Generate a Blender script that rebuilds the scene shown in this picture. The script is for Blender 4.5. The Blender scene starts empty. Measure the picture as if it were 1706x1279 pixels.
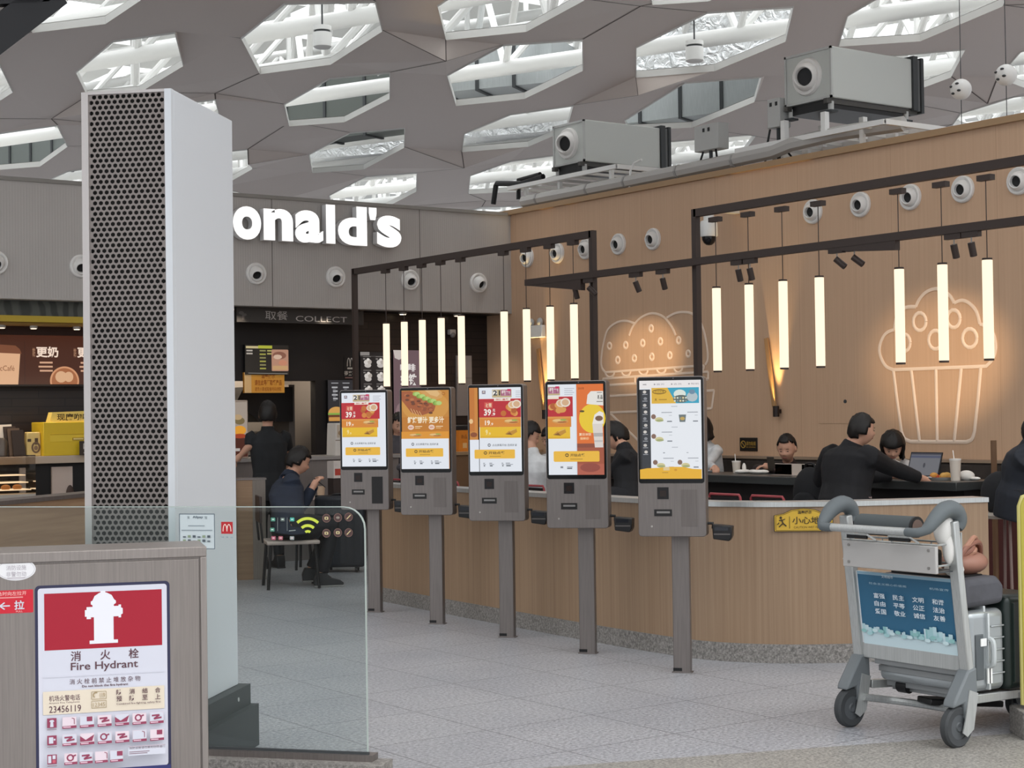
import bpy, bmesh, math, random
from mathutils import Vector, Matrix
from mathutils.geometry import delaunay_2d_cdt
random.seed(7)
scn = bpy.context.scene
COL = scn.collection
PI = math.pi
R = math.radians
# ------------------------------------------------------------------ camera
# world axes: X runs along the grey shop front, Y runs along the timber wall, both in metres
F_PX, HEAD, ROLL, PITCH, EYE = 2750.0, R(35.4), 0.014, math.atan(52 / 2750.0), 1.54
_fh = Vector((math.sin(HEAD), math.cos(HEAD), 0)); _rh = Vector((math.cos(HEAD), -math.sin(HEAD), 0)); _uz = Vector((0, 0, 1))
FWD = _fh * math.cos(PITCH) + _uz * math.sin(PITCH)
_u0 = -_fh * math.sin(PITCH) + _uz * math.cos(PITCH)
RGT = _rh * math.cos(ROLL) - _u0 * math.sin(ROLL)
UPV = _u0 * math.cos(ROLL) + _rh * math.sin(ROLL)
CAM = Vector((0, 0, EYE))
cd = bpy.data.cameras.new('camera'); cam = bpy.data.objects.new('camera', cd); COL.objects.link(cam)
cd.sensor_width = 36.0; cd.lens = F_PX / 1706 * 36.0; cd.clip_start = 0.1; cd.clip_end = 300
M4 = Matrix((RGT, UPV, -FWD)).transposed().to_4x4(); M4.translation = CAM
cam.matrix_world = M4
scn.camera = cam
# ------------------------------------------------------------------ daylight and exposure
scn.view_settings.view_transform = 'Standard'; scn.view_settings.look = 'None'
scn.view_settings.exposure = -0.05; scn.view_settings.gamma = 1.0; scn.view_settings.use_curve_mapping = False
SKY_LOW, SKY_HIGH = 0.62, 5.0
W = bpy.data.worlds.new('daylight'); scn.world = W; W.use_nodes = True
_wt = W.node_tree; _bg = _wt.nodes['Background']; _tc = _wt.nodes.new('ShaderNodeTexCoord'); _sx = _wt.nodes.new('ShaderNodeSeparateXYZ'); _rp = _wt.nodes.new('ShaderNodeMapRange')
_wt.links.new(_tc.outputs['Generated'], _sx.inputs[0]); _wt.links.new(_sx.outputs['Z'], _rp.inputs['Value'])   # overcast sky: brighter overhead
_rp.inputs['From Min'].default_value = 0.0; _rp.inputs['From Max'].default_value = 0.9; _rp.inputs['To Min'].default_value = SKY_LOW; _rp.inputs['To Max'].default_value = SKY_HIGH
_bg.inputs[0].default_value = (0.95, 0.98, 1.0, 1); _wt.links.new(_rp.outputs[0], _bg.inputs[1])
sd = bpy.data.lights.new('skylight_sun', 'SUN'); so = bpy.data.objects.new('skylight_sun', sd); COL.objects.link(so)
sd.energy = 1.6; sd.angle = R(60); sd.color = (1, 0.98, 0.95); so.rotation_euler = (R(20), R(10), 0)

def at(px, py, axis, val):
    'point of the 1706x1279 photograph met on the plane axis=val'
    d = FWD + RGT * ((px - 853) / F_PX) + UPV * ((639.5 - py) / F_PX)
    return CAM + d * ((val - CAM[axis]) / d[axis])

# ------------------------------------------------------------------ materials
def lin(h):
    h = h.lstrip('#'); out = []
    for i in (0, 2, 4):
        c = int(h[i:i + 2], 16) / 255
        out.append(c / 12.92 if c <= .04045 else ((c + .055) / 1.055) ** 2.4)
    return tuple(out) + (1.0,)
_M = {}
def mat(hexc, rough=.55, metal=0.0, emit=0.0, name=None, spec=.4):
    key = (hexc, rough, metal, emit, spec)
    if key in _M: return _M[key]
    m = bpy.data.materials.new(name or 'paint_' + hexc.strip('#')); m.use_nodes = True
    b = m.node_tree.nodes['Principled BSDF']
    b.inputs['Base Color'].default_value = lin(hexc); b.inputs['Roughness'].default_value = rough
    b.inputs['Metallic'].default_value = metal; b.inputs['Specular IOR Level'].default_value = spec
    if emit:
        b.inputs['Emission Color'].default_value = lin(hexc); b.inputs['Emission Strength'].default_value = emit
        b.inputs['Base Color'].default_value = (0.02, 0.02, 0.02, 1)
    m.diffuse_color = lin(hexc); _M[key] = m; return m
def nmat(name, build):
    if name in _M: return _M[name]
    m = bpy.data.materials.new(name); m.use_nodes = True
    nt = m.node_tree; b = nt.nodes['Principled BSDF']
    def N(t, **kw):
        n = nt.nodes.new(t)
        for k, v in kw.items():
            if k in n.inputs: n.inputs[k].default_value = v
            else: setattr(n, k, v)
        return n
    build(nt, b, N, nt.links.new); _M[name] = m; return m
def ramp(N, stops):
    r = N('ShaderNodeValToRGB'); e = r.color_ramp.elements
    while len(e) < len(stops): e.new(.5)
    for i, (p, c) in enumerate(stops): e[i].position = p; e[i].color = c if not isinstance(c, str) else lin(c)
    return r
def m_floor(nt, b, N, L):
    tc = N('ShaderNodeTexCoord'); n1 = N('ShaderNodeTexNoise', Scale=55.0, Detail=3.0, Roughness=.7); L(tc.outputs['Object'], n1.inputs['Vector'])
    r1 = ramp(N, [(.3, '737377'), (.47, '9c9da1'), (.6, 'b2b3b7'), (.75, 'c6c7ca')]); L(n1.outputs['Fac'], r1.inputs[0])
    n2 = N('ShaderNodeTexNoise', Scale=1.3, Detail=2.0); L(tc.outputs['Object'], n2.inputs['Vector'])
    r2 = ramp(N, [(.3, (.88, .88, .89, 1)), (.7, (1.04, 1.03, 1.02, 1))]); L(n2.outputs['Fac'], r2.inputs[0])
    mx = N('ShaderNodeMix', data_type='RGBA', blend_type='MULTIPLY'); mx.inputs[0].default_value = 1; L(r1.outputs[0], mx.inputs[6]); L(r2.outputs[0], mx.inputs[7])
    mp = N('ShaderNodeMapping'); mp.inputs['Location'].default_value = (-3.93 + .65 * 10, -.2, 0); L(tc.outputs['Object'], mp.inputs[0])
    br = N('ShaderNodeTexBrick', offset=0.0, squash=1.0, Scale=1.0); br.inputs['Mortar Size'].default_value = .004; br.inputs['Brick Width'].default_value = .65; br.inputs['Row Height'].default_value = .65; br.inputs['Mortar Smooth'].default_value = .2
    br.inputs['Color1'].default_value = (1, 1, 1, 1); br.inputs['Color2'].default_value = (.94, .94, .95, 1); br.inputs['Mortar'].default_value = (.42, .41, .41, 1); L(mp.outputs[0], br.inputs['Vector'])
    m2 = N('ShaderNodeMix', data_type='RGBA', blend_type='MULTIPLY'); m2.inputs[0].default_value = 1; L(mx.outputs[2], m2.inputs[6]); L(br.outputs['Color'], m2.inputs[7])
    L(m2.outputs[2], b.inputs['Base Color']); b.inputs['Roughness'].default_value = .38; b.inputs['Specular IOR Level'].default_value = .35
def granite(lo, mid, hi, rough=.45, joint=0.0):
    def f(nt, b, N, L):
        tc = N('ShaderNodeTexCoord'); n1 = N('ShaderNodeTexNoise', Scale=70.0, Detail=3.0, Roughness=.75); L(tc.outputs['Object'], n1.inputs['Vector'])
        r1 = ramp(N, [(.33, lo), (.5, mid), (.68, hi)]); L(n1.outputs['Fac'], r1.inputs[0]); L(r1.outputs[0], b.inputs['Base Color'])
        b.inputs['Roughness'].default_value = rough
    return f
def m_timber(nt, b, N, L, cs=('9c8065', 'a98b6f', 'b39679')):     # vertical fine grain, panel joints every 1.2 m
    tc = N('ShaderNodeTexCoord'); mp = N('ShaderNodeMapping'); mp.inputs['Scale'].default_value = (28, 28, .35); L(tc.outputs['Object'], mp.inputs[0])
    n1 = N('ShaderNodeTexNoise', Scale=1.6, Detail=4.0, Roughness=.6); L(mp.outputs[0], n1.inputs['Vector'])
    r1 = ramp(N, [(.25, cs[0]), (.5, cs[1]), (.75, cs[2])]); L(n1.outputs['Fac'], r1.inputs[0])
    L(r1.outputs[0], b.inputs['Base Color']); b.inputs['Roughness'].default_value = .5
def m_timber_shaded(nt, b, N, L): m_timber(nt, b, N, L, ('8a7058', '957b62', 'a0866c'))  # low wall timber: colour darkened, as less lamplight reaches it than the tall wall
def m_timber_seam(nt, b, N, L):
    m_timber(nt, b, N, L, ('c6a284', 'caa789', 'cfac8e'))  # tall wall timber: lamplight put into the colour as lighter tones
    src = b.inputs['Base Color'].links[0].from_socket
    tc = N('ShaderNodeTexCoord'); sp = N('ShaderNodeSeparateXYZ'); L(tc.outputs['Object'], sp.inputs[0])
    a = N('ShaderNodeMath', operation='ADD'); a.inputs[1].default_value = 40.65; L(sp.outputs['Y'], a.inputs[0])
    mo = N('ShaderNodeMath', operation='MODULO'); mo.inputs[1].default_value = 1.22; L(a.outputs[0], mo.inputs[0])
    lt = N('ShaderNodeMath', operation='LESS_THAN'); lt.inputs[1].default_value = .006; L(mo.outputs[0], lt.inputs[0])
    mx = N('ShaderNodeMix', data_type='RGBA'); L(lt.outputs[0], mx.inputs[0]); L(src, mx.inputs[6]); mx.inputs[7].default_value = lin('ba977a'); L(mx.outputs[2], b.inputs['Base Color'])
def m_greyclad(nt, b, N, L):    # ribbed grey metal with wide panel joints along X
    tc = N('ShaderNodeTexCoord'); sp = N('ShaderNodeSeparateXYZ'); L(tc.outputs['Object'], sp.inputs[0])
    wv = N('ShaderNodeMath', operation='MULTIPLY'); wv.inputs[1].default_value = 2 * PI / .03; L(sp.outputs['X'], wv.inputs[0])
    sn = N('ShaderNodeMath', operation='SINE'); L(wv.outputs[0], sn.inputs[0])
    bp = N('ShaderNodeBump', Strength=.25, Distance=.002); L(sn.outputs[0], bp.inputs['Height']); L(bp.outputs[0], b.inputs['Normal'])
    a = N('ShaderNodeMath', operation='ADD'); a.inputs[1].default_value = 40.88; L(sp.outputs['X'], a.inputs[0])
    mo = N('ShaderNodeMath', operation='MODULO'); mo.inputs[1].default_value = 1.98; L(a.outputs[0], mo.inputs[0])
    lt = N('ShaderNodeMath', operation='LESS_THAN'); lt.inputs[1].default_value = .014; L(mo.outputs[0], lt.inputs[0])
    nz = N('ShaderNodeTexNoise', Scale=.8, Detail=3.0); L(tc.outputs['Object'], nz.inputs['Vector'])
    r = ramp(N, [(.3, 'aaa5a1'), (.7, 'b5b0ac')]); L(nz.outputs['Fac'], r.inputs[0])
    mx = N('ShaderNodeMix', data_type='RGBA'); L(lt.outputs[0], mx.inputs[0]); L(r.outputs[0], mx.inputs[6]); mx.inputs[7].default_value = lin('77736e'); L(mx.outputs[2], b.inputs['Base Color'])
    b.inputs['Roughness'].default_value = .5
def brushed(base, rough=.38, metal=.85, horiz=False):
    def f(nt, b, N, L):
        tc = N('ShaderNodeTexCoord'); mp = N('ShaderNodeMapping'); mp.inputs['Scale'].default_value = (3, 3, 90) if horiz else (90, 90, 2.5); L(tc.outputs['Object'], mp.inputs[0])
        n = N('ShaderNodeTexNoise', Scale=2.0, Detail=3.0); L(mp.outputs[0], n.inputs['Vector'])
        r = ramp(N, [(.25, tuple(x * .86 for x in lin(base)[:3]) + (1,)), (.75, tuple(min(1, x * 1.1) for x in lin(base)[:3]) + (1,))]); L(n.outputs['Fac'], r.inputs[0]); L(r.outputs[0], b.inputs['Base Color'])
        b.inputs['Metallic'].default_value = metal; b.inputs['Roughness'].default_value = rough
    return f
def m_foil(nt, b, N, L):
    tc = N('ShaderNodeTexCoord'); n = N('ShaderNodeTexNoise', Scale=5.0, Detail=5.0, Distortion=1.2); L(tc.outputs['Object'], n.inputs['Vector'])
    bp = N('ShaderNodeBump', Strength=1.0, Distance=.12); L(n.outputs['Fac'], bp.inputs['Height']); L(bp.outputs[0], b.inputs['Normal'])
    b.inputs['Base Color'].default_value = lin('d8dadb'); b.inputs['Metallic'].default_value = .9; b.inputs['Roughness'].default_value = .3
def m_mesh(nt, b, N, L):        # soft dark weave behind the perforated sheet
    b.inputs['Base Color'].default_value = lin('1b1917'); b.inputs['Roughness'].default_value = .9
def cloth(base):
    def f(nt, b, N, L):
        tc = N('ShaderNodeTexCoord'); n = N('ShaderNodeTexNoise', Scale=9.0, Detail=4.0); L(tc.outputs['Object'], n.inputs['Vector'])
        r = ramp(N, [(.3, tuple(x * .8 for x in lin(base)[:3]) + (1,)), (.7, tuple(x * 1.15 for x in lin(base)[:3]) + (1,))]); L(n.outputs['Fac'], r.inputs[0]); L(r.outputs[0], b.inputs['Base Color'])
        bp = N('ShaderNodeBump', Strength=.5, Distance=.01); L(n.outputs['Fac'], bp.inputs['Height']); L(bp.outputs[0], b.inputs['Normal'])
        b.inputs['Roughness'].default_value = .85
    return f
def glassmat(name, col=(.93, .98, .96), trans=.8):
    def f(nt, b, N, L):
        out = nt.nodes['Material Output']; t = N('ShaderNodeBsdfTransparent'); t.inputs[0].default_value = col + (1,)
        g = N('ShaderNodeBsdfGlossy'); g.inputs['Roughness'].default_value = .02
        fr = N('ShaderNodeFresnel', IOR=1.45); mx = N('ShaderNodeMixShader'); L(fr.outputs[0], mx.inputs[0]); L(t.outputs[0], mx.inputs[1]); L(g.outputs[0], mx.inputs[2]); L(mx.outputs[0], out.inputs[0])
    return nmat(name, f)
FLOOR = nmat('speckled_granite_floor', m_floor)
GR_SK = nmat('granite_skirting', granite('5b5855', '7f7b77', 'a29d98'))
GR_BD = nmat('granite_border', granite('65625e', '8a8782', 'aba79f'))
TIMBER = nmat('timber_laminate_shaded', m_timber_shaded)
TIMBERS = nmat('timber_wall_panels_lit', m_timber_seam)
GREYCLAD = nmat('grey_ribbed_cladding', m_greyclad)
STEEL = nmat('brushed_steel', brushed('7d7673', .42, .65))
STEELD = nmat('brushed_steel_door', brushed('736c69', .42, .65))
ALU = nmat('satin_aluminium', brushed('c3c5c4', .35, .6))
GALV = nmat('galvanised_sheet', brushed('b4b9ba', .5, .5))
FOIL = nmat('silver_foil_wrap', m_foil)
WHITE = mat('e8e8e6', .5); OFFW = mat('d4d2cd', .5); BLACK = mat('121113', .4); DARK = mat('1d1a1a', .6); RAILM = mat('2a1c16', .45)
GREY = mat('6d6f70', .55); DGREY = mat('3f4244', .6); LGREY = mat('b9bab8', .5); RUBBER = mat('2e2f31', .8)
PLASTG = mat('61676a', .5)

# ------------------------------------------------------------------ mesh helpers
class MB:
    def __init__(s): s.v = []; s.f = []; s.fm = []; s.mats = []
    def mi(s, m):
        if m not in s.mats: s.mats.append(m)
        return s.mats.index(m)
    def add(s, vs, fs, m):
        o = len(s.v); k = s.mi(m); s.v += [tuple(v) for v in vs]
        for f in fs: s.f.append(tuple(i + o for i in f)); s.fm.append(k)
        return s
    def box(s, c, d, m, rot=None):
        vs = []
        for x in (-.5, .5):
            for y in (-.5, .5):
                for z in (-.5, .5):
                    p = Vector((x * d[0], y * d[1], z * d[2]))
                    if rot is not None: p = rot @ p
                    vs.append(p + Vector(c))
        return s.add(vs, [(0, 1, 3, 2), (4, 6, 7, 5), (0, 4, 5, 1), (2, 3, 7, 6), (0, 2, 6, 4), (1, 5, 7, 3)], m)
    def b2(s, a, b, m):
        return s.box([(a[i] + b[i]) / 2 for i in range(3)], [abs(b[i] - a[i]) for i in range(3)], m)
    def bar(s, p0, p1, w, h, m, up=(0, 0, 1)):
        p0 = Vector(p0); p1 = Vector(p1); d = p1 - p0; z = d.normalized(); u = Vector(up)
        if abs(z.dot(u)) > .99: u = Vector((0, 1, 0))
        x = u.cross(z).normalized(); y = z.cross(x)
        return s.box((p0 + p1) / 2, (w, h, d.length), m, Matrix((x, y, z)).transposed())
    def tube(s, pts, r, m, n=8, caps=True):
        pts = [Vector(p) for p in pts]; rs = r if isinstance(r, (list, tuple)) else [r] * len(pts)
        vs = []; fs = []; pu = None
        for i, p in enumerate(pts):
            t = (pts[min(i + 1, len(pts) - 1)] - pts[max(i - 1, 0)]).normalized()
            if pu is None:
                pu = Vector((0, 0, 1)) if abs(t.z) < .9 else Vector((1, 0, 0))
            x = pu.cross(t).normalized(); y = t.cross(x); pu = y if False else t.cross(x)
            for k in range(n):
                a = 2 * PI * k / n; vs.append(p + (x * math.cos(a) + y * math.sin(a)) * rs[i])
        for i in range(len(pts) - 1):
            for k in range(n):
                k2 = (k + 1) % n; fs.append((i * n + k, i * n + k2, (i + 1) * n + k2, (i + 1) * n + k))
        if caps: fs.append(tuple(range(n))[::-1]); fs.append(tuple((len(pts) - 1) * n + k for k in range(n)))
        return s.add(vs, fs, m)
    def cyl(s, p0, p1, r, m, n=16, r1=None): return s.tube([p0, p1], [r, r if r1 is None else r1], m, n)
    def lathe(s, prof, m, n=24, M=None, close=True):
        vs = []; fs = []; L = len(prof)
        for k in range(n):
            a = 2 * PI * k / n
            for (r, z) in prof:
                p = Vector((r * math.cos(a), r * math.sin(a), z)); vs.append(M @ p if M is not None else p)
        for k in range(n):
            k2 = (k + 1) % n
            for i in range(L - 1): fs.append((k * L + i, k2 * L + i, k2 * L + i + 1, k * L + i + 1))
        if close:
            if prof[0][0] > 1e-4: fs.append(tuple(k * L for k in range(n))[::-1])
            if prof[-1][0] > 1e-4: fs.append(tuple(k * L + L - 1 for k in range(n)))
        return s.add(vs, fs, m)
    def prism(s, poly, a, b, m, axis=1):
        'extrude a 2-D outline between a and b along axis'
        def P(q, t): return {0: (t, q[0], q[1]), 1: (q[0], t, q[1]), 2: (q[0], q[1], t)}[axis]
        n = len(poly); vs = [P(q, a) for q in poly] + [P(q, b) for q in poly]
        fs = [tuple(range(n))[::-1], tuple(range(n, 2 * n))] + [(i, (i + 1) % n, n + (i + 1) % n, n + i) for i in range(n)]
        return s.add(vs, fs, m)
    def ball(s, c, r, m, nu=14, nv=10, M=None):
        r = (r, r, r) if not isinstance(r, (tuple, list)) else r; vs = []; fs = []
        for j in range(nv + 1):
            th = PI * j / nv
            for k in range(nu):
                a = 2 * PI * k / nu; p = Vector((r[0] * math.sin(th) * math.cos(a), r[1] * math.sin(th) * math.sin(a), r[2] * math.cos(th)))
                vs.append((M @ p if M is not None else p) + Vector(c))
        for j in range(nv):
            for k in range(nu):
                k2 = (k + 1) % nu; fs.append((j * nu + k, (j + 1) * nu + k, (j + 1) * nu + k2, j * nu + k2))
        return s.add(vs, fs, m)
    def build(s, name, parent=None, bevel=0.0, seg=2, smooth=40, loc=None, rz=None, clean=True):
        me = bpy.data.meshes.new(name); me.from_pydata(s.v, [], s.f)
        for m in s.mats: me.materials.append(m)
        me.polygons.foreach_set('material_index', s.fm)
        if clean:
            bm = bmesh.new(); bm.from_mesh(me)
            bmesh.ops.remove_doubles(bm, verts=bm.verts, dist=1e-5) if len(s.v) < 20000 and clean == 'weld' else None
            bmesh.ops.recalc_face_normals(bm, faces=bm.faces); bm.to_mesh(me); bm.free()
        if smooth:
            me.polygons.foreach_set('use_smooth', [True] * len(me.polygons)); me.set_sharp_from_angle(angle=R(smooth))
        me.update()
        o = bpy.data.objects.new(name, me); COL.objects.link(o)
        if parent is not None: o.parent = parent
        if loc is not None: o.location = loc
        if rz is not None: o.rotation_euler = (0, 0, rz)
        if bevel:
            b = o.modifiers.new('edge', 'BEVEL'); b.width = bevel; b.segments = seg; b.limit_method = 'ANGLE'; b.angle_limit = R(40)
        return o

_fc = bpy.data.curves.new('lettering', 'FONT'); _fo = bpy.data.objects.new('lettering', _fc)
_T = {}
def glyphs(body, bold=0.0, ext=0.0, res=3):
    'letters as raw triangles at size 1: verts, faces, bounds'
    key = (body, bold, ext, res)
    if key in _T: return _T[key]
    if _fo.name not in COL.objects: COL.objects.link(_fo)
    _fc.body = body; _fc.size = 1; _fc.offset = bold; _fc.extrude = ext; _fc.resolution_u = res; _fc.align_x = 'LEFT'
    bpy.context.view_layer.update(); dg = bpy.context.evaluated_depsgraph_get()
    me = bpy.data.meshes.new_from_object(_fo.evaluated_get(dg))
    vs = [tuple(v.co) for v in me.vertices]; fs = [tuple(p.vertices) for p in me.polygons]; bpy.data.meshes.remove(me)
    xs = [v[0] for v in vs] or [0, 1]; ys = [v[1] for v in vs] or [0, 1]
    _T[key] = (vs, fs, (min(xs), max(xs), min(ys), max(ys))); return _T[key]

class Art(MB):
    'flat print or lit picture in the local XZ plane, seen from -Y; each call lies 0.3 mm over the one before'
    def __init__(s, step=.0003, y0=0.0, sx=1.0, sz=1.0, ox=0.0, oz=0.0):
        super().__init__(); s.y = y0; s.step = step; s.k = (sx, sz, ox, oz)
    def P(s, x, z): return (s.k[2] + x * s.k[0], s.y, s.k[3] + z * s.k[1])
    def up(s): s.y -= s.step
    def poly(s, pts, m): s.up(); return s.add([s.P(*p) for p in pts], [tuple(range(len(pts)))], m)
    def rect(s, x0, z0, x1, z1, m): return s.poly([(x0, z0), (x1, z0), (x1, z1), (x0, z1)], m)
    def rrect(s, x0, z0, x1, z1, r, m, rz=None, n=5):
        rz = r if rz is None else rz; xa, xb = min(x0, x1), max(x0, x1); za, zb = min(z0, z1), max(z0, z1); pts = []
        for cx, cz, a0 in ((xb - r, zb - rz, 0), (xa + r, zb - rz, 90), (xa + r, za + rz, 180), (xb - r, za + rz, 270)):
            for i in range(n + 1):
                a = R(a0 + 90 * i / n); pts.append((cx + r * math.cos(a), cz + rz * math.sin(a)))
        return s.poly(pts, m)
    def disc(s, cx, cz, rx, m, rz=None, n=20, a0=0, a1=360):
        rz = rx if rz is None else rz
        pts = [(cx + rx * math.cos(R(a0 + (a1 - a0) * i / n)), cz + rz * math.sin(R(a0 + (a1 - a0) * i / n))) for i in range(n + (a1 - a0 < 360))]
        return s.poly(pts, m)
    def ring(s, cx, cz, rx, m, w, rz=None, n=20, a0=0, a1=360):
        s.up(); rz = rx if rz is None else rz; vs = []; fs = []
        for i in range(n + 1):
            a = R(a0 + (a1 - a0) * i / n)
            vs += [s.P(cx + (rx - w / 2) * math.cos(a), cz + (rz - w / 2) * math.sin(a)), s.P(cx + (rx + w / 2) * math.cos(a), cz + (rz + w / 2) * math.sin(a))]
        for i in range(n): fs.append((2 * i, 2 * i + 1, 2 * i + 3, 2 * i + 2))
        return s.add(vs, fs, m)
    def line(s, pts, w, m):
        for a, b in zip(pts, pts[1:]):
            dx, dz = b[0] - a[0], b[1] - a[1]; l = math.hypot(dx, dz) or 1; nx, nz = -dz / l * w / 2, dx / l * w / 2
            s.poly([(a[0] - nx, a[1] - nz), (b[0] - nx, b[1] - nz), (b[0] + nx, b[1] + nz), (a[0] + nx, a[1] + nz)], m)
        return s
    def text(s, body, x0, z0, x1, z1, m, bold=.0, res=2, keep=False):
        'fit the lettering into the box x0..x1, z0..z1'
        vs, fs, (a, b, c, d) = glyphs(body, bold, 0, res); s.up()
        sx = (x1 - x0) / max(b - a, 1e-6); sz = (z1 - z0) / max(d - c, 1e-6)
        return s.add([s.P(x0 + (v[0] - a) * sx, z0 + (v[1] - c) * sz) for v in vs], fs, m)

def thing(name, label, cat, loc=(0, 0, 0), rz=0.0, group=None):
    o = bpy.data.objects.new(name, None); COL.objects.link(o); o.empty_display_size = .1
    o.location = loc; o.rotation_euler = (0, 0, rz); o['label'] = label; o['category'] = cat
    if group: o['group'] = group
    return o
def tag(o, label, cat, group=None, kind=None):
    o['label'] = label; o['category'] = cat
    if group: o['group'] = group
    if kind: o['kind'] = kind
    return o
def struct(o, label=None):
    o['kind'] = 'structure'
    if label: o['label'] = label
    return o
def dup(root, loc, rz=None, label=None, group=None):
    r = root.copy(); COL.objects.link(r); r.location = loc
    if rz is not None: r.rotation_euler = (0, 0, rz)
    if label: r['label'] = label
    if group: r['group'] = group
    for ch in list(root.children):
        c = ch.copy(); COL.objects.link(c); c.parent = r
        for g in list(ch.children):
            d = g.copy(); COL.objects.link(d); d.parent = c
    return r

def wood_h(nt, b, N, L):
    tc = N('ShaderNodeTexCoord'); mp = N('ShaderNodeMapping'); mp.inputs['Scale'].default_value = (.8, .8, 16); L(tc.outputs['Object'], mp.inputs[0])
    n1 = N('ShaderNodeTexNoise', Scale=1.5, Detail=4.0); L(mp.outputs[0], n1.inputs['Vector'])
    r1 = ramp(N, [(.3, '8b6e54'), (.6, '9c7f63'), (.8, 'a78b6e')]); L(n1.outputs['Fac'], r1.inputs[0]); L(r1.outputs[0], b.inputs['Base Color']); b.inputs['Roughness'].default_value = .5

def dark_planks(nt, b, N, L):
    tc = N('ShaderNodeTexCoord'); sp = N('ShaderNodeSeparateXYZ'); L(tc.outputs['Object'], sp.inputs[0])
    cb = N('ShaderNodeCombineXYZ'); L(sp.outputs['X'], cb.inputs[0]); L(sp.outputs['Z'], cb.inputs[1])
    br = N('ShaderNodeTexBrick', Scale=1.0); br.inputs['Brick Width'].default_value = .6; br.inputs['Row Height'].default_value = .09; br.inputs['Mortar Size'].default_value = .006
    br.inputs['Color1'].default_value = lin('231b19'); br.inputs['Color2'].default_value = lin('2c2220'); br.inputs['Mortar'].default_value = lin('120e0d')
    L(cb.outputs[0], br.inputs['Vector']); L(br.outputs['Color'], b.inputs['Base Color']); b.inputs['Roughness'].default_value = .35

# ================================================================== SHELL
FX0, FX1, FY0, FY1 = -8, 36, -6, 47
m = MB(); m.b2((FX0, FY0, -.12), (FX1, FY1, 0), FLOOR); struct(m.build('floor', smooth=0), 'grey speckled granite tile floor')
# darker granite border in front of the low glass barrier
m = MB(); A = Vector((3.05, 6.28)); B = Vector((9.2, 4.02)); n_ = Vector((-.345, -.939))
m.prism([tuple(A), tuple(B), tuple(B + n_ * 3), tuple(A + n_ * 3)][::-1], 0.0, .003, GR_BD, 2); struct(m.build('trim_1', smooth=0), 'darker granite border strip in the floor')
# timber wall and grey shop front
m = MB(); m.b2((11.95, 2.0, 0), (12.2, 18.9, 4.07), TIMBERS); m.b2((11.9, 2.0, 4.04), (12.55, 17.0, 4.1), mat('a98a68', .5)); struct(m.build('wall_right', smooth=0), 'tall timber laminate wall')
m = MB(); m.b2((-4, 16.8, 2.81), (11.95, 17.0, 4.05), GREYCLAD); m.b2((-4, 17.0, 2.81), (11.95, 18.9, 2.86), DARK); m.b2((-4, 16.78, 4.03), (11.95, 17.05, 4.07), mat('8b8782', .5))
struct(m.build('wall_back', smooth=0), 'grey ribbed cladding over the shop opening')
PLANK = nmat('dark_plank_tile', lambda nt, b, N, L: dark_planks(nt, b, N, L))
m = MB(); Yw = 17.35
m.b2((7.6, Yw, 0), (8.36, Yw + .12, 2.81), DARK); m.b2((9.46, Yw, 0), (10.05, Yw + .12, 2.81), mat('171416', .5)); m.b2((8.36, Yw, 1.98), (9.46, Yw + .12, 2.81), mat('171416', .5)); m.b2((8.36, Yw, 0), (9.46, Yw + .12, 1.12), DARK)
m.b2((10.05, Yw, 0), (11.95, Yw + .12, 2.81), PLANK)
m.b2((7.6, 18.8, 0), (11.95, 18.9, 2.81), mat('8d8680', .6)); m.b2((9.9, Yw + .12, 0), (10.0, 18.8, 2.81), mat('6a6460', .6))
m.b2((-4, 17.9, 0), (7.6, 18.0, 2.81), PLANK); m.b2((7.5, 17.0, 0), (7.6, 18.9, 2.81), DARK)
struct(m.build('wall_back.001', smooth=0), 'dark wall of the shop behind the counters')
# low curved wall with stone skirting and metal cap
base = [(7.12, 12.02), (7.1, 11.6), (7.06, 11.14), (7.0, 10.2), (6.95, 9.3), (6.92, 8.6), (6.92, 8.1), (6.95, 7.75), (7.06, 7.5), (7.24, 7.28), (7.55, 7.06), (7.95, 6.88), (8.42, 6.72)]
def offs(pl, d):
    out = []
    for i, p in enumerate(pl):
        a = Vector(pl[max(i - 1, 0)]); b = Vector(pl[min(i + 1, len(pl) - 1)]); t = (b - a).normalized(); out.append((p[0] - t.y * d, p[1] + t.x * d))
    return out
def smoothline(pl, k=4):
    out = []
    for i in range(len(pl) - 1):
        p0, p1, p2, p3 = pl[max(i - 1, 0)], pl[i], pl[i + 1], pl[min(i + 2, len(pl) - 1)]
        for j in range(k):
            t = j / k; out.append(tuple(.5 * (2 * p1[c] + (p2[c] - p0[c]) * t + (2 * p0[c] - 5 * p1[c] + 4 * p2[c] - p3[c]) * t * t + (3 * p1[c] - p0[c] - 3 * p2[c] + p3[c]) * t ** 3) for c in range(len(p1))))
    out.append(tuple(pl[-1])); return out
bl = smoothline(base)
m = MB(); m.prism(bl + offs(bl, .16)[::-1], 0, .955, TIMBER, 2); struct(m.build('wall_front', smooth=30), 'low curved timber wall round the seating')
m = MB(); m.prism(offs(bl, -.012) + offs(bl, .01)[::-1], 0, .115, GR_SK, 2); struct(m.build('baseboard_front', smooth=30), 'granite skirting of the low curved wall')
m = MB(); m.prism(offs(bl, -.012) + offs(bl, .172)[::-1], .955, .985, ALU, 2); struct(m.build('trim_2', smooth=30), 'metal cap of the low curved wall')
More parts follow.
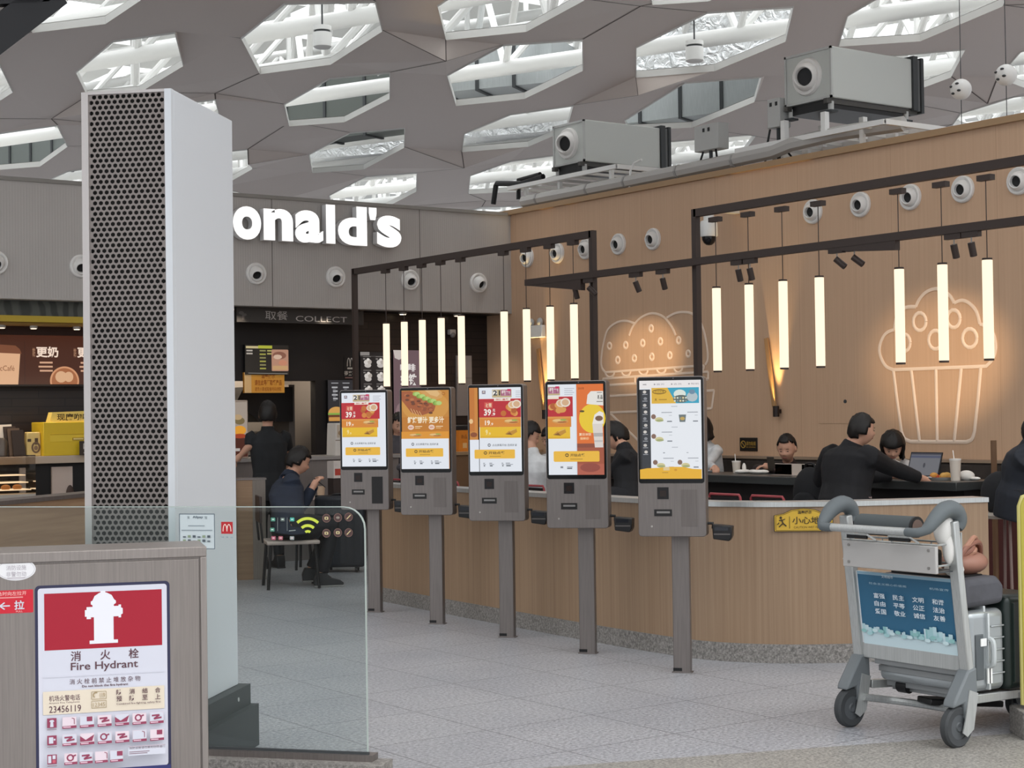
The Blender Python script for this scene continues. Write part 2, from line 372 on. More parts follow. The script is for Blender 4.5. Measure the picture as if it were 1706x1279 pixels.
# low partition towards the cafe, ending in a steel faced pier
m = MB(); P0, P1 = Vector((3.2, 11.35)), Vector((6.95, 14.35)); d_ = (P1 - P0).normalized(); q_ = Vector((-d_.y, d_.x))
m.prism([tuple(P0), tuple(P1), tuple(P1 + q_ * .2), tuple(P0 + q_ * .2)], 0, .94, nmat('walnut_laminate', lambda nt, b, N, L: wood_h(nt, b, N, L)), 2); struct(m.build('wall_left', smooth=0), 'low brown partition in front of the cafe')
m = MB(); m.prism([tuple(P0 - q_ * .015), tuple(P1 - q_ * .015), tuple(P1 + q_ * .215), tuple(P0 + q_ * .215)], .94, .97, STEEL, 2); struct(m.build('trim_3', smooth=0), 'steel cap of the brown partition')
# ------------------------------------------------------------------ honeycomb ceiling
HC = 6.5
HOLES = [
 [(20, -5), (53, 53), (176, 38), (262, -20), (250, -70), (95, -65)],
 [(126, 120), (145, 160), (232, 153), (306, 108), (292, 53), (188, 68)],
 [(22, 152), (-47, 197), (-140, 208), (-165, 160), (-105, 112), (-4, 98)],
 [(96, 208), (113, 243), (67, 276), (-30, 284), (-45, 250), (-5, 222)],
 [(77, 301), (95, 330), (190, 320), (240, 290), (225, 268), (112, 285)],
 [(365, 188), (359, 165), (270, 176), (218, 210), (230, 238), (312, 230)],
 [(421, 280), (413, 248), (330, 256), (282, 290), (292, 322), (365, 312)],
 [(401, 63), (432, 122), (551, 106), (638, 50), (626, 2), (474, 5)],
 [(473, 173), (481, 209), (574, 202), (650, 163), (650, 120), (549, 130)],
 [(514, 257), (520, 287), (606, 281), (674, 244.5), (675, 212.5), (583, 220.5)],
 [(548, 325), (556, 352), (640, 346), (694, 318), (695, 287), (610, 293)],
 [(744, 125), (759, 175), (874, 163), (972, 116), (971, 65), (838, 74)],
 [(773, 222), (769, 252), (880, 243), (945, 215), (956, 175), (850, 190)],
 [(783, 292), (780, 322), (870, 318), (950, 290), (945, 255), (850, 268)],
 [(728, 9), (742, 65), (877, 51), (975, -2), (968, -45), (800, -40)],
 [(1059, 78), (1059, 128), (1190, 117), (1310, 67), (1323, 10), (1178, 20)],
 [(1086, 6), (1180, 0), (1250, -30), (1255, -60), (1150, -62), (1080, -30)],
 [(1040, 200), (1045, 216), (1153, 211), (1258, 168), (1270, 127), (1140, 137)],
 [(1396, 76), (1533, 67), (1672, 8), (1690, -40), (1540, -50), (1411, 25)],
 [(1486, 92), (1609, 81), (1585, 127), (1510, 155), (1420, 160), (1430, 120)],
 [(1700, 85), (1662, 128), (1720, 150), (1800, 120), (1830, 70), (1760, 70)],
 [(1586, 207), (1600, 188), (1690, 160), (1780, 150), (1760, 205), (1680, 232)],
 [(1114, 282), (1116, 235), (1200, 228), (1262, 222), (1225, 272), (1160, 292)],
 [(340, 325), (330, 350), (420, 352), (460, 332), (457, 317), (385, 318)],
 [(-20, 320), (-25, 345), (50, 345), (100, 325), (70, 312), (20, 312)],
]
hw = [[at(x, y, 2, HC) for x, y in h] for h in HOLES]
ctr = [sum(h, Vector((0, 0, 0))) / len(h) for h in hw]; proto = [p - ctr[7] for p in hw[7]]      # the same opening repeated over the rest of the hall
for i in range(-14, 15):
    for j in range(-9, 12):
        c = ctr[7] + Vector((3.1, .3, 0)) * i + Vector((-.65, 3.3, 0)) * j
        if -5.5 < c.x < 34 and 3.6 < c.y < 44 and all(abs(c.x - q.x) > 2.9 or abs(c.y - q.y) > 4.8 for q in ctr[:25]) and all((c - q).length > 2.0 for q in ctr[25:]): ctr.append(c); hw.append([c + p for p in proto])
vin = []; edges = []; polys = []
for h in hw:
    o = len(vin); vin += [Vector((p.x, p.y)) for p in h]; edges += [(o + i, o + (i + 1) % len(h)) for i in range(len(h))]; polys.append([(p.x, p.y) for p in h])
CX0, CX1, CY0, CY1 = -7.0, 36.0, 1.0, 47.0
o = len(vin); vin += [Vector(c) for c in ((CX0, CY0), (CX1, CY0), (CX1, CY1), (CX0, CY1))]; edges += [(o + i, o + (i + 1) % 4) for i in range(4)]
def inside(p, poly):
    c = False; j = len(poly) - 1
    for i in range(len(poly)):
        (xi, yi), (xj, yj) = poly[i], poly[j]
        if (yi > p[1]) != (yj > p[1]) and p[0] < (xj - xi) * (p[1] - yi) / (yj - yi) + xi: c = not c
        j = i
    return c
cens = [sum((Vector(q) for q in pl), Vector((0, 0))) / len(pl) for pl in polys]
tri = delaunay_2d_cdt(cens, [], [], 0, 1e-4)[2]
nodes = []
for t in tri:
    a, b, c = (cens[i] for i in t[:3])
    if max((a - b).length, (b - c).length, (a - c).length) > 8: continue
    p = (a + b + c) / 3
    if any(inside(p, pl) for pl in polys): continue
    nodes.append(p)
no = len(vin); vin += nodes
res = delaunay_2d_cdt(vin, edges, [], 0, 1e-5)
V2, F2, orig = res[0], res[2], res[3]
zed = []
for i, v in enumerate(V2):
    z = HC
    for k in orig[i]:
        if k >= no: z = HC - (.27 if (k - no) % 2 else -.08)
    zed.append(z)
cm = MB(); PANEL = mat('d8cdc6', .6, name='ceiling_panel'); RIM = mat('d9d8d4', .5, name='ceiling_rim')
cm.v = [(v.x, v.y, zed[i]) for i, v in enumerate(V2)]
for f in F2:
    c = sum((V2[i] for i in f), Vector((0, 0))) / len(f)
    if any(inside(c, pl) for pl in polys): continue
    cm.f.append(tuple(f)); cm.fm.append(cm.mi(PANEL))
for h in hw:
    c = sum(h, Vector((0, 0, 0))) / len(h)
    for i in range(len(h)):
        a, b = h[i], h[(i + 1) % len(h)]; a2 = a + (c - a) * .012; b2 = b + (c - b) * .012; u = Vector((0, 0, .08))
        cm.add([a, b, b + u, a + u], [(0, 1, 2, 3)], RIM); cm.add([a, b, b2 - Vector((0, 0, .02)), a2 - Vector((0, 0, .02))], [(0, 1, 2, 3)], RIM)
        cm.add([a2 - Vector((0, 0, .02)), b2 - Vector((0, 0, .02)), b2 + u, a2 + u], [(0, 1, 2, 3)], RIM)
cm.add([(v.x, v.y, HC + .09) for v in V2], [f for f in F2 if not any(inside(sum((V2[i] for i in f), Vector((0, 0))) / len(f), pl) for pl in polys)], RIM)
SEAM = mat('6f6661', .7, name='ceiling_seam'); nh = sum(len(h) for h in hw); ownr = [i for i, h in enumerate(hw) for _ in h]
adj = {}
for f in F2:
    for a in f:
        for b in f:
            if a != b: adj.setdefault(a, set()).add(b)
for i, v in enumerate(V2):
    if not any(k >= no for k in orig[i]): continue
    best = {}
    for j in adj.get(i, ()):
        for k in orig[j]:
            if k < nh:
                d = (V2[j] - v).length
                if d < best.get(ownr[k], (9e9, 0))[0]: best[ownr[k]] = (d, j)
    for d, j in best.values():
        a = Vector((v.x, v.y, zed[i] - .004)); b = Vector((V2[j].x, V2[j].y, zed[j] - .004)); s = Vector((-(b - a).y, (b - a).x, 0)).normalized() * .011
        cm.add([a - s, b - s, b + s, a + s], [(0, 1, 2, 3)], SEAM)
struct(cm.build('ceiling', smooth=0, clean=False), 'folded grey ceiling with elongated hexagonal openings')
# outer roof skin with daylight slots
m = MB(); ROOFM = mat('d2d2d0', .7, name='white_roof_skin')
for k in range(-4, 26):
    y0 = 11 + k * 2.5
    for j in range(-2, 14):
        if (k * 5 + j * 3) % 7 == 0: continue
        x0 = 0 + j * 3.0 + (k % 2) * .9
        m.b2((x0, y0, 9.6), (x0 + 2.55, y0 + 1.75, 9.66), ROOFM)
        m.b2((x0 + .1, y0 + 1.75, 9.6), (x0 + 2.4, y0 + 2.02, 9.66), ROOFM)
struct(m.build('ceiling.001', smooth=0), 'white outer roof skin with daylight slots')
TUBEW = mat('dcdcda', .35, name='white_painted_tube')
ca, cb = at(400, 62, 2, 7.3), at(632, 22, 2, 7.3)
cdv = (cb - ca); cdv.z = 0; cdv.normalize(); cn = Vector((-cdv.y, cdv.x, 0))
if cn.y < 0: cn = -cn
for k in range(-4, 11):
    m = MB(); p = Vector((ca.x, ca.y, 7.3)) + cn * (k * 2.1); a = p - cdv * 16; b = p + cdv * 18
    m.tube([a, b], .13, TUBEW, 12)
    q = p + Vector((0, 0, 1.7)) + cn * 1.05; m.tube([q - cdv * 16, q + cdv * 18], .1, TUBEW, 10)
    for j in range(-7, 9):
        u = p + cdv * (j * 2.1); w = q + cdv * (j * 2.1 + 1.05)
        m.tube([u, w], .06, TUBEW, 8); m.tube([w, u + cdv * 2.1], .06, TUBEW, 8)
        if j % 2 == 0: m.tube([u, u + Vector((0, 0, 2.3))], .05, TUBEW, 6)
        m.tube([u + cn * 2.1, w], .06, TUBEW, 8)
    struct(m.build('trim_%d' % (10 + k + 4)), 'white tubular roof truss above the ceiling openings')
# galvanised ducts and foil wrapped ducts seen through the openings
def duct(name, label, pa, pb, z, w, h, mt, flange=True):
    a = at(*pa, 2, z); b = at(*pb, 2, z); t = thing(name, label, 'duct', (a.x, a.y, z)); d = b - a; m = MB()
    m.bar((0, 0, 0), d, w, h, mt); m.build('duct_run', t)
    if flange:
        m = MB()
        for k in range(1, 4): c = d * (k / 4); u = d.normalized() * .03; m.bar(c - u, c + u, w + .06, h + .06, DGREY)
        m.build('flange', t)
    return t
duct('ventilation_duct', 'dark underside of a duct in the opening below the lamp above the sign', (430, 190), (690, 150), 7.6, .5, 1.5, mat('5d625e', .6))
duct('ventilation_duct', 'galvanised duct in the ceiling opening above the smaller air unit', (700, 132), (940, 108), 7.5, 1.2, .8, GALV)
duct('ventilation_duct', 'long galvanised duct in the opening between the two air units', (1020, 185), (1290, 152), 7.2, .9, .7, GALV)
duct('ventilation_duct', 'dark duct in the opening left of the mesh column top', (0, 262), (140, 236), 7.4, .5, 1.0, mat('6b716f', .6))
duct('insulated_duct', 'foil wrapped duct behind the white cylinder lamp above the timber wall', (1030, 96), (1340, 70), 7.7, 1.3, .8, FOIL, False)
duct('insulated_duct', 'foil wrapped duct in the opening above the last letters of the shop sign', (500, 250), (700, 235), 7.6, 1.0, .6, FOIL, False)
duct('insulated_duct', 'foil wrapped duct in the opening by the black bent pipes', (760, 215), (930, 200), 7.6, 1.0, .6, FOIL, False)

# ================================================================== WALL FIXTURES
RZB = R(-90)          # things on the timber wall face -X
NOZW = mat('e6e4e1', .4)
def nozzle(loc, rz, tilt, yaw, label, group):
    t = thing('air_nozzle', label, 'air vent', loc, rz, group)
    A = Matrix.Rotation(R(90), 4, 'X')          # lathe axis to -Y
    m = MB(); m.lathe([(.062, .004), (.082, .012), (.098, .03), (.112, .034), (.122, .024), (.124, 0.0)], NOZW, 32, A, False); m.build('flange', t)
    B = Matrix.Rotation(yaw, 4, 'Z') @ Matrix.Rotation(R(90) + tilt, 4, 'X')
    m = MB(); m.lathe([(.088, -.01), (.086, .03), (.078, .06), (.064, .082), (.056, .088), (.05, .084), (.048, .04)], NOZW, 28, B, False); m.lathe([(.048, .045), (.0, .04)], BLACK, 28, B, False); m.build('nozzle', t)
    return t
GN = [(5.48, 'cut by the left picture edge'), (6.38, 'half hidden by the mesh column'), (8.42, 'under the first visible letter of the sign'),
      (9.44, 'under the middle of the shop sign'), (10.46, 'behind the cables of the first pendant tubes'), (11.45, 'nearest the corner with the timber wall')]
for x, s in GN: nozzle((x, 16.8, 3.175), 0, R(22), R(-14 if x < 11 else 8), 'round air nozzle on the grey wall, ' + s, 'air nozzles on the grey wall')
BN = [(16.44, 'nearest the corner, behind a lamp cable'), (15.82, 'second from the corner'), (15.27, 'just behind the brown post top'), (14.66, 'first clear of the brown posts'),
      (14.05, 'above the top of the burger drawing'), (11.6, 'under the rail above two tall lamp tubes'), (10.97, 'between two lamp cables under the rail'), (10.35, 'behind the lamp cable beside the cupcake drawing'), (9.74, 'above the cupcake drawing'), (9.13, 'cut by the right picture edge')]
for y, s in BN: nozzle((11.95, y, 3.48 if y > 14 else 3.52), RZB, R(8), R(9), 'round air nozzle on the timber wall, ' + s, 'air nozzles on the timber wall')
# ------------------------------------------------------------------ lit shop sign
LIT = mat('fffdfa', .4, 0, 1.25, name='lit_sign_face')
sg = thing('illuminated_sign', 'white lit block letters of the shop sign on grey cladding, partly behind the mesh column', 'sign', (8.0, 16.8, 3.545))
SIDE = mat('e9e9ea', .5, name='sign_return')
def letter(ch, x0, x1, z0, z1):
    vs, fs, (a, b, c, d) = glyphs(ch, .045, .05, 6)
    sx = (x1 - x0) / (b - a); sz = (z1 - z0) / (d - c)
    m = MB(); m.add([(x0 - 8.0 + (v[0] - a) * sx, -.07 - v[2] * 1.0, z0 - 3.545 + (v[1] - c) * sz) for v in vs], fs, LIT); zf = max(v[2] for v in vs)
    m.fm = [0 if all(vs[i][2] > zf - 1e-4 for i in f) else m.mi(SIDE) for f in m.f]; m.build('letter', sg, smooth=0)
for ch, x0, x1, z0, z1 in [('M', 6.78, 7.26, 3.545, 3.99), ('c', 7.30, 7.61, 3.54, 3.91), ('D', 7.65, 8.05, 3.545, 3.99), ('o', 8.086, 8.433, 3.539, 3.912), ('n', 8.464, 8.834, 3.547, 3.907), ('a', 8.86, 9.222, 3.541, 3.912),
        ('l', 9.261, 9.38, 3.547, 3.996), ('d', 9.417, 9.804, 3.541, 3.996), ("'", 9.832, 9.936, 3.85, 3.996), ('s', 9.94, 10.273, 3.539, 3.915)]: letter(ch, x0, x1, z0, z1)
# ------------------------------------------------------------------ brown light frames
def frame(label, ya, yb, zt, posts, foot=False):
    t = thing('lamp_gantry', label, 'light frame', (7.1, ya, .985))
    m = MB(); m.bar((0, 0, zt - .985), (0, yb - ya, zt - .985), .04, .05, RAILM); m.build('top_rail', t)
    for y in posts:
        m = MB(); m.b2((-.02, y - ya - .02, 0), (.02, y - ya + .02, zt - .985 + .025), RAILM); m.b2((-.05, y - ya - .05, 0), (.05, y - ya + .05, .012), RAILM); m.build('post', t)
    if foot: m = MB(); m.b2((-.02, -.55, 0), (.02, .0, .04), RAILM); m.build('foot_bar', t)
    return t
frame('dark brown metal lamp frame over the kiosks, its posts by the two farther lamp rows', 12.3, 9.0, 2.79, [12.3, 9.0], True)
frame('dark brown metal lamp frame whose post stands behind the kiosk with the menu screen', 7.93, 3.6, 2.82, [7.93, 3.9])
t = thing('track_rail', 'dark brown track rail carrying small spotlights across both lamp frames', 'track rail', (7.04, 9.7, 2.5))
m = MB(); m.bar((0, 0, 0), (0, -6.4, 0), .045, .045, RAILM); m.build('rail', t)
m = MB(); m.prism([(0, .02), (-.66, -.015), (-.66, -.1), (0, -.02)], -.02, .02, RAILM, 0); m.build('bracket', t)
m = MB(); m.prism([(-2.9, -.02), (-3.5, -.02), (-3.5, -.075), (-3.2, -.055)], -.02, .02, RAILM, 0); m.build('bracket', t)
# pendant tubes
LAMP = mat('ffe9cb', .4, 0, 1.32, name='warm_lamp_tube')
LX = 7.1
lt = thing('pendant_lamp', 'x', 'pendant lamp', (LX, 0, 0)); 
m = MB(); m.b2((-.02, -.045, -.03), (.02, .045, 0), RAILM); m.build('canopy', lt)
m = MB(); m.cyl((0, 0, -.03), (0, 0, -.44), .0028, RAILM, 6); m.build('cable', lt)
m = MB(); m.lathe([(.0, -.975), (.024, -.975), (.0275, -.97), (.0275, -.452), (.024, -.448), (0, -.448)], LAMP, 20); m.build('glowing_tube', lt)
m = MB(); m.cyl((0, 0, -.44), (0, 0, -.454), .0265, RAILM, 20); m.build('end_cap', lt)
m = MB(); m.cyl((0, 0, -.982), (0, 0, -.97), .0265, RAILM, 20); m.build('end_cap', lt)
ORD = ['first', 'second', 'third', 'fourth', 'fifth', 'sixth', 'seventh', 'eighth', 'ninth']
LY = [11.785, 11.5, 11.225, 10.945, 10.66, 10.08, 9.795, 9.505, 9.225]
for i, y in enumerate(LY):
    lab = ('slim warm lamp tube, %s of the five in front of the dark shop wall' % ORD[i]) if i < 5 else ('slim warm lamp tube, %s of the four over the third and fourth kiosks' % ORD[i - 5])
    g = 'lamp tubes on the farther frame'
    if i == 0: lt.location = (LX, y, 2.765); lt['label'] = lab; lt['group'] = g
    else: dup(lt, (LX, y, 2.765), None, lab, g)
for i, y in enumerate([7.745, 7.45, 7.155, 6.855, 6.245, 5.94, 5.64]):
    lab = ('slim warm lamp tube, %s of the four right of the brown post on plain wall' % ORD[i]) if i < 4 else ('slim warm lamp tube, %s of the three in front of the cupcake drawing' % ORD[i - 4])
    dup(lt, (LX, y, 2.775), None, lab, 'lamp tubes on the nearer frame')
# spotlights on the track
def spot(px, label, aim, adapt=True):
    p = at(px, 470 - (px - 890) * .1225, 0, 7.04); y = p.y
    t = thing('spotlight', label, 'spotlight', (7.04, y, 2.4775), 0, 'track spotlights on the brown rail')
    m = MB(); m.b2((-.016, -.055, -.03), (.016, .055, 0), RAILM); m.build('adapter', t)
    m = MB(); m.cyl((0, 0, -.03), (0, 0, -.065), .004, mat('8a8580', .4), 6); m.build('arm', t)
    d = Vector(aim).normalized(); c = Vector((0, 0, -.07)); m = MB(); M = Vector((0, 0, -1)).rotation_difference(d).to_matrix().to_4x4(); M.translation = c
    m.lathe([(0, .012), (.019, .012), (.019, -.062), (.015, -.064), (.013, -.05), (0, -.05)], RAILM, 16, M @ Matrix.Scale(1, 4)); m.build('lamp_head', t)
    return t, Vector((7.04, y, 2.4)) + d * .06
for i, (px, s, aim) in enumerate([(958, 'tucked against the brown post', (.3, 0, -1)), (982, 'tilted, half behind the brown post', (.5, -.6, -.8)), (1059, 'above the left of the burger drawing', (.4, -.15, -1)), (1104, 'above the middle of the burger drawing', (.35, .05, -1)),
        (1230, 'first right of the brown post with the camera', (.3, .03, -1)), (1249, 'touching the second lamp cable', (.3, 0, -1)), (1394, 'tilted, first beyond the fourth lamp tube', (.5, -.75, -.8)), (1423, 'tilted, second beyond the fourth lamp tube', (.5, -.8, -.75)), (1589, 'between two lamp tubes over the cupcake', (.3, 0, -1)), (1618, 'beside the last lamp tube over the cupcake', (.3, .02, -1))]):
    spot(px, 'small brown cylinder spotlight ' + s, aim)
def spotbeam(name, frm, to, energy, size, blend=.9):
    ld = bpy.data.lights.new(name, 'SPOT'); lo = bpy.data.objects.new(name, ld); COL.objects.link(lo); lo.location = frm
    ld.energy = energy; ld.color = (1, .72, .42); ld.spot_size = size; ld.spot_blend = blend; ld.shadow_soft_size = .03
    lo.rotation_euler = (Vector(to) - Vector(frm)).to_track_quat('-Z', 'Y').to_euler()
def wp(px, py, x=11.95): return at(px, py, 0, x)
spotbeam('burger_beam', (7.2, wp(1059, 478, 7.1).y, 2.36), wp(1078, 592), 2600, R(8))
spotbeam('cupcake_beam', (7.2, wp(1589, 412, 7.1).y, 2.36), wp(1570, 600), 1300, R(14))
# dome security camera
p = at(1179, 372, 0, 11.9)
p = at(1181, 383, 0, 11.55); t = thing('dome_camera', 'white dome security camera hanging beside the brown post', 'security camera', (p.x, p.y, p.z))
m = MB(); m.lathe([(0, .16), (.055, .16), (.055, .1), (.085, .09), (.09, .06), (.092, -.06), (.085, -.07), (0, -.07)], WHITE, 28); m.build('housing', t)
m = MB(); m.lathe([(.075, -.07), (.072, -.1), (.055, -.135), (.03, -.155), (0, -.16)], mat('1a1a1d', .1), 24); m.build('lens_dome', t)
m = MB(); m.b2((-.03, -.03, .16), (.03, .03, .2), OFFW); m.b2((-.03, -.04, .19), (.4, .04, .235), OFFW); m.build('mount_arm', t)
p = at(897, 553, 0, 11.95); t = thing('emergency_light', 'white twin head emergency light box behind the lamp tubes', 'emergency light', (11.95, p.y, p.z), RZB)
m = MB(); m.b2((-.15, -.06, -.07), (.15, 0, .08), WHITE); m.build('body', t, .008)
for s in (-1, 1):
    m = MB(); m.ball((s * .09, -.04, .12), (.045, .035, .05), LGREY, 14, 8); m.build('lamp_head', t)
# slanted wall lights
def sconce(px, py, label, top):
    p = at(px, py, 0, 11.95); t = thing('wall_light', label, 'wall light', (11.95, p.y, p.z), RZB)
    m = MB(); m.cyl((0, -.06, -.055), (0, -.06, .055), .032, mat('241611', .4), 18); m.b2((-.015, -.05, -.02), (.015, 0, .02), mat('241611', .4)); m.build('lamp_body', t)
    m = MB(); m.bar((-.035, -.05, .05), (-.155, -.03, top), .05, .02, mat('a98258', .5), (0, 1, 0)); m.build('fin', t)
    ld = bpy.data.lights.new('uplight', 'SPOT'); lo = bpy.data.objects.new('uplight', ld); COL.objects.link(lo); lo.location = (11.87, p.y, p.z + .065); lo.rotation_euler = (PI - R(3), R(6) * 0, 0)
    ld.energy = 110; ld.color = (1, .7, .3); ld.spot_size = R(40); ld.spot_blend = .7; ld.shadow_soft_size = .02
    return t
sconce(1300, 685, 'slim wall uplight with a slanted wood fin left of the last lamp of four', .75)
sconce(914, 690, 'slim wall uplight with slanted wood fin rising between the third and fourth kiosks', .8)
p = at(1248, 740, 0, 11.95); t = thing('wall_sign', 'small black notice plate on the timber wall above the bench', 'sign', (11.95, p.y, p.z), RZB)
m = MB(); m.b2((-.13, -.012, -.07), (.13, 0, .07), mat('1a1512', .5)); m.build('plate', t, .004)
a = Art(y0=-.0125); a.ring(-.075, 0, .035, mat('c9a24a', .5), .008); a.line([(-.1, .025), (-.05, -.025)], .007, mat('c9a24a', .5)); a.text('请勿吸烟', -.03, -.012, .11, .03, mat('c9a24a', .5)); a.text('NO SMOKING', -.03, -.035, .11, -.022, mat('c9a24a', .5)); a.build('print', t, smooth=0)
# ------------------------------------------------------------------ line drawings on the timber wall
MUR = mat('ecd6c2', .6, name='pale_relief_line')
def mural(name, label, strokes, w):
    allp = [wp(x, y) for st in strokes for x, y in st]; c = sum(allp, Vector((0, 0, 0))) / len(allp)
    m = MB()
    for st in strokes:
        pts = [wp(x, y) for x, y in st]
        pts = [Vector((-.004, q.y - c.y, q.z - c.z)) for q in pts]
        m2 = len(m.v); m.tube(pts, w / 2, MUR, 6)
        for i in range(m2, len(m.v)):
            v = m.v[i]; m.v[i] = (-.004 + (v[0] + .004) * .35, v[1], v[2])
    o = m.build(name, loc=(11.95, c.y, c.z)); tag(o, label, 'wall drawing'); return o
z7 = lambda L: [(820 + x / 3.707, 320 + y / 3.707) for x, y in L]
z8_ = lambda L: [(1250 + x / 3.708, 320 + y / 3.708) for x, y in L]
z6b = lambda L: [(860 + x / 5.018, 640 + y / 5.018) for x, y in L]
z6c = lambda L: [(1180 + x / 3.243, 660 + y / 3.243) for x, y in L]
sm = lambda L: smoothline(L, 4)
def ringpx(cx, cy, rx, ry, n=14): return [(cx + rx * math.cos(2 * PI * i / n), cy + ry * math.sin(2 * PI * i / n)) for i in range(n + 1)]
B = [z7(sm([(700, 1112), (680, 1085), (675, 1030), (690, 930), (715, 850), (770, 805), (830, 795), (880, 810)])), z7(sm([(848, 885), (870, 830), (920, 775), (990, 748), (1060, 770), (1110, 830), (1135, 885)])),
     z7(sm([(1080, 775), (1130, 748), (1185, 740), (1235, 750), (1280, 790), (1310, 860), (1330, 960), (1333, 1030), (1318, 1065)])), z7([(700, 1112), (1310, 1070)]), z7([(685, 1152), (1335, 1108)]), z7([(685, 1152), (690, 1182), (720, 1192), (1335, 1155)]), z7([(1335, 1108), (1335, 1155)]), z7([(883, 1140), (883, 1180)]),
     [(1008, 660), (1190, 650)], [(1016, 687), (1186, 680)], [(1016, 687), (1066, 736), (1120, 790)], [(1008, 660), (1016, 687)], [(1186, 680), (1190, 650)]]
for cx, cy, r in [(728, 1108, 28), (828, 1101, 28), (935, 1094, 28), (1045, 1086, 28), (1150, 1079, 26), (1293, 1070, 16)]: B.append(z7([(cx + r * math.cos(PI * i / 8), cy + 35 * math.sin(PI * i / 8)) for i in range(9)]))
for cx, cy in [(726, 950), (826, 945), (931, 932), (1040, 922), (1153, 915), (983, 842), (777, 1037), (879, 1026), (987, 1017), (1098, 1008), (1212, 998), (1278, 905)]: B.append(z7(ringpx(cx, cy, 12, 19)))
mural('wall_drawing', 'pale outline drawing of a burger with seeds on the timber wall', B, .03)
K = [z8_(sm([(885, 1097), (840, 1075), (808, 1020), (800, 960), (820, 900), (850, 865), (890, 850)])), z8_(sm([(890, 850), (900, 790), (920, 745), (965, 712), (1025, 708)])), z8_(sm([(1025, 708), (1045, 665), (1085, 620), (1140, 597), (1190, 605), (1235, 640), (1262, 685)])),
     z8_(sm([(1262, 685), (1310, 668), (1360, 690), (1400, 740), (1420, 815)])), z8_(sm([(1420, 815), (1470, 830), (1505, 880), (1518, 960), (1500, 1030), (1460, 1075)])), z8_([(880, 1097), (1462, 1075)]),
     z8_([(885, 1095), (905, 1260)]) + z6c(sm([(1045, 190), (1062, 228), (1095, 245)])) + z6c([(1395, 247)]) + z6c(sm([(1395, 247), (1425, 232), (1440, 190)])) + z6c([(1460, 0)]) + z8_([(1425, 1080)]),
     z8_([(995, 1092)]) + z6c([(1143, 243)]), z8_([(1148, 1088)]) + z6c([(1238, 243)]), z8_([(1305, 1083)]) + z6c([(1330, 245)])]
for cx, cy, rx, ry in [(1048, 800, 40, 55), (1258, 782, 40, 55), (1145, 912, 42, 58), (1357, 902, 45, 58), (955, 930, 35, 52)]: K.append(z8_(ringpx(cx, cy, rx, ry)))
mural('wall_drawing', 'pale outline drawing of a cupcake on the timber wall behind the lamp tubes', K, .036)
p = at(1363, 640, 0, 11.95); q = at(1425, 705, 0, 11.95); t = thing('access_panel', 'flush timber access panel with a dark lock between the wall light and the cupcake', 'access panel', (11.95, q.y, q.z), RZB); w_ = p.y - q.y; h_ = p.z - q.z
m = MB(); m.b2((-w_, -.004, 0), (0, 0, h_), TIMBERS); m.build('panel', t, .0015); m = MB(); m.cyl((-.12, -.012, h_ * .55), (-.12, -.003, h_ * .55), .018, DGREY, 12); m.build('lock', t)
# ------------------------------------------------------------------ air units on the wall top
def ahu(label, y0, y1, z0, z1, zp, yp0, yp1, depth=1.18):
    t = thing('air_handling_unit', label, 'air unit', (12.1, (y0 + y1) / 2, z0)); w = y1 - y0; h = z1 - z0
    m = MB(); m.b2((0, -w / 2, 0), (depth, w / 2, h), mat('c3c6c2', .45, .15)); m.build('casing', t, .012)
    m = MB()
    for s in (-1, 1): m.b2((-.012, s * (w / 2 - .012) - .012, 0), (.004, s * (w / 2 - .012) + .012, h), LGREY)
    m.b2((-.012, -w / 2, h - .024), (.004, w / 2, h), LGREY); m.b2((-.012, -w / 2, 0), (.004, w / 2, .024), LGREY); m.build('corner_profile', t)
    m = MB(); m.b2((depth, -w / 2 - .02, -.02), (depth + .07, w / 2 + .02, h + .03), DGREY); m.b2((depth + .07, -w / 2, -.02), (depth + .12, w / 2, h), GREY); m.b2((depth + .12, -w / 2 - .02, -.04), (depth + .16, w / 2 + .02, h + .02), DGREY); m.build('filter_frame', t)
    A_ = Matrix.Translation((0, 0, h * .5)) @ Matrix.Rotation(R(-90), 4, 'Y')
    m = MB(); m.lathe([(.1, .0), (.12, .018), (.155, .04), (.18, .04), (.19, .02), (.19, 0)], NOZW, 32, A_, False); m.build('flange', t)
    Bm = Matrix.Translation((0, 0, h * .5)) @ Matrix.Rotation(R(22), 4, 'Z') @ Matrix.Rotation(R(-98), 4, 'Y')
    m = MB(); m.lathe([(.15, -.02), (.148, .04), (.135, .09), (.115, .13), (.1, .14), (.092, .13), (.09, .06)], NOZW, 28, Bm, False); m.lathe([(.09, .07), (0, .06)], BLACK, 28, Bm, False); m.build('nozzle', t)
    m = MB()
    for yy in (-w / 2 + .05, w / 2 - .05):
        m.bar((-.05, yy, -.03), (depth + .1, yy, -.03), .05, .05, mat('4a4845', .5))
        for xx in (.03, depth - .05): m.cyl((xx, yy, -.12), (xx, yy, -.03), .03, LGREY, 12); m.b2((xx - .05, yy - .05, -.14), (xx + .05, yy + .05, -.12), DGREY)
    m.b2((.02, -w / 2 + .04, -.1), (depth - .1, w / 2 - .04, -.005), BLACK); m.build('base_frame', t)
    return t
ahu('larger looking galvanised air unit with round nozzle at the right on the timber wall top', 11.46, 12.11, 4.655, 5.17, 4.28, 10.7, 12.7)
ahu('smaller looking galvanised air unit with round nozzle at the corner end of the wall top', 15.46, 16.08, 4.555, 5.055, 4.43, 14.8, 17)
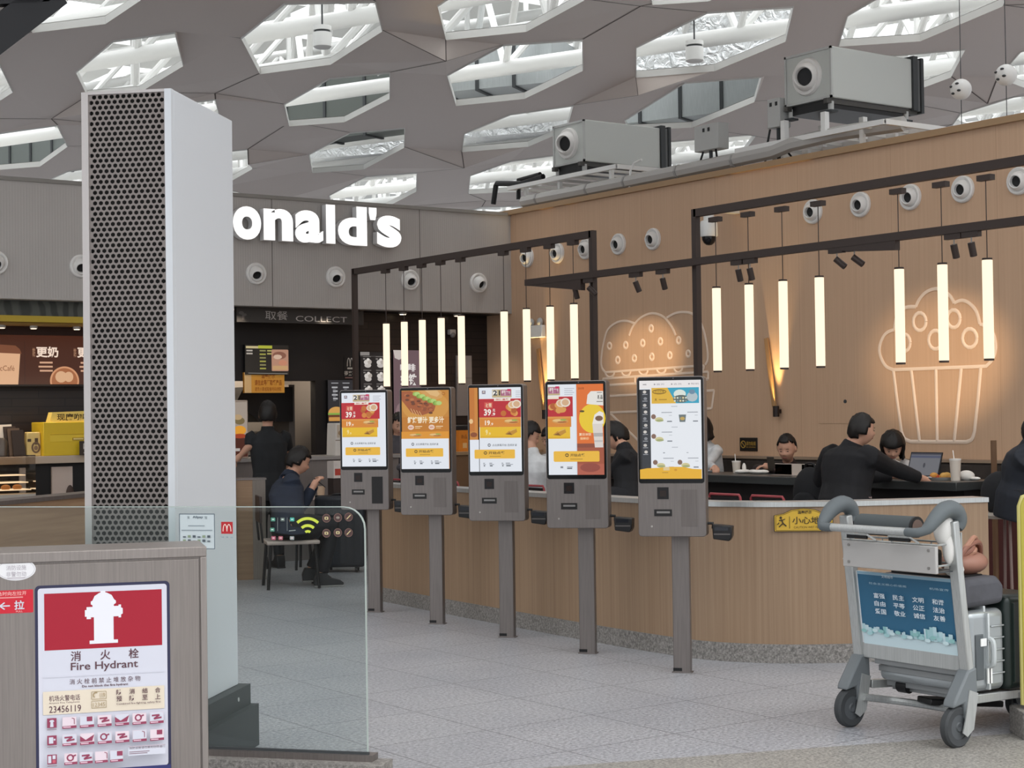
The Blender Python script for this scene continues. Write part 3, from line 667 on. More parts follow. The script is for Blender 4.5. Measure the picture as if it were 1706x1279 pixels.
def platform(label, ya, yb, z, legs, tall):
    t = thing('steel_platform', label, 'platform', (12.0, (ya + yb) / 2, 4.1)); c = (ya + yb) / 2; m = MB(); zz = z - 4.1
    for xx in (.0, .68): m.bar((xx, ya - c, zz), (xx, yb - c, zz), .045, .05, WHITE)
    m.bar((0, ya - c, zz), (1.3, ya - c, zz), .045, .05, WHITE); m.build('side_rail', t)
    m = MB(); n = int((yb - ya) / .28)
    for k in range(n + 1): y = ya - c + (yb - ya) * k / n; m.bar((0, y, zz), (.68, y, zz), .03, .03, OFFW)
    m.build('rung', t)
    for y in legs:
        for xx in (.13, .6):
            m = MB(); m.b2((xx - .022, y - c - .022, 0), (xx + .022, y - c + .022, zz), WHITE); m.build('leg', t)
    if tall:
        for (xx, y) in tall: m = MB(); m.b2((xx - .03, y - c - .03, zz), (xx + .03, y - c + .03, tall_z - 4.1), WHITE); m.build('post', t)
    return t
tall_z = 4.51
platform('white steel ladder platform under the air unit at the right', 10.7, 12.75, 4.285, [11.1, 12.3], [(.05, 11.52), (.05, 12.08), (.6, 11.52), (.6, 12.08)])
tall_z = 4.41
platform('white steel ladder platform under the air unit by the corner', 14.75, 16.9, 4.39, [15.0, 16.0, 16.7], None)
for y, z0, z1, lab in [(13.25, 4.37, 4.65, 'grey electrical control box standing between the two air units'), (12.22, 4.46, 4.76, 'grey electrical control box beside the air unit at the right')]:
    t = thing('control_box', lab, 'control box', (12.1, y, 4.1)); m = MB(); m.b2((-.07, -.19 if y > 13 else -.09, z0 - 4.1), (.09, .19 if y > 13 else .09, z1 - 4.1), LGREY); m.build('box', t, .008)
    m = MB(); m.cyl((0, 0, 0), (0, 0, z0 - 4.1), .02, DGREY, 8); m.tube([(-.02, .1, z0 - 4.1), (-.05, .14, .12), (0, .2, .02)], .012, BLACK, 6); m.tube([(-.02, -.1, z0 - 4.1), (-.05, -.16, .1), (0, -.2, .02)], .012, BLACK, 6); m.build('stand', t)
    for s in (-.06, .02): m = MB(); m.b2((-.075, s, z1 - 4.18), (-.07, s + .03, z1 - 4.14), BLACK); m.build('switch', t)
m = MB(); m.tube([(0, 3.3, 0), (0, 1.5, .0), (.0, .2, .005), (0, -1.1, .02), (0, -1.35, .06), (.1, -1.9, .1), (.25, -2.6, .1)], .075, mat('b5b3b0', .5)); 
for y in (3.0, 2.0, 1.3, .4, -.5): m.tube([(0, y, 0), (0, y - .03, 0)], .083, mat('9a9896', .5))
o = m.build('insulated_pipe', loc=(12.02, 13.3, 4.19)); tag(o, 'pale lagged pipe lying along the top of the timber wall', 'pipe')
p0, p1, p2, p3 = at(822, 340, 0, 12.05), at(826, 306, 0, 12.05), at(868, 306, 0, 12.05), at(905, 294, 0, 12.05)
m = MB(); m.tube([(0, 0, 0), p1 - p0 - Vector((0, 0, .03)), p1 - p0 + Vector((0, -.03, 0)), p2 - p0, p3 - p0], .035, BLACK, 10); o = m.build('black_pipe', loc=p0); tag(o, 'black lagged pipe bent at the wall corner, ending by the red cap', 'pipe')
p0 = at(864, 332, 0, 12.15); p1 = at(864, 300, 0, 12.15); p3 = at(900, 297, 0, 12.15)
m = MB(); m.tube([(0, 0, 0), p1 - p0, p3 - p0 + Vector((0, 0, .05))], .03, BLACK, 10); o = m.build('black_pipe', loc=p0); tag(o, 'shorter black lagged pipe just right of the bent black pipe', 'pipe')
p0 = at(1060, 300, 0, 12.0); m = MB(); m.tube([(0, .12, -.1), (0, .1, .12), (0, .03, .2), (0, -.1, .22)], .014, WHITE, 8); o = m.build('conduit', loc=p0); tag(o, 'thin white curved conduit rising from the lagged pipe', 'conduit')
# hanging lamps and ball detectors below the ceiling
def hang(px, py, z, r, h, label):
    p = at(px, py, 2, z); t = thing('ceiling_lamp', label, 'ceiling lamp', (p.x, p.y, z))
    m = MB(); m.lathe([(r * .8, -h / 2), (r, -h / 2 + .02), (r, h * .2), (0, h * .2)], WHITE, 24); m.build('lower_shade', t)
    m = MB(); m.lathe([(r * .86, h * .2), (r * .86, h * .3), (0, h * .3)], DGREY, 24); m.build('band', t)
    m = MB(); m.lathe([(r, h * .3), (r, h * .5), (.0, h * .5)], WHITE, 24); m.tube([(0, 0, h * .5), (0, 0, 2.0)], .012, DGREY, 6); m.build('upper_shade', t)
    return t
hang(537, 62, 6.75, .125, .3, 'white cylinder lamp hanging in the ceiling opening above the shop sign')
hang(1157, 86, 6.75, .13, .3, 'white cylinder lamp hanging before the foil duct above the timber wall')
def balld(px, py, y, label):
    p = at(px, py, 0, 12.6); t = thing('ball_detector', label, 'detector', p)
    m = MB(); m.ball((0, 0, 0), .1, WHITE, 20, 12); m.build('ball', t)
    m = MB()
    for k in range(4): a = k * PI / 2 + .5; m.ball((-.085, .05 * math.cos(a), .05 * math.sin(a)), (.018, .02, .012), DGREY, 8, 6)
    m.build('holes', t)
    m = MB(); m.cyl((0, 0, .1), (0, 0, 2.2), .004, DGREY, 6); m.cyl((0, 0, -.1), (0, 0, -.55), .004, DGREY, 6); m.build('wire', t)
balld(1601, 149, 0, 'white ball shaped detector hanging on a wire above the timber wall')
balld(1676, 125, 0, 'pale ball shaped detector at the ceiling opening by the right edge')

# ================================================================== ORDER KIOSKS
RZK = math.atan2(-.644, .764) - 0.0            # picture side of every kiosk
RZK = R(-49.9)
E1 = .86
def E(h, s=E1): return mat(h, .5, 0, s)
KW, SZ0, SZ1 = .40, 1.155, 1.735                 # screen glass limits
SX0, SX1 = -.182, .182
BLK = mat('0b0b0d', .15, name='black_glass')
def food(a, cx, cz, w, h, kind='fry'):
    'small food picture built from rounded shapes'
    if kind == 'fry':
        rnd = random.Random(int(cx * 999))
        for i in range(9): a.disc(cx + rnd.uniform(-.4, .4) * w, cz + rnd.uniform(-.35, .3) * h, w * .16, E(rnd.choice(['c8702c', 'd98a3c', 'b95f24', 'e0a052'])), h * .22, 9)
        a.disc(cx + w * .12, cz + h * .3, w * .25, E('f0d9c0'), h * .28, 12); a.disc(cx + w * .12, cz + h * .3, w * .18, E('e3b98c'), h * .2, 12)
    elif kind == 'wrap':
        a.disc(cx, cz, w * .5, E('d99a4e'), h * .42, 14); a.disc(cx - w * .1, cz + h * .1, w * .35, E('ecc684'), h * .22, 12); a.disc(cx + w * .2, cz + h * .2, w * .2, E('9fae4c'), h * .16, 10); a.disc(cx + w * .12, cz - h * .15, w * .3, E('a9602c'), h * .12, 10)
    elif kind == 'pie':
        a.poly([(cx - w * .5, cz - h * .3), (cx - w * .2, cz + h * .1), (cx + w * .4, cz + h * .5), (cx + w * .5, cz), (cx + w * .1, cz - h * .4)], E('c8902e')); a.poly([(cx - w * .45, cz - h * .32), (cx - w * .1, cz - h * .05), (cx + w * .1, cz - h * .42)], E('8a5a1e')); a.line([(cx - w * .1, cz + h * .1), (cx + w * .4, cz + h * .42)], h * .12, E('e8bd5c'))
    else:
        a.disc(cx, cz + h * .12, w * .5, E('d9a254'), h * .32, 14, 0, 180); a.rect(cx - w * .52, cz + h * .02, cx + w * .52, cz + h * .12, E('87b04a')); a.rect(cx - w * .5, cz - h * .1, cx + w * .5, cz + h * .02, E('6b3a22')); a.rrect(cx - w * .48, cz - h * .3, cx + w * .48, cz - h * .1, h * .06, E('d0964a'))
WHT = 'eef3fb'
def promo(a, ox, k=1.0):
    'offer page: ox shifts it sideways, clipped by the page limits x 0..1'
    lo, hi = 0.0, 1.0
    def rc(x0, z0, x1, z1, m):
        x0, x1 = max(lo, x0 + ox), min(hi, x1 + ox)
        if x1 > x0: a.rect(x0, z0, x1, z1, m)
    def tx(s, x0, z0, x1, z1, m, b=.02):
        if x0 + ox >= lo and x1 + ox <= hi + .01: a.text(s, x0 + ox, z0, x1 + ox, z1, m, b)
    rc(0, .0, 1, 1, E(WHT))
    rc(.06, .925, .13, .965, E('7a6f86'))
    if ox >= 0: a.line([(ox + .075, .932), (ox + .085, .958), (ox + .095, .94), (ox + .105, .958), (ox + .115, .932)], .007, E('f1e6d8'))
    rc(.26, .88, .64, .975, E('c9b58a')); rc(.27, .905, .36, .965, E('f3f0ea')); rc(.43, .9, .63, .97, E('b36e8e'))
    for i in range(8): rc(.44 + .022 * i, .905 + (i % 3) * .02, .452 + .022 * i, .925 + (i % 2) * .03, E('ecdcd6' if i % 2 else '8d5a48'))
    tx('21', .28, .905, .42, .965, E('2c2a30'), .03); tx('周一', .45, .935, .6, .962, E('fff5ee')); rc(.56, .955, .63, .98, E('d0285e'))
    for i in range(4): rc(.72, .95 - .022 * i, .9 - .03 * (i % 2), .957 - .022 * i, E('b9bcc6'))
    x1 = .87
    rc(0, .645, x1, .862, E('c0202c')); rc(.0, .862, x1, .866, E('d84a50')); rc(.3, .84, .62, .872, E('f6ead8')); tx('超值套餐', .33, .845, .59, .868, E('c0202c'))
    rc(.11, .755, .27, .825, E('d8584a')); tx('仅需', .13, .765, .25, .815, E('f4d9b8')); tx('39', .1, .665, .24, .745, E('fffaf2'), .03); tx('.9', .25, .665, .32, .7, E('fffaf2'), .03); tx('元', .27, .71, .32, .745, E('fffaf2'))
    if ox + .62 < .97 and ox > -.45: food(a, min(.62 + ox, .82), .745, .36, .16)
    if ox + .76 < .97: a.disc(.74 + ox, .8, .09, E('f2e6d6'), .05, 14); a.disc(.74 + ox, .8, .065, E('dcb28a'), .035, 12)
    rc(.01, .53, x1 - .03, .645, E('df8a2e')); rc(.01, .625, x1 - .03, .645, E('e59b48')); tx('19', .12, .55, .22, .61, E('fff3e0'), .03); tx('.9', .225, .55, .28, .58, E('fff3e0'), .02)
    if 0 < ox + .62 < .86: food(a, .64 + ox, .595, .3, .07, 'wrap')
    rc(.02, .4, x1 - .05, .53, E('efc023')); rc(.02, .4, x1 - .05, .42, E('e5b21d')); tx('9', .13, .435, .175, .5, E('fbe9a8'), .03); tx('.9', .18, .435, .23, .465, E('fbe9a8'), .02)
    if 0 < ox + .62 < .86: food(a, .63 + ox, .47, .24, .09, 'pie')
def footer(a, x0=.0, btn=(.09, .88)):
    a.ring(x0 + .24, .315, .025, E('6b6f76'), .012, .014, 10); a.text('点击屏幕开始 选择就餐', x0 + .3, .3, min(.97, x0 + .78), .328, E('6f737a'), .01)
    a.rrect(btn[0], .155, btn[1], .262, .02, E('f3bd3c'), .012); a.text('开始点餐', (btn[0] + btn[1]) / 2 - .12, .205, (btn[0] + btn[1]) / 2 + .2, .24, E('5c4a1c'), .02); a.ring((btn[0] + btn[1]) / 2 - .18, .222, .03, E('5c4a1c'), .012, .014, 8); a.rect((btn[0] + btn[1]) / 2 - .1, .178, (btn[0] + btn[1]) / 2 + .12, .186, E('b58d2a'))
    for i, (u, w) in enumerate([(.26, .05), (.38, .09), (.62, .05), (.7, .14)]): a.rect(u, .08, u + w, .088, E('9ba0a8')); a.rect(u + .01, .062, u + w * .7, .076, E('6f747c')); a.rect(u, .096, u + w * .6, .104, E('7d828a'))
def screen_promo(a): promo(a, 0); footer(a)
def screen_burger(a):
    a.rect(0, 0, 1, 1, E('c77e26')); a.rect(0, .66, 1, 1, E('cc8a34'))
    a.disc(.5, .8, .5, E('d89a44'), .2, 24)
    a.poly([(.0, .99), (.0, .88), (.2, .72), (.42, .68), (.68, .73), (.72, .8), (.4, .93), (.18, .995)], E('a85a30'))
    rnd = random.Random(3)
    for i in range(26):
        u = rnd.random(); w = rnd.random(); a.disc(.08 + u * .6, .93 - u * .2 + (w - .5) * .13 * (1 - abs(u - .5)), .045, E(rnd.choice(['8a4324', 'b5683c', 'c07848', '6d3a22', '94502e'])), .016, 8)
    for i in range(14): u = i / 13; a.disc(.3 + u * .5, .955 - u * .13 + .012 * math.sin(i * 2.1), .06, E(['9fc25a', 'b7d67a', '7fa644'][i % 3]), .028, 9)
    a.poly([(.36, 1), (.44, .965), (.62, .9), (.75, .88), (.86, .9), (.9, .95), (.82, 1)], E('d9a25a')); a.poly([(.5, 1), (.62, .94), (.76, .915), (.82, .95), (.76, 1)], E('e6bb7c'))
    for i in range(4): a.line([(.2 + .06 * i, .77 - .012 * i), (.26 + .06 * i, .7 - .01 * i)], .014, E('d8a672'))
    a.text('鲜烤锁汁 更多汁', .13, .58, .9, .665, E('fff1d6'), .03)
    for u in (.2, .64): a.disc(u, .53, .065, E('f2d6c4'), .032, 16); a.text('NEW', u - .04, .518, u + .04, .54, E('c7562a'), .02); a.rect(u + .09, .535, u + .24, .545, E('f5d9b0')); a.rect(u + .09, .515, u + .2, .524, E('f0c890'))
    a.rect(0, .385, 1, .475, E('e59a2c')); food(a, .3, .43, .28, .05, 'wrap'); food(a, .72, .43, .28, .055, 'wrap'); a.ring(.9, .955, .03, E('b26a1e'), .012, .016, 10)
    a.rect(0, 0, 1, .385, E(WHT)); footer(a)
def screen_shift_in(a):
    promo(a, .18); a.rect(0, .38, .165, 1, E('c9782a')); a.rect(0, .38, .165, .48, E('cf8a3a')); a.rect(.1, .38, .165, 1, E('d38a38')); a.disc(.03, .6, .04, E('f0c890'), .03, 10); a.disc(.08, .44, .07, E('8f4a22'), .03, 10); a.rect(0, 0, .18, .38, E(WHT)); footer(a, .14)
def screen_shift_out(a):
    promo(a, -.42); a.rect(.5, 0, .53, 1, E('dfe9f2')); a.rect(.52, .12, 1, 1, E('e8742a')); a.rect(.52, .0, 1, .3, E('a8553a')); a.rect(.52, .0, 1, .12, E('b8604a')); a.disc(.75, .08, .18, E('98483a'), .05, 14); a.rect(.52, .3, 1, .345, E('8f4a34'))
    a.disc(.8, .62, .235, E('f3cf2c'), .16, 24); a.poly([(.7, .78), (.72, .88), (.78, .92), (.86, .92), (1, .92), (1, .76)], E('f0ede6')); a.text('新品', .9, .83, .99, .88, E('4a4642'), .03); a.rect(.88, .8, .99, .81, E('8a8680')); a.rect(.89, .9, .98, .908, E('8a8680'))
    a.poly([(.8, .56), (.98, .58), (.99, .3), (.84, .3)], E('e4dcd6')); a.poly([(.8, .56), (.84, .66), (.93, .7), (1, .68), (1, .56)], E('f4efe9')); a.disc(.92, .62, .07, E('7a5a44'), .03, 10); a.rect(.82, .42, .985, .46, E('b9b4b2')); a.rect(.83, .36, .98, .38, E('c9c4c2'))
    a.text('夏日冰饮', .56, .43, .78, .46, E('ffe9c8'), .02); a.text('尝鲜价', .58, .385, .74, .415, E('ffd9a8'), .02); a.text('活动详情', .55, .94, .66, .965, E('7a3a18')); a.disc(.62, .7, .045, E('5a4a20'), .012, 10)
    a.rrect(.1, .145, .92, .262, .025, E('f4bf3e'), .014); a.text('开始点餐', .4, .2, .66, .235, E('5c4a1c'), .02); a.ring(.34, .218, .03, E('5c4a1c'), .012, .014, 8); a.rect(.4, .17, .62, .178, E('b58d2a'))
    a.rect(.22, .075, .27, .095, E('8a8f98')); a.rect(.34, .085, .44, .092, E('8a8f98')); a.rect(.34, .065, .43, .08, E('6f747c'))
def screen_menu(a):
    a.rect(0, 0, 1, 1, E('f2f6fc')); a.rect(0, .92, 1, 1, E('f6f2f2')); a.text('ME', .06, .955, .12, .967, E('8a868a'), .03)
    for u, s in ((.28, '首页'), (.56, '会员'), (.84, '帮助')): a.disc(u - .03, .961, .014, E('a09ca0'), .008, 8); a.text(s, u, .952, u + .13, .97, E('96929a'))
    a.rect(0, .09, .175, .91, E('2e3138')); a.rect(0, .09, .03, .91, E('14151a'))
    for i in range(10):
        z = .885 - i * .068; a.disc(.085 + (i % 2) * .012, z, .03, E(['d8d2cc', '8a8c92', 'c9c4be'][i % 3]), .016, 8); a.rect(.05, z - .028, .13, z - .022, E('b4b6bc'))
    a.rect(.2, .765, .97, .925, E('e8b93a')); a.poly([(.46, .925), (.97, .925), (.97, .765), (.6, .765)], E('35a8c8')); a.disc(.66, .86, .1, E('e6efe6'), .045, 14); a.disc(.68, .81, .13, E('5f6a66'), .04, 14); a.disc(.86, .83, .09, E('b9c8ce'), .05, 12); a.disc(.86, .88, .05, E('6c8fa8'), .025, 10)
    for i in range(10): a.disc(.58 + .045 * (i % 5), .79 + .03 * (i // 5), .016, E(['dfe6d8', '7f9aa0', 'f0e0b0'][i % 3]), .01, 7)
    a.ring(.33, .885, .11, E('8a6a1a'), .012, .02, 14); a.text('今日优惠', .25, .875, .41, .895, E('5c4614')); a.text('大', .25, .79, .29, .82, E('5c4614'), .02); a.rect(.32, .8, .45, .81, E('b0892a'))
    for (u, z) in ((.56, .73), (.56, .52), (.56, .315)): a.rect(u - .04, z, u + .06, z + .008, E('c4c8d0'))
    def item(u, z, kind):
        if kind == 'cup': a.poly([(u - .06, z + .04), (u + .06, z + .04), (u + .045, z - .035), (u - .045, z - .035)], E('6f7a7c')); a.disc(u, z, .04, E('c9a85a'), .018, 10)
        else: a.disc(u - .05, z + .022, .04, E('8a6a5a'), .026, 9); a.disc(u + .04, z - .008, .07, E('d8cf9a'), .024, 12); a.disc(u + .05, z - .018, .065, E('a9b07a'), .012, 10)
        a.rect(u + .08, z + .06, u + .25, z + .067, E('9499a2')); a.rect(u + .17, z - .033, u + .25, z - .022, E('7a7f88')); a.rect(u + .2, z + .03, u + .25, z + .035, E('c0c4cc'))
    item(.28, .61, 'b'); item(.7, .61, 'cup'); item(.28, .41, 'b'); item(.3, .145, 'b'); item(.7, .145, 'b'); a.rect(.38, .26, .41, .268, E('8a8f98')); a.rect(.76, .26, .79, .268, E('b0b4bc'))
    a.poly([(0, 0), (1, 0), (1, .095), (.85, .1), (.7, .12), (.5, .122), (.3, .112), (.12, .108), (0, .095)], E('f0b82c')); a.rect(.38, .085, .48, .12, E('e9cf9a')); a.rect(.36, .06, .46, .067, E('b8892a')); a.disc(.58, .09, .025, E('d9982a'), .012, 8)
KIOSKS = [((6.662, 11.291), screen_promo, 'steel order kiosk showing the offer page, its post behind the glass edge', True),
          ((6.626, 10.331), screen_burger, 'steel order kiosk whose screen shows a big burger on orange', False),
          ((6.595, 9.383), screen_shift_in, 'steel order kiosk with an orange strip beside the red offer on screen', False),
          ((6.540, 8.407), screen_shift_out, 'steel order kiosk whose screen is half orange with a cup', False),
          ((6.484, 7.425), screen_menu, 'steel order kiosk showing a white menu grid with a dark sidebar', False)]
for (x, y), fn, lab, tall in KIOSKS:
    t = thing('order_kiosk', lab, 'kiosk', (x, y, 0), RZK, 'order kiosks')
    # local: front face looks to -Y, post front face on y=0, body hangs forward of it
    m = MB(); m.b2((-.052, -.002, .0), (.052, .06, 1.5), STEEL); m.build('post', t, .006)
    m = MB(); m.b2((-.0525, -.004, .012), (.0, 0, .03), BLACK); m.b2((-.06, -.008, 0), (.06, .066, .006), STEEL); m.build('base_plate', t)
    o_ = -.026
    m = MB()
    pts = []
    a_ = Art(); 
    for cx, cz, a0 in ((KW / 2 - .02, 1.755 - .02, 0), (-KW / 2 + .02, 1.755 - .02, 90), (-KW / 2 + .02, .815 + .02, 180), (KW / 2 - .02, .815 + .02, 270)):
        for i in range(6): a = R(a0 + 18 * i); pts.append((o_ + cx + .02 * math.cos(a), cz + .02 * math.sin(a)))
    m.prism(pts, -.125, -.012, STEEL, 1); m.b2((o_ - .12, -.012, .95), (o_ + .12, .0, 1.6), DGREY); hb = m.build('housing', t, .004)
    a = Art(y0=-.1252); a.step = .001; a.rrect(o_ - KW / 2 + .006, 1.128, o_ + KW / 2 - .006, 1.75, .016, BLK); a.build('bezel', t, smooth=0)
    a = Art(y0=-.1268, step=.00022, sx=SX1 - SX0, sz=SZ1 - SZ0 - .003, ox=o_ + SX0, oz=SZ0); fn(a); a.build('screen', t, smooth=0)
    m = MB(); m.b2((o_ - .085, -.127, 1.035), (o_ - .018, -.1245, 1.105), mat('171416', .25)); m.b2((o_ - .07, -.1285, 1.05), (o_ - .032, -.127, 1.085), mat('2a1f1c', .1)); m.build('scanner_window', t)
    m = MB(); m.b2((o_ - .105, -.1275, .935), (o_ + .0, -.1245, .975), mat('1c1a1a', .3)); m.b2((o_ - .09, -.1292, .952), (o_ - .012, -.1275, .964), mat('8d8a88', .3, .5)); m.build('receipt_slot', t)
    m = MB(); m.cyl((o_ - .12, -.13, .875), (o_ - .12, -.124, .875), .006, mat('b9b4ae', .3, .7), 10); m.build('lock', t)
    m = MB()
    if tall: m.b2((o_ + .06, -.127, .865), (o_ + .15, -.1245, 1.075), mat('141112', .35))
    else:
        m.b2((o_ + .055, -.1262, .875), (o_ + .15, -.1245, 1.09), STEELD)
    m.build('service_hatch', t, .0006)
    m = MB(); m.tube([(o_ + KW / 2 - .01, -.06, .89), (o_ + KW / 2 + .03, -.06, .89), (o_ + KW / 2 + .03, -.06, .86)], .009, BLACK, 8); m.build('terminal_arm', t)
    m = MB(); m.prism([(-.05, .0), (.045, -.012), (.06, .015), (.062, .075), (-.055, .085)], -.05, .05, BLACK, 1)
    for i in range(len(m.v)): v = m.v[i]; m.v[i] = (v[0] + o_ + KW / 2 + .085, v[1] - .05, v[2] + .8)
    ct = m.build('card_terminal', t, .006)
    m = MB(); c0 = o_ + KW / 2 + .085; m.b2((c0 - .045, -.1015, .825), (c0 + .05, -.1, .833), mat('5b5654', .35)); m.b2((c0 - .04, -.102, .85), (c0 + .04, -.1, .872), mat('22242a', .15)); m.build('terminal_slot', ct)
    m = MB(); m.cyl((o_ + .02, -.1285, 1.7435), (o_ + .02, -.1262, 1.7435), .004, mat('5a5a60', .2), 10); m.build('webcam', t)

# ================================================================== TALL MESH COLUMN
RZC = R(-44.6)
pc = at(397, 1139.7, 2, .29); uC = Vector((math.cos(RZC), math.sin(RZC), 0)); dC = Vector((-uC.y, uC.x, 0))
CD, CWd, CH = .80, .405, 2.955
org = pc - dC * CD - uC * CWd; org.z = 0
t = thing('air_column', 'tall white air column with a black perforated front standing behind the low glass', 'air column', org, RZC)
COLW = mat('cfd2d6', .45, name='white_powder_coat'); FRM = mat('b9b3b1', .45)
m = MB(); m.b2((.0, .03, .29), (CWd, CD, CH), COLW); m.build('casing', t, .004)
m = MB(); m.b2((0, 0, .29), (.03, .03, CH), FRM); m.b2((CWd - .03, 0, .29), (CWd, .03, CH), COLW); m.b2((.03, 0, CH - .012), (CWd - .03, .03, CH), FRM); m.b2((.03, 0, .29), (CWd - .03, .03, .34), FRM); m.build('front_frame', t)
m = MB(); m.b2((.03, .024, .34), (CWd - .03, .03, CH - .012), nmat('dark_void', m_mesh)); m.build('backing', t)
# perforated sheet: real holes in staggered rows
m = MB(); px_ = .0262; pz_ = px_ * .866 * 2; MS = mat('807874', .45, .2, name='perforated_sheet'); x0, x1, z0, z1 = .03, CWd - .03, .34, CH - .012
nx = int((x1 - x0) / px_); nz = int((z1 - z0) / (pz_ / 2)); px_ = (x1 - x0) / nx; rz_ = (z1 - z0) / nz; hr = px_ * .395
vs = []; fs = []; idx = {}
def vid(x, z):
    k = (round(x * 1e5), round(z * 1e5))
    if k not in idx: idx[k] = len(vs); vs.append((x, .006, z))
    return idx[k]
for j in range(nz):
    for i in range(nx + (j % 2)):
        cx = x0 + (i + .5 - .5 * (j % 2)) * px_; cz = z0 + (j + .5) * rz_
        xa, xb = max(x0, cx - px_ / 2), min(x1, cx + px_ / 2); za, zb = cz - rz_ / 2, cz + rz_ / 2
        if xb - xa < px_ * .6: fs.append((vid(xa, za), vid(xb, za), vid(xb, zb), vid(xa, zb))); continue
        xm = (xa + xb) / 2
        outer = [vid(xa, za), vid(xm, za), vid(xb, za), vid(xb, zb), vid(xm, zb), vid(xa, zb)]; b = len(vs)
        for k in range(6): an = R(210 + 60 * k); vs.append((xm + hr * math.cos(an), .006, cz + min(hr, rz_ * .43) * math.sin(an)))
        for k in range(6): fs.append((outer[k], outer[(k + 1) % 6], b + (k + 1) % 6, b + k))
m.add(vs, fs, MS); m.build('perforated_sheet', t, smooth=0, clean=False)
PL = mat('4b4f50', .6, name='dark_plinth')
m = MB(); m.b2((-.03, -.03, .195), (CWd + .05, CD + .03, .29), PL); m.b2((-.06, -.06, 0), (CWd + .085, CD + .045, .195), PL); m.cyl((CWd + .048, CD - .15, .245), (CWd + .053, CD - .15, .245), .01, LGREY, 8); m.build('plinth', t)

# ================================================================== LOW GLASS BARRIER
gR = at(612, 1256, 2, .19); gRt = gR
RZG = R(-49.5); uG = Vector((math.cos(RZG), math.sin(RZG), 0))
t = thing('glass_barrier', 'low clear glass barrier with rounded corner in front of the air column', 'glass barrier', (gR.x, gR.y, 0), RZG)
GZ = 1.18; GL = 2.6
GLS = glassmat('barrier_glass', (.93, .97, .965)); GLE = glassmat('barrier_glass_edge', (.72, .8, .78))
pts = [(-GL, .19), (0, .19)] + [(-.09 + .09 * math.cos(R(a)), GZ - .09 + .09 * math.sin(R(a))) for a in range(0, 91, 15)] + [(-GL, GZ)]
m = MB(); m.prism(pts, 0, .012, GLS, 1); m.build('glass_panel', t, smooth=30)
m = MB(); e = pts[1:-1] + [(-GL, GZ)]
EDG = mat('aeb9b4', .15)
for a, b in zip(e, e[1:]): m.bar((a[0], .006, a[1]), (b[0], .006, b[1]), .0035 , .0126, EDG, (0, 1, 0))
m.build('polished_edge', t)
m = MB(); m.b2((-GL, -.03, .165), (.03, .045, .19), STEEL); m.b2((-GL, -.012, .19), (.01, -.001, .2), DGREY); m.build('shoe_channel', t)
m = MB(); m.b2((-GL, -.1, 0), (.09, .05, .165), GR_SK); o = m.build('granite_kerb', loc=(gR.x, gR.y, 0), rz=RZG); tag(o, 'speckled granite kerb carrying the low glass barrier', 'kerb')
def onglass(px, py):
    d = FWD + RGT * ((px - 853) / F_PX) + UPV * ((639.5 - py) / F_PX); n = Vector((-uG.y, uG.x, 0)); k = (gR - CAM).dot(n) / d.dot(n); p = CAM + d * k
    return ((p - gR).dot(uG), p.z)
def gart(name, label, cat, fn):
    a = Art(y0=-.0006, step=.0002); fn(a); o = a.build(name, loc=(gR.x, gR.y, 0), rz=RZG, smooth=0); tag(o, label, cat); return o
def box_(a, px0, py0, px1, py1): u0, z1 = onglass(px0, py0); u1, z0 = onglass(px1, py1); return u0, z0, u1, z1
def f_not(a):
    u0, z0, u1, z1 = box_(a, 299, 856, 358, 914); w = .0035; k = mat('66717a', .6); w_ = mat('c5cfd2', .6); a.rect(u0, z0, u1, z1, w_)
    for q in ([(u0, z0), (u1, z0)], [(u0, z1), (u1, z1)], [(u0, z0), (u0, z1)], [(u1, z0), (u1, z1)]): a.line(q, w, k)
    W_, H_ = u1 - u0, z1 - z0
    a.text('支', u0 + W_ * .22, z1 - H_ * .14, u0 + W_ * .3, z1 - H_ * .06, k); a.text('Alipay', u0 + W_ * .38, z1 - H_ * .14, u0 + W_ * .68, z1 - H_ * .05, k, .03); a.text('宝', u0 + W_ * .72, z1 - H_ * .14, u0 + W_ * .8, z1 - H_ * .06, k)
    a.rect(u0 + W_ * .25, z1 - H_ * .35, u0 + W_ * .72, z1 - H_ * .325, mat('8d989f')); a.rect(u0 + W_ * .06, z1 - H_ * .48, u0 + W_ * .94, z1 - H_ * .455, mat('8d989f'))
    for i in range(6):
        for j in range(2): x = u0 + W_ * (.1 + .14 * i); z = z1 - H_ * (.68 + .12 * j); a.rect(x, z, x + W_ * .085, z + H_ * (.07 if (i + j) % 3 else .04), mat(['5c666e', '8a9a80', '4f5860'][(i + j) % 3]))
gart('payment_notice', 'pale framed payment notice stuck on the glass before the white column side', 'notice', f_not)
def f_m(a):
    u0, z0, u1, z1 = box_(a, 368.5, 869, 388, 889); a.rect(u0, z0, u1, z1, mat('b5232a', .5)); W_, H_ = u1 - u0, z1 - z0; c = (u0 + u1) / 2; k = mat('f0dcd2', .5)
    for s in (-1, 1): a.ring(c + s * W_ * .17, z0 + H_ * .2, W_ * .17, k, W_ * .075, H_ * .58, 14, 0, 180)
    a.rect(u0, z0 - H_ * .35, u0 + W_ * .2, z0 - H_ * .22, mat('9aa6ac')); a.rect(u0 + W_ * .4, z0 - H_ * .35, u0 + W_ * .6, z0 - H_ * .22, mat('9aa6ac')); a.rect(u0 + W_ * .8, z0 - H_ * .35, u0 + W_, z0 - H_ * .22, mat('9aa6ac'))
gart('logo_sticker', 'small red square sticker with a pale arched letter on the glass', 'sticker', f_m)
YG = mat('c9d64a', .5)
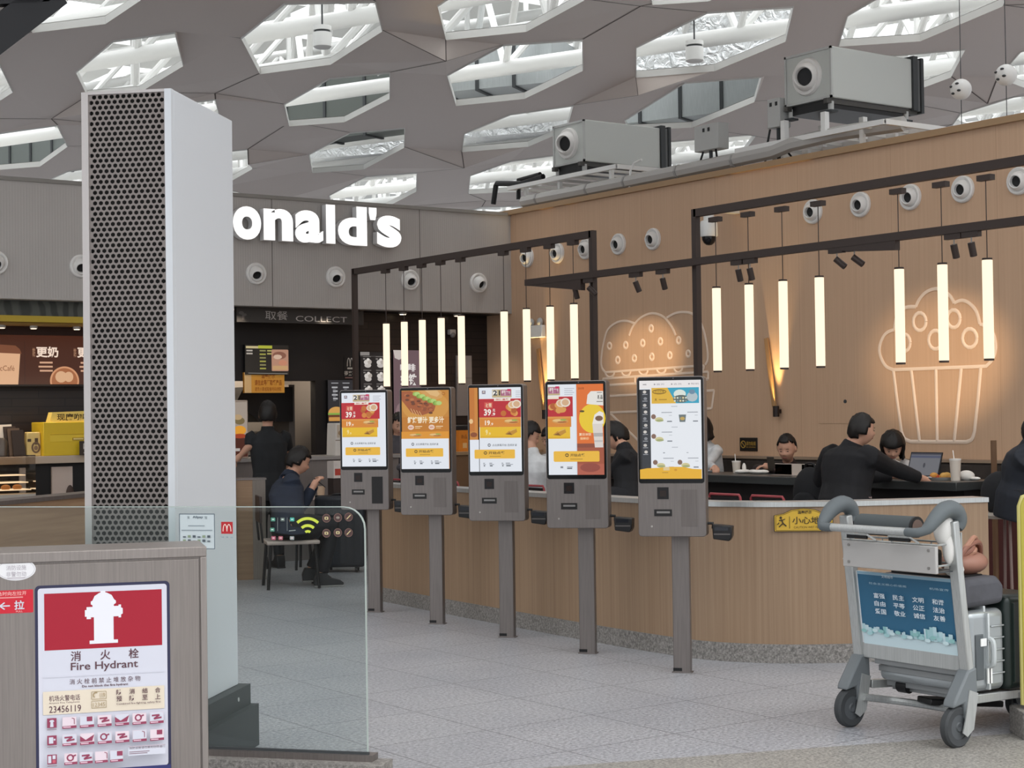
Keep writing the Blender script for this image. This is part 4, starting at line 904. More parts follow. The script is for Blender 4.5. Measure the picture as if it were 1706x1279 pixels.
def f_wifi(a):
    c, z = onglass(513, 889); s = (onglass(530, 889)[0] - c) / 17
    for r0, k in ((5, 1), (15, 1), (26, 1)): a.ring(c, z - 2 * s, r0 * s if r0 > 5 else 6 * s, YG, (4.5 if r0 > 5 else 4) * s, None, 14, 48, 132)
gart('wireless_sticker', 'yellow green arc sticker for wireless internet on the glass', 'sticker', f_wifi)
def f_pay(a):
    for i, (px, py, c) in enumerate([(455, 865, '4c8a76'), (471, 865, '5a6460'), (487, 865, '3fa898'), (454, 882, '4f8a76'), (456, 896, 'a8586a'), (468, 896, 'a8606a'), (487, 896, '8f9694')]):
        u, z = onglass(px, py); s = .0095; a.rrect(u - s, z - s * .8, u + s, z + s * .8, .003, mat(c, .5)); a.rect(u - s * .5, z - s * .2, u + s * .5, z + s * .25, mat('cfe0d8' if i < 4 else 'e0c8c8', .5))
    for px in (463, 479): u0, z0 = onglass(px, 884); u1, z1 = onglass(px, 862); a.line([(u0, z0), (u1, z1)], .0012, mat('9aa29e'))
    u0, z0 = onglass(482, 884); u1, z1 = onglass(493, 883); a.line([(u0, z0), (u1, z1)], .003, mat('9aa29e'))
gart('payment_sticker', 'rows of small green and pink payment icons stuck on the glass', 'sticker', f_pay)
BN_ = mat('7a5c52', .5)
for i, (px, py, lb) in enumerate([(544, 863, 'upper row, above the dark suitcase edge'), (563, 862, 'upper row, the pale grey middle one'), (581, 861, 'upper row, slashed, nearest the glass corner'), (544, 888, 'lower row, nearest the yellow arcs'), (563, 887, 'lower row, the middle one'), (581, 887, 'lower row, with a slanted line')]):
    def f_ban(a):
        k = mat('c9b98a', .5); d = mat('4a3534', .5); u, z = onglass(px, py); s = .0165; a.disc(u, z, s, d, None, 18); a.ring(u, z, s, BN_, .0022, None, 18)
        if i in (2, 5): a.line([(u - s * .5, z - s * .5), (u + s * .5, z + s * .5)], .004, k)
        elif i == 1: a.disc(u, z, s * .5, mat('8d8478', .5), s * .3, 10)
        else: a.rrect(u - s * .5, z - s * .35, u + s * .5, z + s * .35, .003, k); a.disc(u, z, s * .2, d, None, 8)
    gart('prohibition_sticker', 'round brown sign sticker on the glass, ' + lb, 'sticker', f_ban)['group'] = 'round sign stickers on the glass'

# ================================================================== HYDRANT CABINET
RZH = R(-20)
cR = at(344, 910, 2, 1.1); t = thing('hydrant_cabinet', 'brushed steel fire hydrant cabinet with a red and white sign', 'cabinet', (cR.x, cR.y, 0), RZH)
CW2 = 1.3
STC = nmat('brushed_cabinet_steel', brushed('8c847f', .4, .5)); 
m = MB(); m.b2((-CW2, 0.012, 0), (0, .3, 1.1), STC); m.b2((-CW2, 0, 1.065), (0, .012, 1.1), STC); m.b2((-.022, 0, 0), (0, .012, 1.065), STC); m.build('body', t, .003)
m = MB(); m.b2((-CW2 + .02, .004, .03), (-.026, .014, 1.058), nmat('brushed_cabinet_door', brushed('837b76', .42, .45))); m.build('door', t, .002)
S = .4455 / 632.0            # metres per unit of the close-up grid used for the sign
sign = Art(y0=.0035, step=.00025, sx=S, sz=-S, ox=-(1003 - 0) * S + .012, oz=1.1 + 205 * S)
NAVY = mat('2b2b46', .5); SW = mat('c8c8d2', .45); RED = mat('9c1028', .5); INK = mat('5a3c44', .6); TAN = mat('d6c9b6', .6); PUR = mat('8c3a54', .6)
s_ = sign
s_.rrect(172, 366, 806, 1330, 22, NAVY); s_.rrect(186, 380, 792, 1262, 14, mat('c9c8d2', .5)); s_.rect(206, 396, 776, 1262, SW)
s_.rect(215, 406, 768, 678, RED)
hy = [(425, 656), (425, 640), (446, 640), (446, 528), (432, 528), (432, 536), (412, 536), (412, 524), (404, 524), (404, 492), (412, 492), (412, 478), (440, 478), (440, 470), (432, 466), (432, 452), (440, 448), (450, 426), (472, 412), (478, 410), (478, 402), (500, 402), (500, 410), (508, 412), (530, 424), (542, 446), (550, 452), (550, 464), (540, 470), (540, 478), (562, 478), (562, 472), (574, 472), (574, 486), (582, 490), (582, 516), (574, 520), (574, 534), (562, 534), (562, 528), (538, 528), (538, 640), (558, 640), (558, 656)]
s_.poly(hy, mat('dcdbe3', .5))
for ch, x in (('消', 336), ('火', 474), ('栓', 608)): s_.text(ch, x, 735, x + 48, 687, INK, .015, 3)
s_.text('Fire Hydrant', 336, 790, 652, 742, INK, .012, 4)
s_.rect(206, 806, 776, 809, mat('c3c2cc')); s_.text('消 火 栓 前 禁 止 堆 放 杂 物', 330, 846, 662, 820, INK, .0); s_.text('Do not block the fire hydrant', 388, 866, 604, 852, INK, .02)
s_.rect(206, 874, 776, 985, TAN); s_.text('机场火警电话', 234, 922, 378, 894, INK, .01); s_.text('Airport Fire Telephone', 234, 936, 376, 926, INK); s_.text('23456119', 234, 976, 382, 944, INK, .005, 3)
TB = mat('a4906e', .6)
for a_, b_ in (((432, 886), (500, 886)), ((432, 922), (500, 922)), ((432, 886), (432, 922)), ((500, 886), (500, 922)), ((432, 930), (500, 930)), ((432, 964), (500, 964)), ((432, 930), (432, 964)), ((500, 930), (500, 964))): s_.line([a_, b_], 2.5, TB)
s_.ring(452, 902, 12, TB, 6, None, 10, 120, 300); s_.text('119', 470, 917, 494, 892, TB, .02); s_.text('12345', 438, 958, 494, 938, TB, .0)
for i, ch in enumerate('防消结合预防至上'): x = 548 + 61 * (i % 4); z = 906 + 32 * (i // 4); s_.text(ch, x, z, x + 26, z - 25, INK, .015)
s_.text('Combined fire fighting, safety first', 548, 957, 758, 946, INK, .01)
PNK = mat('d9c8cf', .6); 
for r, z in enumerate((1000, 1080, 1168)):
    s_.rect(224, z, 268, z + 46, PUR)
    if r == 0: s_.poly([(238, z + 42), (240, z + 18), (234, z + 16), (240, z + 8), (252, z + 8), (258, z + 16), (252, z + 18), (254, z + 42)], SW)
    elif r == 1: s_.rect(232, z + 8, 252, z + 38, SW); s_.rect(254, z + 16, 262, z + 24, SW)
    else: s_.rect(228, z + 6, 242, z + 40, SW); s_.rect(248, z + 4, 262, z + 22, SW); s_.rect(248, z + 26, 262, z + 40, mat('c05a6a'))
    s_.rect(224, z + 52, 268, z + 56, mat('8f7a84'))
    n = 6 if r < 2 else 4
    for i in range(n):
        x = (294 + 82 * i) if r < 2 else (302 + 71 * i); w = 66 if r < 2 else 60
        s_.rect(x, z - 2, x + w, z + 52, mat('cfc2ca')); s_.rect(x + 2, z, x + w - 2, z + 40, SW if (i + r) % 2 else PNK); s_.poly([(x, z + 42), (x + w, z + 40), (x + w, z + 52), (x, z + 54)], PUR); s_.rect(x + 4, z + 44, x + w * .6, z + 49, mat('d9b8c4'))
        k = (i + 2 * r) % 6
        if k in (2, 5): s_.line([(x + 10, z + 14), (x + 46, z + 12), (x + 20, z + 30), (x + 56, z + 24)], 8, PUR)
        elif k == 3: s_.poly([(x, z + 10), (x + 26, z + 30), (x + w, z + 6), (x + w - 10, z + 36), (x, z + 38)], PUR)
        elif k == 4: s_.ring(x + 28, z + 20, 14, PUR, 7, None, 10); s_.line([(x + 36, z + 16), (x + 54, z + 8)], 7, PUR)
        elif k == 1: s_.rect(x + 32, z + 2, x + 58, z + 24, PUR)
        else: s_.line([(x + 44, z + 4), (x + 56, z + 8), (x + 56, z + 34)], 3, PUR)
s_.rect(600, 1150, 776, 1154, mat('b8aab4')); s_.rect(600, 1160, 776, 1196, SW); s_.text('消防设施请勿挪用妨碍通行', 604, 1166, 774, 1154, INK); s_.rect(604, 1176, 700, 1180, mat('8f7a84')); s_.rect(604, 1184, 690, 1188, mat('8f7a84'))
s_.rect(190, 1250, 800, 1320, mat('2c2f62', .5)); s_.text('消防热线', 360, 1290, 450, 1268, SW)
sg_o = s_.build('hydrant_sign', loc=(cR.x, cR.y, 0), rz=RZH, smooth=0); tag(sg_o, 'white fire hydrant sign with red top and navy border on the cabinet', 'sign')
a = Art(y0=.0035, step=.00025, sx=S, sz=-S, ox=-(1003) * S + .012, oz=1.1 + 205 * S)
a.disc(88, 285, 90, mat('dcdadb', .5), 52, 40); a.ring(88, 285, 84, mat('bdb9bd', .5), 3, 47, 40); a.text('消防设施', 42, 288, 134, 264, mat('a79fa6')); a.text('非警勿动', 42, 318, 134, 294, mat('a79fa6')); a.rect(46, 322, 130, 326, mat('b3abb0'))
o = a.build('oval_sticker', loc=(cR.x, cR.y, 0), rz=RZH, smooth=0); tag(o, 'white oval sticker at the top of the steel cabinet', 'sticker')
a = Art(y0=.0035, step=.00025, sx=S, sz=-S, ox=-(1003) * S + .012, oz=1.1 + 205 * S)
a.rrect(-60, 382, 165, 492, 5, mat('c01c2e', .45)); a.text('紧急时向左拉开', -20, 408, 134, 388, mat('e9b9b4')); a.rect(0, 414, 118, 420, mat('d98a88')); a.line([(12, 456), (58, 456)], 6, SW); a.line([(34, 440), (12, 456), (34, 472)], 6, SW); a.text('拉', 78, 476, 124, 432, SW, .02, 3); a.text('PULL', 86, 488, 116, 480, mat('e9b9b4'))
o = a.build('pull_sticker', loc=(cR.x, cR.y, 0), rz=RZH, smooth=0); tag(o, 'red pull sticker with a white arrow beside the hydrant sign', 'sticker')
# dark metal bracket of something hanging at the upper picture corner
p0 = at(-60, 100, 1, 8.0); p1 = at(90, -14, 1, 8.0); p2 = at(-60, -8, 1, 8.0); p3 = at(95, -16, 1, 8.0)
m = MB(); m.bar((0, 0, 0), p1 - p0, .09, .16, mat('17171b', .5)); m.bar(p2 - p0, p3 - p0, .09, .12, mat('17171b', .5)); m.bar(p1 - p0 + Vector((-.12, 0, -.02)), p1 - p0 + Vector((-.12, 0, .5)), .1, .26, mat('17171b', .5), (0, 1, 0)); o = m.build('hanging_bracket', loc=p0); tag(o, 'black metal bracket hanging at the top left picture corner', 'bracket')

# ================================================================== LUGGAGE TROLLEY (local x forward, y to the far side)
T0 = Vector((6.0, 5.315, 0)); t = thing('luggage_trolley', 'aluminium airport luggage trolley with grey curled grips and a blue poster panel', 'luggage trolley', T0)
SIL = nmat('trolley_aluminium', brushed('b3b5b4', .34, .5)); GRIP = mat('5c6265', .6, name='grey_rubber_grip')
def sidesym(fn, name, bevel=0.0, mirror=True):
    for s in (-1, 1):
        m = MB(); fn(m, s); m.build(name, t, bevel)
def upr(m, s): m.bar((-.005, s * .325, 1.03), (.085, s * .325, .3), .04, .055, SIL, (0, 1, 0))
sidesym(upr, 'upright', .006)
def grip(m, s):
    pts = smoothline([(-.2, s * .23, .985), (-.2, s * .29, .985), (-.17, s * .32, 1.0), (-.12, s * .328, 1.045), (-.065, s * .328, 1.078), (-.015, s * .328, 1.085), (.03, s * .328, 1.065), (.045, s * .328, 1.025), (.03, s * .326, .995)], 3)
    n = len(pts); m.tube(pts, [.021 + .02 * math.sin(PI * min(1, max(0, (i - n * .2) / (n * .8)))) ** .7 for i in range(n)], GRIP, 12)
sidesym(grip, 'grip')
m = MB(); m.cyl((-.2, -.24, .985), (-.2, .24, .985), .019, SIL, 16); m.build('handle_bar', t)
def basket_panel(m): m.b2((-.125, -.33, .795), (-.105, .235, .92), mat('adaaa8', .4))
m = MB(); basket_panel(m)
bp = m.build('basket_panel', t, .004)
for y, z in ((-.29, .9), (.195, .9), (-.29, .82), (.195, .82)):
    m = MB(); m.cyl((-.129, y, z), (-.124, y, z), .007, mat('8e8b88', .4, .5), 10); m.build('rivet', bp)
m = MB(); wr = .005
for z in (.925, .83): m.tube([(-.11, -.33, z), (-.115, .24, z), (.06, .28, z), (.06, -.3, z), (-.11, -.33, z)], wr, SIL, 6)
for y in (-.3, -.15, 0, .15): m.tube([(-.1, y, .925), (-.1, y, .8), (.06, y, .8), (.06, y, .925)], wr * .8, SIL, 6)
m.b2((-.1, -.32, .797), (.06, .24, .802), DGREY); m.build('wire_basket', t)
for y in (.12, -.14):
    m = MB(); m.tube([(-.12, y + .07, .93), (-.15, y + .065, .955), (-.15, y - .065, .955), (-.12, y - .09, .93)], .005, SIL, 6); m.b2((-.152, y - .062, .935), (-.142, y + .062, .957), BLACK); m.build('clip', t)
# poster panel lies between the uprights and leans like them
ang = math.atan2(.085 + .005, 1.03 - .3)
m = MB(); pf = Vector((.035, 0, .76)); pe = Vector((.078, 0, .40)); m.bar(pf + Vector((0, 0, .0)), pe, .6, .012, mat('d5dade', .4), (-1, 0, 0)); pn = m.build('poster_board', t)
pd = (pe - pf); plen = pd.length; pdn = pd.normalized(); nrm = Vector((-pdn.z, 0, pdn.x)); nrm = nrm if nrm.x < 0 else -nrm
class PA(Art):
    def P(s, x, z): p = pf + pdn * (z * plen) + nrm * (.0065 - s.y) + Vector((0, .3 - x * .6, 0)); return tuple(p)
a = PA(step=.0003); BL = mat('2f6383', .45); BL2 = mat('3b7190', .45); PW = mat('dfe8ee', .45); CYN = mat('b5d2da', .45)
a.rect(.02, .03, .98, .985, BL); a.rect(.02, .0, .98, .04, mat('8fb0c4', .45)); a.rect(.02, .8, .98, .985, mat('c3d7de', .45))
rnd = random.Random(5); x = .02
while x < .97:
    w = rnd.uniform(.015, .04); h = .68 + .1 * abs(math.sin(x * 4.2)) + rnd.uniform(-.05, .05); a.rect(x, h, min(x + w, .98), .83, rnd.choice([CYN, mat('c3d7de', .45), mat('9fc6cc', .45), mat('8cbcc0', .45)])); x += w
for i in range(16): a.disc(.05 + .06 * i, .8 + .03 * math.sin(i * 1.9), .03, mat(['8fbfbe', 'a5ccd0', 'c9dfe4'][i % 3], .45), .025, 10)
a.text('文明城市', .3, .055, .42, .015, PW); a.text('社会主义核心价值观', .16, .155, .55, .125, mat('a9c4d2', .45)); a.text('机场宣传', .78, .15, .97, .12, mat('a9c4d2', .45))
for i, col in enumerate(['富强自由爱国', '民主平等敬业', '文明公正诚信', '和谐法治友善']):
    for j in range(3): x = .2 + .2 * i; z = .265 + .105 * j; a.text(col[2 * j:2 * j + 2], x, z + .07, x + .115, z, PW, .01)
a.build('poster', pn, smooth=0)
m = MB(); m.bar((.08, -.305, .372), (.08, .305, .372), .02, .075, SIL, (0, 0, 1)); m.build('lower_crossbar', t, .004)
m = MB()
for k in range(4): z = .325 - .038 * k; m.bar((.095 + .028 * k, -.29 + .03 * k, z), (.095 + .028 * k, .24, z), .016, .03, mat('8d8f90', .4, .5), (0, 0, 1))
m.build('ribbed_deck_back', t, .003)
m = MB(); m.bar((.2, -.02, .19), (.98, -.02, .15), .5, .03, mat('8d8f90', .4, .5), (0, 0, 1)); m.bar((.12, -.3, .2), (1.0, -.2, .155), .03, .04, SIL); m.bar((.12, .3, .2), (1.0, .2, .155), .03, .04, SIL); m.build('deck', t, .003)
m = MB(); m.tube(smoothline([(.05, .28, .145), (.2, .24, .118), (.26, .1, .11), (.26, -.1, .11), (.2, -.24, .118), (.05, -.28, .145)], 4), .018, SIL, 8); m.build('bumper_band', t)
m = MB(); m.bar((.22, .05, .14), (.62, -.06, .1), .12, .03, BLACK); m.build('brake_pedal', t, .006)
BRK = mat('6b7073', .55)
def boot(m, s):
    m.prism([(.11, .36), (.05, .345), (-.045, .215), (-.055, .185), (.02, .2), (.03, .13), (.075, .1), (.115, .2)], s * .325 - .035, s * .325 + .035, BRK, 1)
sidesym(boot, 'wheel_bracket', .01)
def foot(m, s):
    m.prism([(.05, .26), (.02, .13), (.0, .07), (.03, .05), (.075, .08), (.11, .24)], s * .325 - .04, s * .325 - .034, SIL, 1)
    m.prism([(.05, .26), (.02, .13), (.0, .07), (.03, .05), (.075, .08), (.11, .24)], s * .325 + .034, s * .325 + .04, SIL, 1)
sidesym(foot, 'fork_plate')
AX = Matrix.Rotation(R(90), 4, 'X')
def wheel(c, r, w, nm='wheel'):
    m = MB(); M = Matrix.Translation(c) @ AX
    m.lathe([(r * .6, -w * .45), (r * .9, -w / 2), (r, -w * .3), (r, w * .3), (r * .9, w / 2), (r * .6, w * .45)], mat('3a3c3e', .7), 28, M, False)
    wo = m.build(nm, t)
    m = MB(); m.lathe([(0, -w * .4), (r * .2, -w * .52), (r * .25, -w * .4), (r * .62, -w * .38), (r * .62, w * .38), (r * .25, w * .4), (r * .2, w * .52), (0, w * .4)], mat('4c4f52', .5), 24, M, False); m.build('hub', wo)
for s in (-1, 1): wheel((.0, s * .325, .095), .095, .045)
wheel((.85, 0, .07), .07, .04, 'front_wheel')
m = MB(); m.cyl((.2, .12, .2), (.2, .18, .2), .035, BLACK, 16); m.cyl((.2, .18, .2), (.2, .183, .2), .02, mat('9a9d9e', .4), 12); m.build('lock_roller', t)
m = MB(); m.prism([(.78, .16), (.92, .16), (.89, .07), (.81, .07)], -.035, .035, DGREY, 1); m.build('front_fork', t)
m = MB(); m.tube([(.06, -.3, .97), (.1, -.29, .97), (.1, -.29, .8)], .006, SIL, 8); m.build('hook_rod', t)
# silver suitcase, its narrow side with the handle towards us
def suitcase(name, label, loc, dx, dy, dz, col, stripe=False, wheels=True):
    s = thing(name, label, 'suitcase', loc); rough = .3 if stripe else .5
    m = MB(); m.b2((-dx / 2, -dy / 2, .02), (dx / 2, dy / 2, dz), col); m.build('shell', s, .035, 4)
    return s
SHELL = mat('a3a8aa', .25, .55, name='silver_suitcase_shell')
s = suitcase('suitcase', 'silver hard shell suitcase standing on the luggage trolley', (T0.x + .25, T0.y - .03, .205), .26, .56, .40, SHELL, True)
m = MB()
for k in range(5): z = .1 + .055 * k; m.bar((.02, -.284, z), (.115, -.284, z), .006, .008, SHELL)
m.bar((-.005, -.281, .03), (-.005, -.281, .385), .028, .014, mat('c9cdce', .25, .5), (1, 0, 0)); m.bar((-.005, -.27, .402), (-.005, .27, .402), .03, .014, mat('c9cdce', .25, .5), (1, 0, 0)); m.build('closing_band', s, .003)
m = MB(); m.tube(smoothline([(-.0, -.283, .14), (-.0, -.31, .15), (-.0, -.315, .2), (-.0, -.31, .255), (-.0, -.283, .265)], 3), .013, mat('b5babb', .35), 8); m.build('carry_handle', s)
m = MB(); m.b2((-.09, -.287, .08), (-.035, -.279, .29), mat('53585b', .5)); m.build('side_recess', s, .006)
m = MB(); m.b2((-.06, -.291, .235), (-.02, -.287, .27), mat('e4e4e2', .5)); m.b2((-.02, -.295, .06), (.012, -.288, .13), mat('e4e4e2', .5)); m.build('paper_tag', s)
s = suitcase('suitcase', 'dark green black suitcase behind the silver one on the trolley', (T0.x + .53, T0.y - .03, .19), .27, .56, .47, mat('1f2826', .3))
m = MB(); m.tube(smoothline([(-.0, -.1, .475), (-.0, -.09, .495), (0, .09, .495), (0, .1, .475)], 3), .01, BLACK, 8); m.build('carry_handle', s)
m = MB()
for k in range(4): x = -.09 + .06 * k; m.bar((x, -.283, .06), (x, -.283, .43), .01, .008, mat('2a3532', .3))
m.build('shell_ribs', s)
s = thing('travel_bag', 'dark grey soft bag lying on top of the silver suitcase', 'bag', (T0.x + .24, T0.y - .03, .615))
m = MB(); m.prism([(-.15, 0), (.14, .01), (.15, .1), (.1, .14), (-.13, .135), (-.16, .08)], -.28, .26, nmat('dark_grey_canvas', cloth('4a4a50')), 1); m.build('bag_body', s, .03, 3)
m = MB(); m.b2((-.1, -.2, .138), (.08, .2, .146), BLACK); m.build('zip_flap', s)
s = thing('handbag', 'dusty pink leather handbag with looped straps on the grey bag', 'handbag', (T0.x + .3, T0.y - .14, .755))
PK = mat('9a6f5f', .5, name='dusty_pink_leather'); m = MB(); m.ball((0, 0, .055), (.13, .1, .06), PK, 18, 12); m.build('bag_body', s)
for k, (a0, h) in enumerate([(0, .13), (.5, .15), (1.0, .12), (-.4, .11)]):
    m = MB(); m.tube(smoothline([(-.12, -.05 + .03 * k, .05), (-.07 + .02 * k, -.07, h), (.05, -.05 + .02 * k, h + .02), (.12, 0, .07), (.11, .03, .03)], 4), .012, mat('a87b66' if k % 2 else '8c5f50', .5), 8); m.build('strap', s)
m = MB(); m.ball((-.14, -.03, .03), (.04, .05, .035), mat('e4e0da', .7), 12, 8); o = m.build('tissue_pack', loc=(T0.x + .26, T0.y - .2, .765)); tag(o, 'crumpled white tissue in front of the pink handbag', 'tissue')
s = thing('rolled_bag', 'dark grey rolled bag lying across the trolley basket behind the handle', 'bag', (T0.x - .04, T0.y + .02, .93))
m = MB(); m.cyl((0, -.17, .065), (0, .18, .065), .05, mat('474c4e', .7), 18); m.build('roll', s, .012)
m = MB(); m.cyl((0, -.174, .065), (0, -.165, .065), .05, BLACK, 18); m.cyl((0, -.177, .065), (0, -.173, .065), .036, mat('6d5a52', .6), 14); m.build('end_flap', s)
m = MB(); m.b2((-.08, -.24, .01), (.02, .2, .1), BLACK); o = m.build('black_pouch', loc=(T0.x - .005, T0.y - .02, .80), bevel=.02); tag(o, 'black pouch filling the wire basket of the trolley', 'pouch')
m = MB(); m.ball((0, 0, .07), (.05, .045, .09), mat('d6d4d0', .6), 16, 10); m.ball((.01, -.02, -.02), (.03, .03, .08), mat('d6d4d0', .6), 12, 8); o = m.build('white_cloth', loc=(T0.x - .02, T0.y - .29, .93)); tag(o, 'white cloth stuffed beside the right hand grip of the trolley', 'cloth')
# yellow standing panel with its stone foot at the picture edge
t = thing('yellow_stand', 'yellow standing panel at the right picture edge beside the trolley', 'stand', (6.55, 4.875, 0), R(-35))
m = MB(); m.prism([(-.12 + .0, .15)] + [(-.12 + .05 - .05 * math.cos(R(a)), 1.07 + .06 * math.sin(R(a))) for a in range(0, 91, 15)] + [(.32, 1.13), (.32, .15)], -.015, .015, mat('a89e3e', .5), 1)
for i in range(len(m.v)): v = m.v[i]; m.v[i] = (v[0] - .02, v[1], v[2])
m.build('panel', t, .004)
m = MB(); m.tube([(-.14, 0, .15), (-.14, 0, 1.08), (-.125, 0, 1.12), (-.08, 0, 1.135), (.3, 0, 1.135)], .012, mat('b9b06a', .4), 8); m.build('rim', t)
m = MB(); m.b2((-.17, -.1, 0), (.33, .12, .13), GR_SK); m.b2((-.1, -.02, .13), (.28, .02, .16), DGREY); m.build('stone_foot', t, .006)
# caution notice on the low wall
q0 = at(1343, 868, 0, 7.36); i0 = min(range(len(bl)), key=lambda i: (Vector(bl[i]) - Vector((q0.x, q0.y))).length); i0 = max(1, min(i0, len(bl) - 2))
tg = (Vector(bl[i0 + 1]) - Vector(bl[i0 - 1])).normalized(); nl = Vector((-tg.y, tg.x)); nl = nl if nl.x < 0 or nl.y < 0 else -nl
nl = -Vector((-tg.y, tg.x))
cp = Vector(bl[i0]); c3 = Vector((cp.x + nl.x * .012, cp.y + nl.y * .012, 0)); rz = math.atan2(tg.y, tg.x)
def cau(a):
    YL = mat('d0a93a', .5, name='caution_yellow'); k = mat('3b3018', .5)
    pts = [(-.175, -.06), (.175, -.06), (.175, .035), (.12, .045), (.07, .068), (0, .076), (-.07, .068), (-.12, .045), (-.175, .035)]
    a.poly([(x * 1.03, z * 1.05) for x, z in pts], k); a.poly(pts, YL); a.ring(0, 0, .01, YL, .001)
    for p, q in zip(pts, pts[1:] + pts[:1]): a.line([(p[0] * .96, p[1] * .93), (q[0] * .96, q[1] * .93)], .0025, k)
    a.text('温馨提示', -.035, .044, .05, .064, k, .02); a.line([(-.085, -.045), (-.085, .03)], .003, k); a.text('小心地滑', -.068, -.018, .155, .028, k, .01); a.text('CAUTION WET FLOOR', -.06, -.044, .13, -.03, k)
    a.disc(-.138, .022, .008, k); a.line([(-.135, .012), (-.125, -.012), (-.105, -.03)], .008, k); a.line([(-.125, -.012), (-.15, -.035)], .007, k); a.line([(-.15, .005), (-.132, .006), (-.112, .014)], .006, k); a.line([(-.16, -.02), (-.148, -.008)], .006, k)
a = Art(step=.0004); cau(a); zc = at(1343, 868, 0, c3.x).z
o = a.build('caution_sign', loc=(c3.x + nl.x * .004, c3.y + nl.y * .004, zc), rz=rz, smooth=0); tag(o, 'yellow caution wet floor notice on the low curved wall', 'sign')

# ================================================================== PEOPLE
SKIN = mat('c99a82', .55, name='skin'); HAIRM = mat('15100e', .5, name='black_hair')
def remesh(bmesh_mb, name, voxel, parent, it=2):
    o = bmesh_mb.build('tmp_' + name, clean=True, smooth=0)
    md = o.modifiers.new('r', 'REMESH'); md.mode = 'VOXEL'; md.voxel_size = voxel
    sm_ = o.modifiers.new('s', 'SMOOTH'); sm_.factor = .5; sm_.iterations = it
    bpy.context.view_layer.update(); me = bpy.data.meshes.new_from_object(o.evaluated_get(bpy.context.evaluated_depsgraph_get()))
    me.name = name; mt = bmesh_mb.mats[0]; me.materials.clear(); me.materials.append(mt)
    old = o.data; bpy.data.objects.remove(o); bpy.data.meshes.remove(old)
    me.polygons.foreach_set('use_smooth', [True] * len(me.polygons)); me.update()
    r = bpy.data.objects.new(name, me); COL.objects.link(r)
    if parent is not None: r.parent = parent
    return r
def loft(m, secs, mt, n=18):
    vs = []; fs = []
    for c, l, f, hw, hd in secs:
        for k in range(n):
            a = 2 * PI * k / n; ca, sa = math.cos(a), math.sin(a); e = .82
            vs.append(c + l * (hw * math.copysign(abs(ca) ** e, ca)) + f * (hd * math.copysign(abs(sa) ** e, sa)))
    for i in range(len(secs) - 1):
        for k in range(n): k2 = (k + 1) % n; fs.append((i * n + k, i * n + k2, (i + 1) * n + k2, (i + 1) * n + k))
    fs.append(tuple(range(n))[::-1]); fs.append(tuple((len(secs) - 1) * n + k for k in range(n))); m.add(vs, fs, mt)
